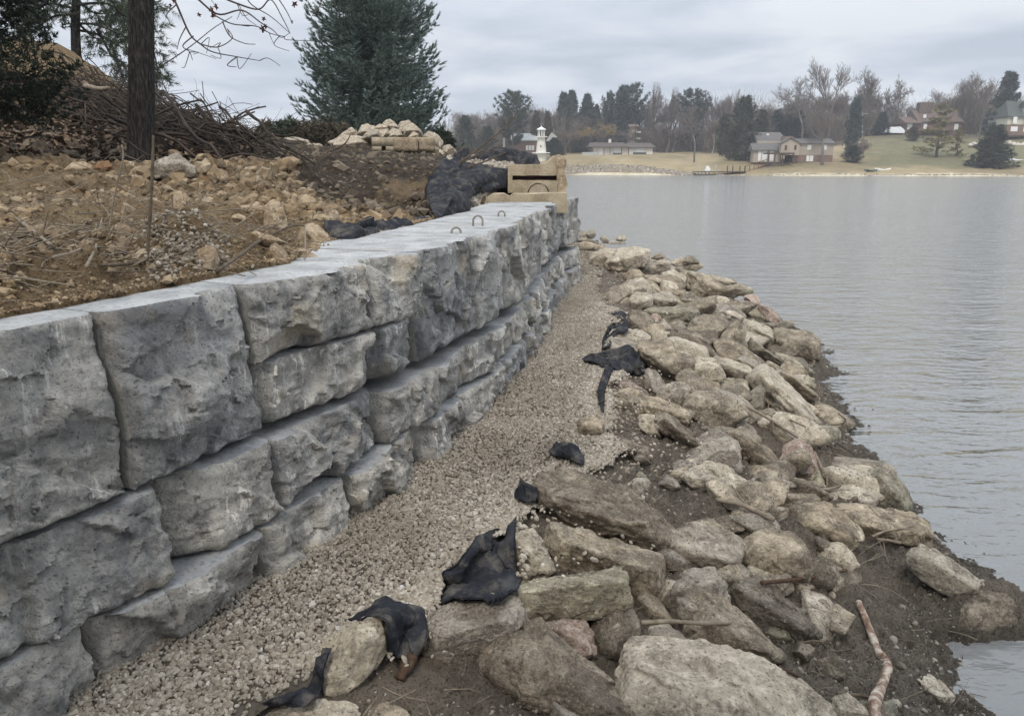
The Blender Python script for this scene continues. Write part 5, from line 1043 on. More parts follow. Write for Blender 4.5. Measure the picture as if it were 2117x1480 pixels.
# straw and twigs over the bank and the mud
mb = MB()
Pq = bank_scatter(1900, 2.5, 9.5, 6, 71, -1, 0.6)
for p in Pq:
    an = r7.uniform(0, 6.28); L = r7.gamma(2, 0.07); d = np.array([math.cos(an), math.sin(an), r7.normal(0, 0.25)]); pts = [p + np.array([0, 0, 0.03]) + d * L * t + r7.normal(0, 0.006, 3) for t in (-1, -0.3, 0.3, 1)]
    mb.tube(pts, np.linspace(0.0032, 0.0016, 4), 4, 0, False)
tag(mb.done('straw', [M['bark_grey']], None, True), 'dry straw scattered over the soil bank', kind='stuff')
mb = MB(); n = 420; y = 2.0 * np.exp(r7.uniform(0, 1, n) * math.log(9 / 2.0)); t = r7.uniform(0.1, 1.0, n); x = gx(y) + t * (wx(y) - gx(y)); z = mud_z(x, y)
for i in range(n):
    an = r7.uniform(0, 6.28); L = r7.gamma(2, 0.045); d = np.array([math.cos(an), math.sin(an), r7.normal(0.1, 0.3)]); p = np.array([x[i], y[i], z[i] + 0.012]); pts = [p + d * L * s + r7.normal(0, 0.006, 3) for s in (-1, -0.3, 0.3, 1)]
    mb.tube(pts, np.linspace(0.0034, 0.0014, 4) * np.clip(y[i] / 4, 0.7, 2), 4, 0, False)
tag(mb.done('straw', [M['bark_grey']], None, True), 'thin roots and twigs on the mud', kind='stuff')
# ---------------------------------------------------------------- near trees
def needles(S0, D, L, nper, nl, nw, seed, flatten=1.0, fwd=0.6):
    r = np.random.default_rng(seed); n = len(S0); t = r.uniform(0.05, 1, (n, nper)); b = S0[:, None] + D[:, None] * (L[:, None] * t)[..., None]
    rd = r.normal(size=(n, nper, 3)); rd[..., 2] *= flatten; rd -= D[:, None] * (rd * D[:, None]).sum(2, keepdims=True); rd /= np.linalg.norm(rd, axis=2, keepdims=True) + 1e-9
    dd = rd + D[:, None] * fwd; dd /= np.linalg.norm(dd, axis=2, keepdims=True); le = nl * r.uniform(0.7, 1.25, (n, nper, 1))
    sd_ = np.cross(dd, r.normal(size=dd.shape)); sd_ /= np.linalg.norm(sd_, axis=2, keepdims=True) + 1e-9
    V = np.stack([b - sd_ * nw, b + sd_ * nw, b + dd * le], 2).reshape(-1, 3); return V, np.arange(len(V)).reshape(-1, 3)
def conifer(h, prof, dz, nbr, step, tw, nper, nl, nw, seed, droop=0.25, up=0.25, zlo=0.03, zhi=0.99, lift=0.0, fwd=0.6, out=0.8):
    r = np.random.default_rng(seed); S0 = []; D = []; L = []; wood = MB(); zs = np.arange(zlo * h, zhi * h, dz)
    for z in zs:
        for b in range(nbr):
            a = r.uniform(0, 6.283); R_ = prof(z / h) * r.uniform(0.78, 1.08)
            if R_ < 0.04: continue
            zz = z + r.uniform(-dz, dz) * 0.42; n = max(3, int(R_ / step)); s = np.linspace(0, 1, n + 1)
            P = np.stack([np.cos(a) * R_ * s, np.sin(a) * R_ * s, zz + lift * R_ * s - droop * R_ * np.sin(s * 2.2) + up * R_ * s ** 3], 1); P[:, :2] += r.normal(0, 0.02 * R_, (n + 1, 2))
            T = np.gradient(P, axis=0); T /= np.linalg.norm(T, axis=1)[:, None]
            for i in range(max(1, int(n * 0.12)), n + 1):
                sdv = np.cross(T[i], [0, 0, 1.0]); sdv /= np.linalg.norm(sdv) + 1e-9; ln = tw * (0.4 + 0.7 * (1 - s[i])) * min(1, R_ / 1.2 + 0.35)
                for sg in (-1, 1):
                    dd = T[i] * out + sdv * sg * r.uniform(0.5, 1.1) + np.array([0, 0, r.normal(-0.05, 0.11)]); dd /= np.linalg.norm(dd); S0.append(P[i]); D.append(dd); L.append(ln * r.uniform(0.7, 1.2))
            S0.append(P[-1]); D.append(T[-1]); L.append(tw * 0.6); S0.append(P[n // 2]); D.append(T[n // 2]); L.append(R_ * 0.5)
    S0, D, L = np.array(S0), np.array(D), np.array(L); return needles(S0, D, L, nper, nl, nw, seed + 1, 0.8, fwd)
def needle_mat(name, a, b, c):
    m = NM(name, 0.75, 0.25); m.col(m.mix(1.0, m.ramp(m.irand(), [(0.0, a), (0.55, b), (1.0, c)]), m.ramp(m.noise(m.co('Object'), 1.1, 4), [(0.35, 0.72), (0.65, 1.2)]), 'MULTIPLY')); return m.m
M['needle_blue'] = needle_mat('spruce_needles', (0.055, 0.085, 0.074), (0.125, 0.172, 0.142), (0.26, 0.31, 0.25))
M['needle_dark'] = needle_mat('fir_needles', (0.008, 0.013, 0.008), (0.016, 0.025, 0.014), (0.034, 0.045, 0.022))
M['needle_pine'] = needle_mat('pine_needles', (0.025, 0.038, 0.022), (0.05, 0.07, 0.04), (0.095, 0.115, 0.065))
def bark_mat():
    m = NM('trunk_bark', 0.95, 0.15); v = m.co('Object', (14, 14, 2.2)); a = m.noise(v, 3.5, 8, 0.7); m.col(m.ramp(a, [(0.35, (0.016, 0.014, 0.012)), (0.5, (0.05, 0.044, 0.039)), (0.66, (0.125, 0.112, 0.10))])); m.bump(a, 0.12); return m.m
M['trunk'] = bark_mat()
def trunk_geo(pts, rad, k=28, amp=0.05, seed=3):
    V, F = tube_geo(pts, rad, k); V = np.array(V); c = np.repeat(np.asarray(pts), k, 0); d = V - c; n = fbm(np.stack([np.arctan2(d[:, 1], d[:, 0]) * 3, V[:, 2] * 0.9, V[:, 2] * 0], 1), 4, seed, 0.6, True); return c + d * (1 + amp * n)[:, None], F
# oak with the dark trunk; its low twigs hang into the top of the photo
tb = at(292, 356, 9.6); e = empty('oak_tree', tuple(tb), 'dark bare trunk with hanging twigs and brown leaves on the crest of the bank', 'tree')
zz = np.linspace(-0.3, 8.5, 60); flare = 0.148 + 0.03 * np.exp(-np.clip(zz, 0, 9) / 0.25) - 0.007 * zz; lean = (at(292, 0, 9.6)[0] - tb[0]) / (at(292, 0, 9.6)[2] - tb[2])
V, F = trunk_geo(np.stack([tb[0] + lean * zz, tb[1] + 0 * zz, tb[2] + zz], 1), flare)
attach(obj('trunk', V, F, M['trunk'], None, None, True), e)
mb = MB(); top = np.array([tb[0] + lean * 3.6, tb[1], tb[2] + 3.6]); M['twig'] = flat('oak_twig', (0.055, 0.042, 0.034), 0.9, 0.4, 20)
def twig(px, Y0, Y1, r0, r1):
    q = np.array([at(u, v, y) for (u, v), y in zip(px, np.linspace(Y0, Y1, len(px)))]); q = spline(q, len(px) * 5); mb.tube(q, np.linspace(r0, r1, len(q)) * Y0 / FPX, 5); return q
mb.tube(spline([top, top + np.array([0.3, -0.8, 0.35]), at(325, -90, 7.6), at(340, -40, 7.2)], 24), np.linspace(0.05, 0.022, 24), 8)
tws = [[(340, -40), (365, 10), (392, 70), (415, 92), (440, 108), (490, 118), (537, 126)], [(340, -40), (400, -8), (450, 30), (500, 22), (540, 48), (563, 62), (577, 76)], [(350, -30), (430, -15), (490, 8), (535, 20), (560, 0), (585, 40), (600, 70)], [(400, 75), (378, 95), (392, 108), (398, 125)], [(440, 30), (480, 50), (530, 55), (560, 70), (588, 76)], [(415, 92), (450, 98), (480, 80), (470, 60)], [(490, 118), (470, 135), (488, 139)], [(460, 45), (475, 75), (505, 90), (528, 92)], [(500, -20), (520, 10), (560, 35), (598, 68)], [(560, -25), (590, 20), (604, 48)], [(670, -30), (662, 10), (646, 32)], [(320, 145), (360, 120), (400, 92), (440, 60), (480, 35)], [(365, 10), (345, 30), (350, 45)], [(385, 55), (372, 80), (366, 102)]]
for t in tws: twig(t, 7.2, 7.0, 2.3 if len(t) > 6 else 1.3, 0.6)
r8 = np.random.default_rng(4)
for t in tws[:6] * 3:
    i = r8.integers(1, len(t)); u, v = t[i]; twig([(u, v), (u + r8.normal(8, 12), v + r8.normal(8, 10)), (u + r8.normal(18, 18), v + r8.normal(16, 14))], 7.1, 7.0, 0.9, 0.45)
attach(mb.done('branch', [M['twig']], None, True), e)
M['oak_leaf'] = flat('dead_oak_leaf', (0.07, 0.028, 0.02), 0.7, 0.4, 12)
for (u, v, s) in [(438, 22, 9), (441, 33, 8), (447, 14, 7), (411, 31, 6), (545, 40, 6), (543, 60, 9), (549, 55, 6), (609, 10, 8), (360, 2, 8), (352, 12, 5), (604, 46, 4)]:
    c = at(u, v, 7.1); sc = s * 7.1 / FPX; th = np.linspace(0, 6.283, 15)[:-1]; rr = sc * (0.75 + 0.35 * np.cos(th * 5 + u)); a0 = r8.normal(0, 1, 3); a0 /= np.linalg.norm(a0); b0 = np.cross(a0, [0.3, 0.9, 0.1]); b0 /= np.linalg.norm(b0); a0 = np.cross(b0, [0.3, 0.9, 0.1]); a0 /= np.linalg.norm(a0)
    ring = [c + a0 * r_ * math.cos(t) + b0 * r_ * math.sin(t) * 0.8 + np.array([0, 0.01 * math.cos(2 * t), 0]) for r_, t in zip(rr, th)]
    attach(obj('dead_leaf', np.array([c] + ring), [(0, i + 1, (i + 1) % 14 + 1) for i in range(14)], M['oak_leaf'], None, None, False), e)
# blue spruce beyond the boulder heap
def conifer_tree(name, base, h, label, mat, kw, lean=0, trunk_r=0.2, group=None, cat='tree'):
    V, F = conifer(h, **kw); e = empty(name, tuple(base), label, cat, group)
    c = obj('crown', V, F, M[mat], e, None, False); mb = MB(); mb.tube([(0, 0, -0.4), (0, 0, h * 0.5), (0, 0, h * 0.97)], [trunk_r, trunk_r * 0.55, 0.02], 8); mb.done('trunk', [M['trunk']], e, True); return e
sb = at(778, 318, 34)
conifer_tree('spruce', sb, 15.5, 'big dense blue green spruce behind the boulder heap', 'needle_blue', dict(prof=lambda t: 3.4 * max(0, 1 - t ** 1.5) * (0.88 + 0.12 * math.sin(t * 55)), dz=0.42, nbr=36, step=0.2, tw=0.60, nper=34, nl=0.15, nw=0.0105, fwd=2.0, out=1.0, seed=5, droop=0.34, up=0.26), 0, 0.25)
conifer_tree('fir', at(-75, 330, 8.6), 9, 'dark drooping evergreen at the left edge, in shade', 'needle_dark', dict(prof=lambda t: 1.2 * max(0, 1 - t ** 1.6), dz=0.17, nbr=13, step=0.12, tw=0.32, nper=22, nl=0.055, nw=0.008, seed=8, droop=0.35, up=0.2, zlo=0.08, zhi=0.6), 0, 0.1)
# pine behind the dirt hill: limbs with brushes of long needles
e = empty('pine', tuple(at(155, 130, 18.5)), 'open crowned pine standing behind the dirt hill, left of the dark trunk', 'tree')
mb = MB(); bp = at(155, 130, 18.5); tp = at(168, -160, 18.5); mb.tube(spline([bp - np.array([0, 0, 1]), at(156, 60, 18.5), tp], 20), np.linspace(0.13, 0.07, 20), 10); S0, D, L = [], [], []
r9 = np.random.default_rng(14)
limbs = [[(158, 50), (200, 52), (262, 78)], [(157, 62), (210, 75), (270, 110)], [(158, 30), (110, 35), (75, 62)], [(160, 10), (220, 8), (268, 38)], [(160, 20), (100, 8), (60, 25)], [(162, -20), (230, -25), (330, 10)], [(160, -30), (90, -30), (20, 0)], [(200, 60), (235, 120), (262, 130)], [(158, 45), (190, 75), (205, 82)], [(162, -60), (250, -60), (322, 60)], [(165, -40), (240, -10), (325, 95)], [(230, 90), (250, 150), (268, 185)], [(160, -70), (60, -60), (-30, -20)], [(163, -10), (130, 0), (120, 18)], [(300, 60), (318, 110), (328, 150)], [(310, 130), (322, 170), (326, 190)], [(160, 0), (190, 25), (225, 30)], [(120, -10), (85, 10), (60, 45)], [(200, -30), (235, 5), (255, 20)], [(100, 0), (60, 40), (40, 55)], [(230, 0), (250, 40), (262, 55)]]
for lb in limbs:
    q = spline(np.array([at(u, v, 18.5 + r9.normal(0, 0.7)) for u, v in lb]), 14); mb.tube(q, np.linspace(0.035, 0.01, 14), 5)
    for i in range(4, 14):
        for _ in range(6 if i > 8 else 3):
            d = (q[i] - q[i - 1]) / (np.linalg.norm(q[i] - q[i - 1]) + 1e-9) * 0.6 + r9.normal(0, 0.6, 3); d /= np.linalg.norm(d); s = q[i] + d * r9.uniform(0.05, 0.3); S0.append(s); D.append(d); L.append(0.22)
attach(mb.done('trunk', [M['trunk']], None, True), e)
V, F = needles(np.array(S0), np.array(D), np.array(L), 28, 0.13, 0.007, 15, 1.0, 0.9); attach(obj('crown', V, F, M['needle_pine'], None, None, False), e)
# low evergreens and brown scrub between the heap and the spruce
def shrub(u, v, Y, wpx, hpx, mat, label, seed, name='shrub'):
    b = at(u, v, Y); wv = wpx * Y / FPX / 2; hv = hpx * Y / FPX; r = np.random.default_rng(seed); n = 420; d = r.normal(size=(n, 3)); d[:, 2] = np.abs(d[:, 2]); d /= np.linalg.norm(d, axis=1)[:, None]; rad = r.uniform(0.25, 1, n) ** 0.6 * (0.75 + 0.3 * fbm(d * 2 + seed, 2, seed))
    P = d * rad[:, None] * np.array([wv, wv, hv]); V, F = needles(P, d * 0.6 + np.array([0, 0, 0.5]), np.full(n, 0.35), 16, 0.16, 0.018, seed); e = empty(name, tuple(b), label, 'shrub', 'shrubs beyond the pit'); obj('foliage', V, F, M[mat], e, None, False)
    mb = MB()
    for i in range(9): mb.tube([(r.normal(0, 0.05), r.normal(0, 0.05), -0.3), tuple(d[i] * np.array([wv, wv, hv]) * 0.4), tuple(d[i] * np.array([wv, wv, hv]) * 0.9)], [0.03, 0.02, 0.006], 5)
    mb.done('stem', [M['trunk']], e, True)
M['needle_brown'] = needle_mat('scrub_twigs', (0.04, 0.034, 0.022), (0.085, 0.068, 0.042), (0.14, 0.115, 0.07))
shrub(597, 302, 26, 52, 50, 'needle_pine', 'small green evergreen bush at the left of the far ridge', 31)
shrub(560, 305, 27, 70, 38, 'needle_brown', 'olive brown scrub at the left end of the far ridge', 32)
shrub(640, 305, 26, 80, 42, 'needle_brown', 'reddish brown scrub left of the spruce foot', 33)
shrub(690, 305, 26, 70, 45, 'needle_brown', 'brown scrub right under the left side of the spruce', 34)
shrub(905, 318, 28, 70, 40, 'needle_dark', 'dark low evergreen under the right side of the spruce', 35)
# ---------------------------------------------------------------- lake
def water_mat():
    m = NM('lake_water'); t = m.t; t.nodes.remove(m.b)
    g = m.n('ShaderNodeNewGeometry'); mp = m.n('ShaderNodeMapping'); m.l(g.outputs['Position'], mp.inputs[0]); mp.inputs['Rotation'].default_value = (0, 0, R(12)); mp.inputs['Scale'].default_value = (0.55, 1.5, 1)
    mp2 = m.n('ShaderNodeMapping'); m.l(g.outputs['Position'], mp2.inputs[0]); mp2.inputs['Rotation'].default_value = (0, 0, R(-18)); mp2.inputs['Scale'].default_value = (1.0, 2.1, 1)
    a = m.noise(mp.outputs[0], 1.7, 3, 0.5, 0.5); b = m.noise(mp2.outputs[0], 4.2, 3, 0.55, 0.3); c = m.noise(mp.outputs[0], 0.25, 2)
    d = m.noise(mp2.outputs[0], 0.06, 2)
    h = m.math('ADD', m.math('MULTIPLY', a, 1.0), m.math('MULTIPLY', b, 0.45)); h = m.math('ADD', h, m.math('MULTIPLY', c, 0.25))
    bp = m.n('ShaderNodeBump'); m.l(h, bp.inputs['Height']); bp.inputs['Distance'].default_value = 0.15
    # calmer patches near the bank
    sx = m.n('ShaderNodeSeparateXYZ'); m.l(g.outputs['Position'], sx.inputs[0])
    mr = m.n('ShaderNodeMapRange'); m.l(sx.outputs[1], mr.inputs[0]); mr.inputs[1].default_value = 3.0; mr.inputs[2].default_value = 12; mr.inputs[3].default_value = 0.38; mr.inputs[4].default_value = 1.0
    m.l(m.math('MULTIPLY', mr.outputs[0], m.ramp(d, [(0.35, 0.9), (0.65, 1.0)])), bp.inputs['Strength'])
    gl = m.n('ShaderNodeBsdfGlossy'); gl.inputs['Roughness'].default_value = 0.07; gl.inputs['Color'].default_value = (0.96, 0.97, 0.965, 1); m.l(bp.outputs[0], gl.inputs['Normal'])
    df = m.n('ShaderNodeBsdfDiffuse'); df.inputs['Color'].default_value = (0.265, 0.27, 0.265, 1); tr = m.n('ShaderNodeBsdfTransparent'); tr.inputs['Color'].default_value = (0.86, 0.82, 0.72, 1)
    m1 = m.n('ShaderNodeMixShader'); m1.inputs[0].default_value = 0.32; m.l(df.outputs[0], m1.inputs[1]); m.l(tr.outputs[0], m1.inputs[2])
    fr = m.n('ShaderNodeFresnel'); fr.inputs['IOR'].default_value = 1.34; m.l(bp.outputs[0], fr.inputs['Normal'])
    fm = m.math('MINIMUM', m.math('MULTIPLY', fr.outputs[0], 1.55), 1.0)
    m2 = m.n('ShaderNodeMixShader'); m.l(fm, m2.inputs[0]); m.l(m1.outputs[0], m2.inputs[1]); m.l(gl.outputs[0], m2.inputs[2]); m.l(m2.outputs[0], m.o.inputs[0])
    return m.m
M['water'] = water_mat()
tag(obj('lake', np.array([(-260, 0.5, WATER), (420, 0.5, WATER), (420, 330, WATER), (-260, 330, WATER)]), [(0, 1, 2, 3)], M['water'], smooth=False), 'grey blue rippled lake', kind='structure')
M['bed'] = flat('lake_bed_silt', (0.07, 0.066, 0.055), 0.95, 0.3, 0.5)
tag(obj('lake_bed', np.array([(-260, 0.4, -2.15), (420, 0.4, -2.15), (420, 240, -2.15), (-260, 240, -2.15)]), [(0, 1, 2, 3)], M['bed'], smooth=False), 'silty lake bed', kind='structure')
# ---------------------------------------------------------------- far shore
SH = [(700, 361.4), (1180, 361.8), (1500, 363.4), (1800, 364.3), (2117, 365.2), (2400, 366)]
def ysh(u): p = onz(u, np.interp(u, [a for a, b in SH], [b for a, b in SH]), WATER); return p[1]
cf = [at(u, np.interp(u, [a for a, b in SH], [b for a, b in SH]), ysh(u)) - np.array([0, 0, 0.25]) for u in (700, 950, 1180, 1340, 1500, 1650, 1800, 1960, 2117, 2300)]
cf += [at(u, v, Y) for u, v, Y in [(950, 338, 212), (1180, 357, 206), (1180, 333, 209), (1300, 334, 206), (1400, 340, 203), (1430, 352, 198), (1500, 357, 193), (1560, 356, 191), (1180, 322, 224), (1260, 321, 226), (1350, 320, 226), (1440, 330, 210), (1440, 320, 226),
 (1520, 342, 197), (1560, 337, 200), (1620, 338, 197), (1720, 337, 196), (1640, 352, 188), (1640, 346, 191), (1760, 339, 194), (1800, 354, 184), (1900, 347, 186), (1900, 338, 193), (2000, 353, 180), (2047, 346, 185), (2117, 341, 187), (2117, 353, 178),
 (1800, 318, 208), (1800, 283, 232), (1850, 277, 236), (1900, 310, 210), (1900, 283, 232), (1980, 282, 232), (2000, 312, 206), (2060, 304, 207), (2117, 303, 206), (2117, 283, 219), (2060, 284, 222), (1720, 318, 214), (1720, 295, 240), (1600, 312, 235), (1400, 312, 250), (1200, 314, 250), (1000, 318, 250), (1000, 326, 225), (900, 325, 230), (2300, 285, 220), (2300, 345, 178)]]
cf += [np.array([x, 330.0, 11.0]) for x in (-120, -40, 40, 120, 220)] + [np.array([x, 560.0, 16.0]) for x in (-200, 0, 200, 400)]
CF = np.array(cf); FCO = tps_fit(CF[:, :2], CF[:, 2], 20.0)
YY, UU = np.meshgrid(np.concatenate([np.linspace(0, 1, 120), 1 + 3.4 * np.linspace(0, 1, 60)[1:] ** 1.7]), np.linspace(560, 2420, 240), indexing='ij'); y0 = np.array([ysh(u) for u in UU[0]])[None]
Yf = y0 - 1 + YY * 70; Xf = (UU - 1058.5) / FPX * Yf * 1.0; FZ = tps_eval(CF[:, :2], FCO, np.stack([Xf.ravel(), Yf.ravel()], 1)); FV = np.stack([Xf.ravel(), Yf.ravel(), np.where(YY.ravel() < 1e-6, WATER - 0.6, np.clip(FZ, -0.9, 30))], 1)
FV[:, 2] += 0.12 * fbm(FV * np.array([0.2, 0.2, 0]), 3, 91)
def far_ground():
    m = NM('winter_lawn', 0.95, 0.15); g = m.n('ShaderNodeNewGeometry'); v = g.outputs['Position']; a = m.noise(v, 0.06, 6, 0.6); b = m.noise(v, 0.6, 6, 0.7)
    lawn = m.ramp(a, [(0.36, (0.165, 0.138, 0.075)), (0.5, (0.27, 0.215, 0.125)), (0.62, (0.36, 0.29, 0.175))]); lawn = m.mix(0.4, lawn, m.ramp(b, [(0.3, (0.15, 0.12, 0.068)), (0.7, (0.38, 0.305, 0.19))]))
    f = m.n('ShaderNodeAttribute'); f.attribute_name = 'cover'; s = m.n('ShaderNodeSeparateColor'); m.l(f.outputs['Color'], s.inputs[0])
    gr = m.ramp(b, [(0.3, (0.095, 0.098, 0.052)), (0.7, (0.175, 0.162, 0.095))]); base = m.mix(s.outputs[1], lawn, gr)
    sand = m.ramp(b, [(0.3, (0.40, 0.34, 0.23)), (0.7, (0.62, 0.55, 0.41))]); base = m.mix(s.outputs[0], base, sand)
    base = m.mix(s.outputs[2], base, m.ramp(b, [(0.3, (0.045, 0.035, 0.025)), (0.7, (0.10, 0.078, 0.052))])); m.col(base); return m.m
M['far_ground'] = far_ground()
far = tag(obj('far_shore', FV, grid_faces(*YY.shape), M['far_ground']), 'winter lawns and beach on the far shore', kind='structure')
ca = far.data.attributes.new('cover', 'FLOAT_COLOR', 'POINT'); dz = (FV[:, 1] - np.repeat(y0, len(YY), 0).ravel()); uu = UU.ravel(); nz = fbm(FV * np.array([0.25, 0.25, 0]), 3, 92)
cc = np.zeros((len(FV), 4)); cc[:, 0] = np.clip((2.6 + 1.0 * nz - dz) / 0.8, 0, 1); cc[:, 1] = np.clip((uu - 1740 + 30 * nz) / 40, 0, 1) * np.clip((dz - 9 - 3 * nz) / 4, 0, 1) * 0.85; cc[:, 2] = np.clip((dz - 42 - 8 * nz) / 10, 0, 1) * np.where(uu > 1740, 0.5, 1); cc[:, 3] = 1
ca.data.foreach_set('color', cc.astype(np.float32).ravel())
FB = BVHTree.FromPolygons([tuple(v) for v in FV.tolist()], grid_faces(*YY.shape).tolist())
def gz(x, y):
    h = FB.ray_cast(Vector((x, y, 60)), Vector((0, 0, -1))); return h[0][2] if h[0] is not None else 2.0
def gp_(u, Y): x = (u - 1058.5) / FPX; p = at(u, 340, Y); return np.array([p[0], Y, gz(p[0], Y)])
# far riprap slope, beach cobbles and the cream boulder rows
r10 = np.random.default_rng(51); q = []
for u0, u1, d0, d1, n, s in ((950, 1440, 3.2, 9.5, 2600, 0.32), (1440, 1500, 2.5, 5, 120, 0.25), (1500, 2200, 2.2, 3.4, 700, 0.22)):
    u = r10.uniform(u0, u1, n); d = r10.uniform(d0, d1, n) * np.where(u > 1300, np.interp(u, [1300, 1440], [1, 0.65]), 1); P = np.array([at(a, 340, ysh(a) + b) for a, b in zip(u, d)]); P[:, 2] = [gz(p[0], p[1]) for p in P]; q.append(stones(P, s * r10.uniform(0.5, 1.4, n), 1, 95 + len(q), 0.8, 0.5))
V, F = join(q); M['far_stone'] = gravel_mat('far_riprap'); 
for e_ in M['far_stone'].node_tree.nodes['Color Ramp'].color_ramp.elements: e_.color = tuple(min(0.7, x * 1.25) for x in e_.color[:3]) + (1,)
tag(obj('far_riprap', V, F, M['far_stone'], smooth=False), 'pale riprap lining the far shore', kind='stuff')
def far_boulder(u, v, w, hpx, Y, label):
    b = at(u, v, Y); V0, F0 = ico(3); s = np.array([w, w, hpx * 1.3]) * Y / FPX / 2; n = fbm(V0 * 1.5 + u, 3, 7); V = V0 * (1 + 0.18 * n)[:, None] * s + np.array([b[0], Y, b[2] + s[2] * 0.5])
    tag(obj('boulder', V, F0, M['far_rock'], None, (b[0], Y, b[2]), True), label, 'boulder', 'cream boulders on the far hillside')
for i, (u, v, w, h) in enumerate([(2006, 303, 8, 6), (2013, 301, 9, 7), (2021, 302, 8, 6), (2030, 299, 10, 7), (2038, 302, 8, 6)]): far_boulder(u, v, w, h, 209, 'cream boulder in the short row left of the small dark lawn spruce')
for i, (u, v, w, h) in enumerate([(2078, 296, 10, 8), (2086, 298, 9, 7), (2094, 302, 10, 8), (2103, 304, 11, 8), (2112, 306, 11, 9), (2117, 301, 9, 7)]): far_boulder(u, v, w, h, 208, 'cream boulder in the row below the right hand brick house')
# ---- buildings
M['white_wall'] = flat('white_render', (0.70, 0.64, 0.57), 0.85, 0.06, 0.5); M['beige'] = flat('beige_siding', (0.37, 0.315, 0.25), 0.85, 0.08, 0.5); M['brick'] = flat('far_brick', (0.20, 0.135, 0.105), 0.9, 0.25, 2.5); M['roof_grey'] = flat('grey_shingle', (0.13, 0.122, 0.115), 0.9, 0.2, 2); M['roof_brown'] = flat('brown_shingle', (0.135, 0.10, 0.082), 0.9, 0.2, 2); M['roof_dark'] = flat('dark_shingle', (0.10, 0.082, 0.072), 0.9, 0.2, 2)
M['roof_green'] = flat('green_shingle', (0.085, 0.096, 0.085), 0.9, 0.2, 2); M['cream'] = flat('cream_siding', (0.56, 0.55, 0.44), 0.85, 0.06, 0.5); M['glass'] = NM('window_glass', 0.15, 0.6).col((0.045, 0.05, 0.058)).m; M['trim'] = flat('white_trim', (0.75, 0.74, 0.71), 0.8, 0.04, 1); M['wood_dark'] = flat('dark_timber', (0.075, 0.048, 0.035), 0.85, 0.3, 3); M['wood_red'] = flat('red_timber', (0.155, 0.06, 0.042), 0.85, 0.3, 3); M['pale_roof'] = flat('pale_roof', (0.40, 0.41, 0.385), 0.85, 0.08, 1)
M['tarp'] = flat('white_tarp', (0.80, 0.82, 0.84), 0.6, 0.04, 1); M['boat_green'] = flat('green_hull', (0.025, 0.06, 0.045), 0.4, 0.2, 1); M['lh'] = flat('lighthouse_white', (0.62, 0.60, 0.52), 0.85, 0.12, 1.2)
def X_(u, Y): return at(u, 340, Y)[0]
def Z_(u, v, Y): return at(u, v, Y)[2]
def pb_(name, rects, Y, dep, mat, e, front=0.0):
    m = MB()
    for u0, v0, u1, v1 in rects: m.box((X_(u0, Y), Y - front, Z_(u0, v1, Y)), (X_(u1, Y), Y + dep, Z_(u0, v0, Y)))
    return attach(m.done(name, [M[mat]]), e)
def poly_(name, poly, Y, dep, mat, e, front=0.0): m = MB(); m.prism([(X_(u, Y), Z_(u, v, Y)) for u, v in poly], Y - front, Y + dep); return attach(m.done(name, [M[mat]]), e)
def roof_(name, u0, u1, ve, vr, Y, dep, mat, e, ov=0.5, hip=0.0):
    x0, x1, ze, zr = X_(u0, Y), X_(u1, Y), Z_(u0, ve, Y), Z_(u0, vr, Y); i = hip * (x1 - x0); m = MB(); t = 0.25
    V = [(x0, Y - ov, ze), (x1, Y - ov, ze), (x1, Y + dep + ov, ze), (x0, Y + dep + ov, ze), (x0 + i, Y + dep / 2, zr), (x1 - i, Y + dep / 2, zr)]; V += [(a, b, c - t) for a, b, c in V[:4]]
    m.add(V, [(0, 1, 5, 4), (2, 3, 4, 5), (0, 4, 3), (1, 2, 5), (0, 6, 7, 1), (1, 7, 8, 2), (2, 8, 9, 3), (3, 9, 6, 0), (9, 8, 7, 6)]); return attach(m.done(name, [M[mat]]), e)
def windows(rects, Y, e, mat='trim', bars=0):
    for u0, v0, u1, v1 in rects:
        f = pb_('window', [(u0, v0, u1, v1)], Y - 0.06, 0.058, mat, e); w_ = 0.5
        g = pb_('pane', [(u0 + w_, v0 + w_, u1 - w_, v1 - w_)], Y - 0.09, 0.028, 'glass', e); g.parent = f; g.matrix_parent_inverse = Matrix.Translation(-Vector(e.location))
# lighthouse
def ring_tube(name, prof, u, Y, mat, e, k=16):
    c = X_(u, Y); s = Y / FPX; V = []; F = []
    for w_, v in prof:
        for j in range(k): t = 2 * math.pi * j / k; V.append((c + w_ / 2 * s * math.cos(t), Y + w_ / 2 * s * math.sin(t), Z_(u, v, Y)))
    n = len(prof)
    for i in range(n - 1):
        for j in range(k): F.append((i * k + j, i * k + (j + 1) % k, (i + 1) * k + (j + 1) % k, (i + 1) * k + j))
    F += [tuple(range(k))[::-1], tuple(range((n - 1) * k, n * k))]; return attach(obj(name, np.array(V), F, M[mat], None, None, False), e)
Yl = 215; e = empty('lighthouse', tuple(at(1118, 336, Yl)), 'small white ornamental lighthouse with a columned lantern and two galleries', 'lighthouse')
ring_tube('tower', [(22, 338), (21, 316), (20.5, 314), (15, 286), (15, 283.5)], 1118.5, Yl, 'lh', e, 8); ring_tube('gallery', [(36, 317.5), (36, 315.6)], 1118.5, Yl, 'trim', e); ring_tube('gallery', [(26, 284), (26, 282.6)], 1118.5, Yl, 'trim', e); ring_tube('lantern_room', [(9, 282.6), (9, 269)], 1118.5, Yl, 'glass', e, 8)
for k in range(8): t = k * math.pi / 4 + 0.2; ring_tube('column', [(2.2, 282.6), (2.2, 268.5)], 1118.5 + 6.2 * math.cos(t), Yl + 6.2 * math.sin(t) * Yl / FPX, 'lh', e, 6)
ring_tube('roof', [(19, 269), (18, 267.5), (3, 263), (1, 262)], 1118.5, Yl, 'trim', e); pb_('window', [(1116.5, 301, 1119, 304.5)], Yl - 1.35, 0.4, 'glass', e)
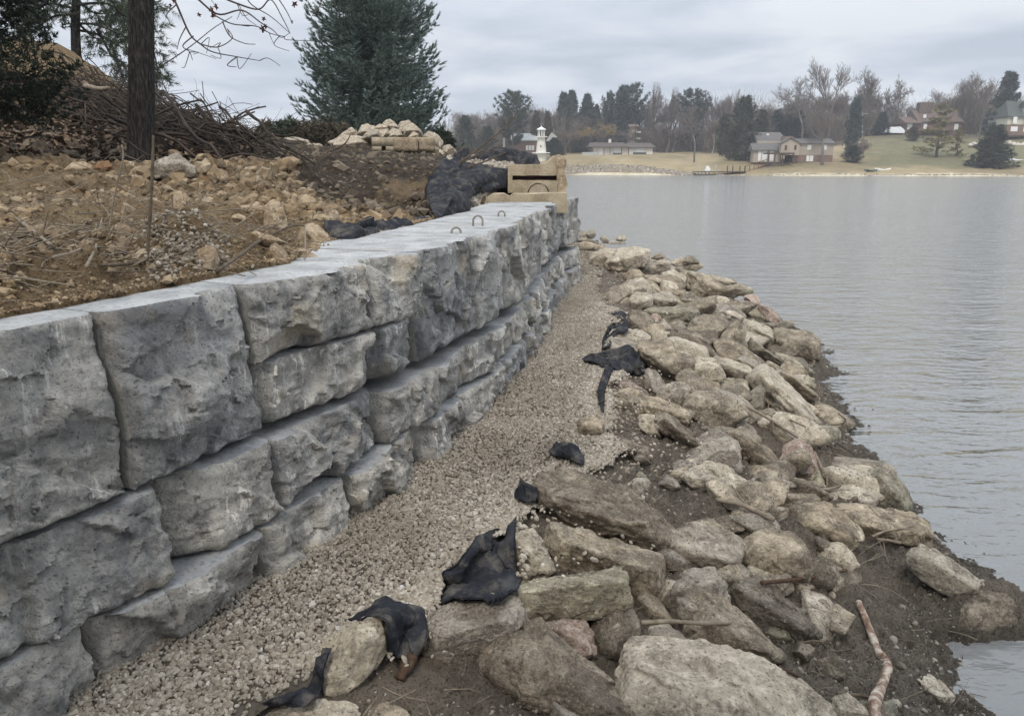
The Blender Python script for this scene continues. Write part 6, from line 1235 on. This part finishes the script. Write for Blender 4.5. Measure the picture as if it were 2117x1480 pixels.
# house behind the lighthouse
Yh = 232; e = empty('house', tuple(at(1085, 330, Yh)), 'red brick house with a pale metal roof right behind the lighthouse', 'house')
pb_('wall', [(1062, 289, 1112, 332)], Yh, 8, 'brick', e); roof_('roof', 1056, 1118, 290, 275, Yh, 8, 'pale_roof', e); poly_('gable', [(1128, 292), (1140, 274), (1152, 284), (1152, 292)], Yh + 1, 4, 'pale_roof', e); windows([(1087, 301, 1092, 311), (1093, 301, 1098, 311), (1099, 301, 1104, 311)], Yh, e); pb_('wall', [(1022, 308, 1060, 333)], Yh + 1, 5, 'pale_roof', e); pb_('chimney', [(1040, 286, 1044, 310)], Yh + 2, 1, 'pale_roof', e)
# ranch house
Yr = 227; e = empty('house', tuple(at(1290, 322, Yr)), 'long low white house with a flat dark roof on the far lawn', 'house')
pb_('wall', [(1226, 303, 1348, 322)], Yr, 9, 'white_wall', e); roof_('roof', 1216, 1297, 303.5, 294, Yr, 9, 'roof_dark', e, 1.2, 0.06); roof_('roof', 1294, 1353, 304.5, 295, Yr + 0.4, 9, 'roof_dark', e, 1.2, 0.08); pb_('chimney', [(1257, 288, 1262, 297)], Yr + 4, 1.2, 'white_wall', e)
windows([(1238, 304, 1247, 320), (1269, 304, 1283, 320), (1314, 305, 1330, 317)], Yr, e, 'trim'); pb_('post', [(1247.5, 304, 1248.3, 322), (1260, 304, 1260.8, 322), (1284, 304, 1285, 322), (1298, 304, 1299, 322)], Yr - 0.8, 0.3, 'wood_dark', e); pb_('terrace_wall', [(1203, 315, 1238, 322)], Yr - 2, 0.5, 'pale_roof', e); pb_('hedge', [(1267, 316.5, 1284, 322), (1309, 315, 1335, 321)], Yr - 1.6, 1.0, 'roof_green', e)
# two storey house on the shore
Yt = 197; e = empty('house', tuple(at(1640, 336, Yt)), 'beige two storey house with a brick lower floor and front gable, near the beach', 'house')
pb_('wall', [(1624, 294, 1720, 321)], Yt, 7, 'beige', e); pb_('lower_wall', [(1640, 321.2, 1720, 336)], Yt + 0.05, 6.8, 'brick', e); poly_('gable', [(1612, 321), (1612, 297), (1630, 287), (1650, 297), (1650, 321)], Yt - 1.5, 1.4, 'beige', e)
roof_('roof', 1626, 1722, 296, 286, Yt, 7, 'roof_grey', e); poly_('gable_roof', [(1609, 298), (1630, 285.5), (1653, 298), (1653, 296.3), (1630, 284), (1609, 296.3)][::-1], Yt - 1.9, 2.2, 'roof_grey', e)
roof_('roof', 1558, 1622, 292, 272.5, Yt + 4, 7, 'roof_grey', e, 0.4, 0.08); pb_('wall', [(1562, 292, 1614, 336)], Yt + 3, 7, 'beige', e); roof_('roof', 1552, 1616, 310, 296, Yt + 0.5, 3, 'roof_grey', e, 0.4); pb_('chimney', [(1614, 282, 1636, 293)], Yt + 2.5, 1.4, 'brick', e); pb_('skylight', [(1580, 277, 1585, 280)], Yt + 3.7, 0.1, 'trim', e)
pb_('lower_wall', [(1556, 311, 1612, 336)], Yt + 0.6, 2.3, 'beige', e); windows([(1619.5, 301, 1624, 311), (1639, 300, 1643.5, 310)], Yt - 1.5, e, 'wood_dark'); windows([(1666, 300, 1674, 310), (1700, 300, 1706, 310), (1666, 322, 1672, 334), (1673, 322, 1680, 334)], Yt, e); windows([(1566, 312, 1572, 333), (1574, 312, 1584, 333), (1590, 312, 1598, 333)], Yt + 0.6, e)
e = empty('pergola', tuple(at(1612, 336, Yt - 4)), 'dark timber pergola at the beige house terrace', 'pergola'); pb_('beam', [(1585, 316, 1641, 319)], Yt - 5, 3.6, 'wood_dark', e)
for u in (1587, 1600, 1616, 1638): pb_('post', [(u, 319, u + 2.2, 339)], Yt - 4.9, 0.3, 'wood_dark', e)
# brick house on the hill
Yk = 236; e = empty('house', tuple(at(1910, 282, Yk)), 'brown brick house with a brown roof on the hill, half behind the yellowish pine', 'house')
pb_('wall', [(1864, 252, 1975, 284)], Yk, 9, 'brick', e); roof_('roof', 1860, 1895, 254, 240, Yk - 0.6, 9, 'roof_brown', e); roof_('roof', 1885, 1978, 252, 226, Yk, 9, 'roof_brown', e); pb_('chimney', [(1886, 212, 1912, 240)], Yk + 3, 2, 'roof_brown', e)
windows([(1866, 256, 1876, 268), (1899, 256, 1906, 268), (1962, 256, 1970, 270), (1896, 237, 1902, 244)], Yk, e); pb_('balcony', [(1900, 270, 1960, 272)], Yk - 2, 2, 'wood_dark', e)
# house at the right edge
Yg = 218; e = empty('house', tuple(at(2110, 283, Yg)), 'cream sided house with a green roof and brick basement at the right edge', 'house')
pb_('wall', [(2069, 239, 2200, 258)], Yg, 9, 'cream', e); pb_('lower_wall', [(2069, 258.3, 2200, 281)], Yg - 0.6, 9, 'brick', e); roof_('roof', 2066, 2210, 241, 206, Yg, 9, 'roof_green', e, 0.6, 0.1); pb_('wall', [(2103, 219, 2150, 240)], Yg - 0.4, 3, 'cream', e); roof_('roof', 2100, 2153, 220, 208, Yg - 0.4, 3, 'roof_green', e); pb_('deck', [(2062, 280, 2200, 283)], Yg - 2, 2, 'wood_dark', e)
windows([(2080, 242, 2088, 256), (2104, 242, 2116, 256), (2120, 242, 2134, 256), (2078, 262, 2092, 272), (2104, 262, 2120, 273), (2111, 222, 2122, 232)], Yg - 0.6, e)
e = empty('house', tuple(at(1310, 300, 240)), 'tan house corner with balconies showing behind the yellow willow', 'house'); pb_('wall', [(1301, 261, 1314, 300)], 240, 5, 'beige', e); roof_('roof', 1298, 1318, 262, 256, 240, 5, 'roof_brown', e); pb_('balcony', [(1311, 272, 1322, 275), (1311, 285, 1322, 288)], 239, 1, 'cream', e); pb_('post', [(1311, 258, 1312.5, 292)], 239, 0.4, 'wood_dark', e)
e = empty('shed', tuple(at(1792, 279, 240)), 'tiny shed with a dark roof between the utility pole and the small dark spruce', 'shed'); pb_('wall', [(1787, 268, 1801, 279)], 240, 3, 'cream', e); roof_('roof', 1784, 1803, 269, 262, 240, 3, 'roof_grey', e)
e = empty('tarp_shelter', tuple(at(1841, 277, 234)), 'bright white tarp covered shelter on the hilltop lawn', 'shelter'); poly_('cover', [(1820, 275), (1823, 269), (1832, 263), (1852, 262), (1859, 267), (1862, 270), (1862, 275.5)], 234, 5, 'tarp', e); pb_('frame', [(1821, 275, 1822, 278), (1860, 275, 1861, 278)], 234.2, 4, 'trim', e)
o = MB(); b = at(1783, 280, 236); o.tube([b - np.array([0, 0, 0.5]), at(1783, 232, 236)], 0.17, 8); o.box((b[0] - 0.9, 235.9, at(1783, 236, 236)[2]), (b[0] + 0.9, 236.1, at(1783, 236, 236)[2] + 0.12)); tag(o.done('utility_pole', [M['pale_roof']], None, False, tuple(b)), 'pale utility pole standing on the hill left of the small shed', 'pole')
# docks, boats and small shore furniture
def boat(u0, u1, v0, v1, Y, mat, label, name='rowing_boat'):
    x0, x1 = X_(u0, Y), X_(u1, Y); z0, z1 = Z_(u0, v1, Y), Z_(u0, v0, Y); n = 14; V = []; F = []; L = x1 - x0; W = 0.75
    for i in range(n + 1):
        t = i / n; w_ = W * (math.sin(math.pi * min(1, t * 0.62 + 0.38)) ** 0.7); sh = (z1 - z0) * (0.8 + 0.5 * (2 * t - 1) ** 2)
        for (a, b) in ((-1, 1), (-0.75, 0.25), (0, 0), (0.75, 0.25), (1, 1), (0.85, 0.92), (0.6, 0.35), (0, 0.15), (-0.6, 0.35), (-0.85, 0.92)): V.append((x0 + L * t, Y + a * w_, z0 + sh * b))
    for i in range(n):
        for j in range(10): F.append((i * 10 + j, (i + 1) * 10 + j, (i + 1) * 10 + (j + 1) % 10, i * 10 + (j + 1) % 10))
    F += [tuple(range(10)), tuple(range(n * 10, n * 10 + 10))[::-1]]; e = empty(name, (x0, Y, z0), label, 'boat'); attach(obj('hull', np.array(V), F, M[mat], None, None, True), e); m = MB()
    for t in (0.35, 0.65): m.box((x0 + L * t, Y - W * 0.8, z0 + (z1 - z0) * 0.6), (x0 + L * t + 0.25, Y + W * 0.8, z0 + (z1 - z0) * 0.7))
    attach(m.done('seat', [M['trim']]), e); return e
boat(1790, 1815, 351, 357, 184, 'boat_green', 'dark green rowing boat pulled up on the far beach'); boat(1813, 1843, 349, 355, 185.5, 'trim', 'white boat lying beside the green one on the far beach'); boat(2087, 2122, 329, 334, 193, 'tarp', 'long white kayak lying on the lawn at the right edge', 'kayak')
Yd = 192; e = empty('dock', tuple(at(1470, 357, Yd)), 'low timber dock with pale posts on the far shore', 'dock'); pb_('deck', [(1438, 355, 1490, 356.6)], Yd - 3, 3, 'wood_dark', e)
for u, v in ((1445, 341), (1459, 340), (1479, 340), (1452, 352), (1467, 352), (1486, 350)): pb_('post', [(u, v, u + 1.4, 361)], Yd - 2.2, 0.2, 'pale_roof', e)
e = empty('boat_lift', tuple(at(1463, 354, Yd)), 'white watercraft sitting on a small lift at the dock', 'watercraft'); poly_('hull', [(1459, 353), (1461, 346), (1465, 343), (1467, 346), (1470, 350), (1468, 353)], Yd - 2.6, 0.9, 'trim', e); pb_('cradle', [(1458, 353, 1471, 354.5)], Yd - 2.7, 1.1, 'pale_roof', e)
e = empty('dock', tuple(at(1520, 357, Yd)), 'dark dock with black posts right of the pale posted dock', 'dock'); pb_('deck', [(1495, 354.5, 1545, 356.5)], Yd - 3, 3, 'wood_dark', e)
for u in (1504, 1515, 1530, 1540): pb_('post', [(u, 343, u + 1.6, 361)], Yd - 2.2, 0.2, 'wood_dark', e)
e = empty('beach_stairs', tuple(at(1565, 350, 193)), 'dark red timber stairs with railings leading from the dock to the beige house', 'stairs')
for i in range(9): u = 1540 + i * 6; pb_('step', [(u, 356 - i * 2.1, u + 6.5, 357.4 - i * 2.1)], 191 + i * 0.5, 1.6, 'wood_red', e)
for i in range(6): u = 1541 + i * 9; pb_('post', [(u, 344 - i * 3, u + 1.2, 357 - i * 3)], 191 + i * 0.7, 0.15, 'wood_red', e)
m = MB(); m.tube([at(1541, 344.5, 191), at(1587, 329.5, 194.5)], 0.07, 6); attach(m.done('railing', [M['wood_red']]), e)
e = empty('chair', tuple(at(1669, 320, 192)), 'pair of beach chairs shapes by the dock', 'chair') if False else None
V0, F0 = ico(3); b = onz(1571, 362.5, WATER); tag(obj('buoy', V0 * 0.28 + np.array([b[0], b[1], WATER + 0.1]), F0, M['tarp'], None, (b[0], b[1], WATER)), 'white mooring buoy floating off the dark dock', 'buoy')
# ---- bare trees of the far shore
def bare(seed, spread=0.5, up=0.6, levels=6, fork=0.3, h=20.0, r0=0.32, twig=0.02, nb=(2, 4)):
    r = np.random.default_rng(seed); seg = {0: [], 1: []}
    def grow(p, d, L, rad, lv):
        q = p; k = 3; dd = d.copy()
        for i in range(k):
            dd = dd + r.normal(0, 0.10, 3) + np.array([0, 0, 0.05 * up]); dd /= np.linalg.norm(dd); q2 = q + dd * L / k; ra, rb = rad * (1 - 0.4 * i / k), rad * (1 - 0.4 * (i + 1) / k); seg[0 if lv < 3 else 1].append((q, q2, max(ra, twig), max(rb, twig * 0.8)))
            if lv < levels and lv >= 1 and i < k - 1 and r.uniform() < 0.75: grow(q2, br(dd, lv), L * r.uniform(0.5, 0.72), rb * 0.6, lv + 1)
            q = q2
        if lv < levels:
            for _ in range(r.integers(nb[0], nb[1])): grow(q, br(dd, lv), L * r.uniform(0.55, 0.8), rad * 0.55, lv + 1)
    def br(d, lv):
        n = r.normal(size=3); n -= d * n.dot(d); n /= np.linalg.norm(n) + 1e-9; x = d + n * spread * r.uniform(0.5, 1.3); x[2] += 0.22 * up; return x / np.linalg.norm(x)
    grow(np.zeros(3), np.array([0.02, 0, 1.0]), h * fork, r0, 0)
    out = []
    for g in (0, 1):
        A = np.array([s[0] for s in seg[g]]); B = np.array([s[1] for s in seg[g]]); Ra = np.array([s[2] for s in seg[g]]); Rb = np.array([s[3] for s in seg[g]]); D = B - A; D /= np.linalg.norm(D, axis=1)[:, None] + 1e-9
        n1 = np.cross(D, np.array([0.3, 0.9, 0.2])); n1 /= np.linalg.norm(n1, axis=1)[:, None] + 1e-9; n2 = np.cross(D, n1); k = 3 if g else 5; ring = lambda P, Rr: np.stack([P + (n1 * math.cos(2 * math.pi * j / k) + n2 * math.sin(2 * math.pi * j / k)) * Rr[:, None] for j in range(k)], 1)
        V = np.concatenate([ring(A, Ra), ring(B, Rb)], 1).reshape(-1, 3); b = (np.arange(len(A)) * 2 * k)[:, None, None]; F = np.array([[j, (j + 1) % k, k + (j + 1) % k, k + j] for j in range(k)])[None] + b; out.append((V, F.reshape(-1, 4)))
    allv = np.concatenate([out[0][0], out[1][0]]); sc = h / allv[:, 2].max(); wd = np.percentile(np.abs(allv[:, :2]), 97) * sc * 2
    return [(V * sc, F) for V, F in out], wd
M['bare'] = flat('grey_bark', (0.145, 0.125, 0.11), 0.95, 0.25, 0.3); M['twigs'] = flat('grey_twigs', (0.165, 0.135, 0.115), 0.95, 0.2, 0.2); M['willow'] = flat('yellow_twigs', (0.30, 0.225, 0.105), 0.95, 0.2, 0.2); M['birch'] = flat('pale_bark', (0.40, 0.38, 0.34), 0.9, 0.3, 1.0)
VAR = []
for sd_, kw in ((1, dict(spread=0.75, up=0.35)), (2, dict(spread=0.55, up=0.7)), (3, dict(spread=0.45, up=0.9, fork=0.34)), (4, dict(spread=0.65, up=0.5, fork=0.22)), (5, dict(spread=0.9, up=0.1, fork=0.2)), (6, dict(spread=0.38, up=1.1, fork=0.3))):
    g, wd = bare(sd_ * 7, **kw); VAR.append((g, wd, {}))
def bare_tree(u, vt, Y, wpx, var, label, mat=('bare', 'twigs'), group=None, vb=None):
    g, wd, cache = VAR[var]; p = gp_(u, Y)
    if vb is not None: p = at(u, vb, Y)
    H = at(u, vt, Y)[2] - p[2]; e = empty('bare_tree', tuple(p), label, 'tree', group)
    if mat not in cache:
        a = obj('trunk', g[0][0], g[0][1], M[mat[0]], e, None, True); b = obj('crown', g[1][0], g[1][1], M[mat[1]], e, None, False); cache[mat] = (a.data, b.data)
    else:
        for nm, d in zip(('trunk', 'crown'), cache[mat]): o = bpy.data.objects.new(nm, d); COL.objects.link(o); o.parent = e
    s = H / 20.0; w_ = wpx * Y / FPX / wd if wpx else s; e.scale = (w_, w_, s); e.rotation_euler = (0, 0, u * 1.7); return e
bare_tree(1653, 152, 222, 120, 0, 'tall spreading bare tree at the left of the three tallest, with a clean forked trunk'); bare_tree(1704, 117, 236, 95, 1, 'tallest bare tree of the far shore, upswept crown'); bare_tree(1780, 134, 240, 70, 3, 'tall bare tree with a rounded top, right of the tallest one'); bare_tree(1848, 152, 245, 75, 4, 'flat topped bare tree standing by itself above the white shelter')
bare_tree(1978, 144, 240, 75, 3, 'big bare tree left of the tall hilltop spruce'); bare_tree(2022, 150, 226, 70, 1, 'bare tree with pale trunk right against the tall hilltop spruce', vb=285); bare_tree(1700, 205, 193, 115, 4, 'round twiggy brown tree standing before the right end of the beige house', ('bare', 'twigs')); bare_tree(1435, 212, 200, 85, 0, 'two stemmed bare tree at the water side of the far lawn', vb=336)
bare_tree(1470, 245, 218, 40, 2, 'thin pale barked birch right of the two stemmed tree', ('birch', 'twigs')); bare_tree(1345, 170, 255, 45, 5, 'narrow upright poplar left of the broad dark spruce, tallest of the middle wood'); bare_tree(1490, 183, 250, 45, 5, 'narrow upright poplar right of the dark spruce in the middle wood'); bare_tree(1470, 186, 256, 40, 5, 'second narrow poplar just left of the first one by the middle wood spruce')
bare_tree(1250, 250, 236, 115, 4, 'yellow twigged willow with a broad round crown behind the low white house', ('bare', 'willow')); bare_tree(1218, 238, 243, 70, 0, 'purplish grey round bare tree left of the yellow willow'); bare_tree(1170, 252, 222, 50, 1, 'dark forked bare tree right of the lighthouse', vb=325); bare_tree(985, 236, 215, 55, 0, 'bare tree left of the tall white pine, near the spruce edge'); bare_tree(1090, 220, 250, 60, 2, 'bare grey tree between the white pine and the lighthouse'); bare_tree(1382, 180, 262, 40, 5, 'faint thin poplar between the two dark conifers of the middle wood')
bare_tree(1772, 282, 197, 60, 4, 'low dark bare tree at the right end of the beige house', vb=338); bare_tree(1560, 240, 215, 50, 2, 'bare sapling clump behind the big dark cypress')
rw = np.random.default_rng(62); GW = 'bare trees of the grey wood across the lake'
for u in list(np.arange(945, 2117, 11)):
    u = u + rw.uniform(-8, 8)
    if 1840 < u < 1870: continue
    vt = np.interp(u, [940, 1060, 1120, 1250, 1350, 1480, 1560, 1640, 1750, 1900, 2000, 2117], [242, 222, 232, 222, 200, 208, 225, 205, 185, 205, 190, 215]) + rw.normal(0, 9)
    bare_tree(u, vt, rw.uniform(246, 285), rw.uniform(45, 80), int(rw.integers(0, 6)), 'grey leafless tree in the unbroken wood behind the far houses', group=GW)
for u in list(np.arange(950, 2117, 22)):
    u = u + rw.uniform(-10, 10)
    if 1790 < u < 1880: continue
    bare_tree(u, np.interp(u, [940, 1200, 1500, 1800, 2117], [268, 262, 250, 235, 240]) + rw.normal(0, 8), rw.uniform(238, 262), rw.uniform(55, 85), int(rw.choice([0, 4, 3])), 'grey leafless tree in the unbroken wood behind the far houses', group=GW)
# leafless undergrowth that closes the wood under the crowns
ru = np.random.default_rng(63); n = 34000; u = ru.uniform(915, 2160, n); Y = ru.uniform(236, 292, n); ok = ~((u > 1170) & (u < 1440) & (Y < 243)) & ~((u > 1790) & (u < 1885) & (Y < 262)); u, Y = u[ok], Y[ok]; n = len(u); x = (u - 1058.5) / FPX * Y
qq = np.unique(np.round(np.stack([x / 4, Y / 4], 1)), axis=0); hz = {(a, b): gz(a * 4, b * 4) for a, b in qq}; z = np.array([hz[(a, b)] for a, b in np.round(np.stack([x / 4, Y / 4], 1))])
hh = np.minimum(ru.gamma(3.0, 2.1, n), 11) * (1 + 0.6 * fbm(np.stack([x * 0.12, Y * 0.05, x * 0], 1), 3, 5)) * np.interp(u, [900, 1500, 1800, 2160], [0.9, 1.15, 1.0, 1.0]); b = np.stack([x, Y, z - 0.3], 1); z0 = ru.uniform(0, 0.6, n) * hh; b[:, 2] += z0; w_ = ru.uniform(0.04, 0.10, n)[:, None]; tl = ru.normal(0, 0.35, (n, 2)) * (hh - z0)[:, None]
tip = b + np.stack([tl[:, 0], tl[:, 1], hh - z0], 1); V = np.stack([b - np.array([1, 0, 0]) * w_, b + np.array([1, 0, 0]) * w_, tip], 1).reshape(-1, 3); M['under'] = gravel_mat('undergrowth_twigs')
for e_, c_ in zip(M['under'].node_tree.nodes['Color Ramp'].color_ramp.elements, [(0.06, 0.05, 0.04), (0.10, 0.085, 0.07), (0.135, 0.115, 0.095), (0.17, 0.14, 0.115), (0.20, 0.165, 0.13), (0.24, 0.2, 0.15)]): e_.color = (*c_, 1)
tag(obj('undergrowth', V, np.arange(len(V)).reshape(-1, 3), M['under'], smooth=False), 'grey brown leafless undergrowth of the far wood', kind='stuff')
# ---- conifers of the far shore
M['fc1'] = needle_mat('far_needles_blue', (0.03, 0.045, 0.044), (0.055, 0.075, 0.07), (0.095, 0.115, 0.10)); M['fc2'] = needle_mat('far_needles_green', (0.025, 0.034, 0.02), (0.05, 0.062, 0.036), (0.09, 0.10, 0.06)); M['fc3'] = needle_mat('far_needles_yellow', (0.10, 0.095, 0.035), (0.19, 0.165, 0.065), (0.30, 0.25, 0.11)); M['fc4'] = needle_mat('far_needles_brown', (0.05, 0.042, 0.026), (0.085, 0.068, 0.045), (0.12, 0.10, 0.068))
CV = {}
def con_mesh(kind, seed):
    if (kind, seed) in CV: return CV[(kind, seed)]
    kw = dict(spruce=dict(prof=lambda t: 3.1 * max(0, 1 - t) ** 0.85 + 0.1, dz=0.45, nbr=10, step=0.6, tw=0.9, nper=6, nl=0.55, nw=0.085, droop=0.3, up=0.25, zlo=0.06), pine=dict(prof=lambda t: 3.6 * (0.35 + 0.65 * math.sin(min(1, max(0, (t - 0.12) / 0.88)) * 2.6)) * max(0, 1 - max(0, t - 0.7) * 2.6), dz=0.7, nbr=6, step=0.6, tw=1.1, nper=9, nl=0.6, nw=0.075, droop=-0.05, up=0.3, zlo=0.14, lift=0.25), tier=dict(prof=lambda t: 3.4 * (1 - 0.8 * t) * (0.55 + 0.45 * math.sin(t * 38)), dz=0.8, nbr=5, step=0.6, tw=0.9, nper=6, nl=0.5, nw=0.07, droop=0.05, up=0.15, zlo=0.2), column=dict(prof=lambda t: 2.3 * (1 - t ** 2.2) ** 0.8 * min(1, t * 5 + 0.35), dz=0.5, nbr=8, step=0.6, tw=0.8, nper=5, nl=0.5, nw=0.07, droop=0.0, up=0.35, zlo=0.04, lift=0.4))[kind]
    V, F = conifer(12.0, seed=seed, **kw); me = None; CV[(kind, seed)] = [V, F, {}]; return CV[(kind, seed)]
def con(u, vt, Y, wpx, kind, mat, label, seed=1, vb=None, group=None):
    V, F, c = con_mesh(kind, seed); p = gp_(u, Y) if vb is None else at(u, vb, Y); H = at(u, vt, Y)[2] - p[2]; e = empty('conifer', tuple(p), label, 'tree', group)
    if mat not in c:
        o = obj('crown', V, F, M[mat], e, None, False); mb = MB(); mb.tube([(0, 0, -1), (0, 0, 6), (0, 0, 11.6)], [0.22, 0.14, 0.03], 6); t = mb.done('trunk', [M['bare']], e, True); c[mat] = (o.data, t.data)
    else:
        for nm, d in zip(('crown', 'trunk'), c[mat]): o = bpy.data.objects.new(nm, d); COL.objects.link(o); o.parent = e
    w_ = wpx * Y / FPX / {'spruce': 4.9, 'pine': 6.4, 'tier': 6.4, 'column': 4.6}[kind]; e.scale = (w_, w_, H / 12.0); e.rotation_euler = (0, 0, u * 0.9); return e
con(1060, 193, 226, 62, 'pine', 'fc2', 'tall ragged white pine with bare lower limbs, left of the lighthouse', 2, vb=318); con(963, 240, 212, 46, 'column', 'fc2', 'dark green bushy conifer next to the big near spruce', 3); con(1008, 262, 214, 42, 'column', 'fc2', 'olive conifer between the bushy one and the ragged white pine', 4, vb=325); con(1108, 229, 236, 26, 'spruce', 'fc4', 'brownish thin spruce behind the lighthouse house, left one', 1); con(1131, 230, 238, 26, 'spruce', 'fc4', 'brownish thin spruce behind the lighthouse house, right one', 2)
con(1147, 285, 222, 34, 'column', 'fc2', 'dense dark arborvitae immediately right of the lighthouse', 3, vb=326); con(1156, 300, 224, 26, 'column', 'fc2', 'short round evergreen at the right foot of the arborvitae', 4, vb=326)
con(1163, 190, 252, 40, 'spruce', 'fc1', 'left peak of the dark twin spruces above the lighthouse', 1); con(1180, 187, 252, 40, 'spruce', 'fc1', 'right peak of the dark twin spruces above the lighthouse', 2); con(1212, 194, 250, 46, 'spruce', 'fc1', 'dark broad spruce beside the twin spruces', 3); con(1231, 216, 250, 24, 'spruce', 'fc1', 'small spruce at the right shoulder of the dark broad spruce', 4)
con(1256, 194, 255, 28, 'pine', 'fc1', 'thin see-through pine between the two spruce groups', 5); con(1281, 179, 250, 44, 'spruce', 'fc1', 'dark spruce, left peak of the group above the willow', 2); con(1302, 176, 252, 52, 'pine', 'fc1', 'wide crowned dark pine, right peak of the group above the willow', 6); con(1428, 188, 238, 56, 'pine', 'fc1', 'dark double topped fir in the middle wood', 7, vb=300)
con(1532, 200, 205, 62, 'column', 'fc2', 'biggest dark cypress standing on the shore left of the beige house', 5, vb=338); con(1492, 236, 216, 32, 'column', 'fc2', 'dark green column tree left of the biggest cypress', 3); con(1508, 270, 206, 30, 'column', 'fc4', 'brown green bush tree at the left foot of the biggest cypress', 4, vb=332); con(1568, 228, 215, 34, 'column', 'fc2', 'dark evergreen right of the biggest cypress', 6)
for u, vt, w_, s, lab in ((1600, 226, 40, 1, 'left spruce of the dark group above the beige house roof'), (1625, 217, 38, 2, 'middle and tallest spruce of the dark group above the beige house roof'), (1645, 228, 40, 3, 'right spruce of the dark group above the beige house roof')): con(u, vt, 232, w_, 'spruce', 'fc1', lab, s)
con(1757, 203, 205, 34, 'column', 'fc1', 'slim dark cypress above the right end of the beige house', 3, vb=335); con(1814, 232, 236, 30, 'spruce', 'fc1', 'small neat dark spruce left of the white shelter', 4); con(2060, 147, 226, 58, 'spruce', 'fc1', 'tall dark spruce on the hilltop left of the cream house', 5); con(1934, 212, 200, 96, 'tier', 'fc3', 'large yellowish pine with drooping tiers on the slope', 8, vb=335); con(1976, 262, 200, 46, 'tier', 'fc3', 'smaller yellowish pine at the right of the large one', 9, vb=335); con(2047, 258, 186, 72, 'spruce', 'fc2', 'dark green little spruce standing alone on the lower lawn', 3, vb=352); con(1880, 262, 222, 26, 'column', 'fc4', 'brown bush before the brick house on the hill', 6)
con(1762, 300, 196, 40, 'column', 'fc2', 'low dark evergreen at the right corner of the beige house', 4, vb=337)
# ---------------------------------------------------------------- thin damp air over the lake
def haze():
    x0, x1, y0, y1, z0, z1 = -700, 900, -30, 830, -4, 60
    V = [(x0, y0, z0), (x1, y0, z0), (x1, y1, z0), (x0, y1, z0), (x0, y0, z1), (x1, y0, z1), (x1, y1, z1), (x0, y1, z1)]
    m = bpy.data.materials.new('haze'); m.use_nodes = True; t = m.node_tree; t.nodes.clear(); o = t.nodes.new('ShaderNodeOutputMaterial'); v = t.nodes.new('ShaderNodeVolumePrincipled')
    v.inputs['Color'].default_value = (0.93, 0.95, 1.0, 1); v.inputs['Density'].default_value = 0.0006; v.inputs['Anisotropy'].default_value = 0.2; t.links.new(v.outputs[0], o.inputs['Volume'])
    tag(obj('haze', np.array(V, float), [(3, 2, 1, 0), (4, 5, 6, 7), (0, 1, 5, 4), (1, 2, 6, 5), (2, 3, 7, 6), (3, 0, 4, 7)], m, smooth=False), 'thin grey haze over the lake', kind='stuff')
haze()
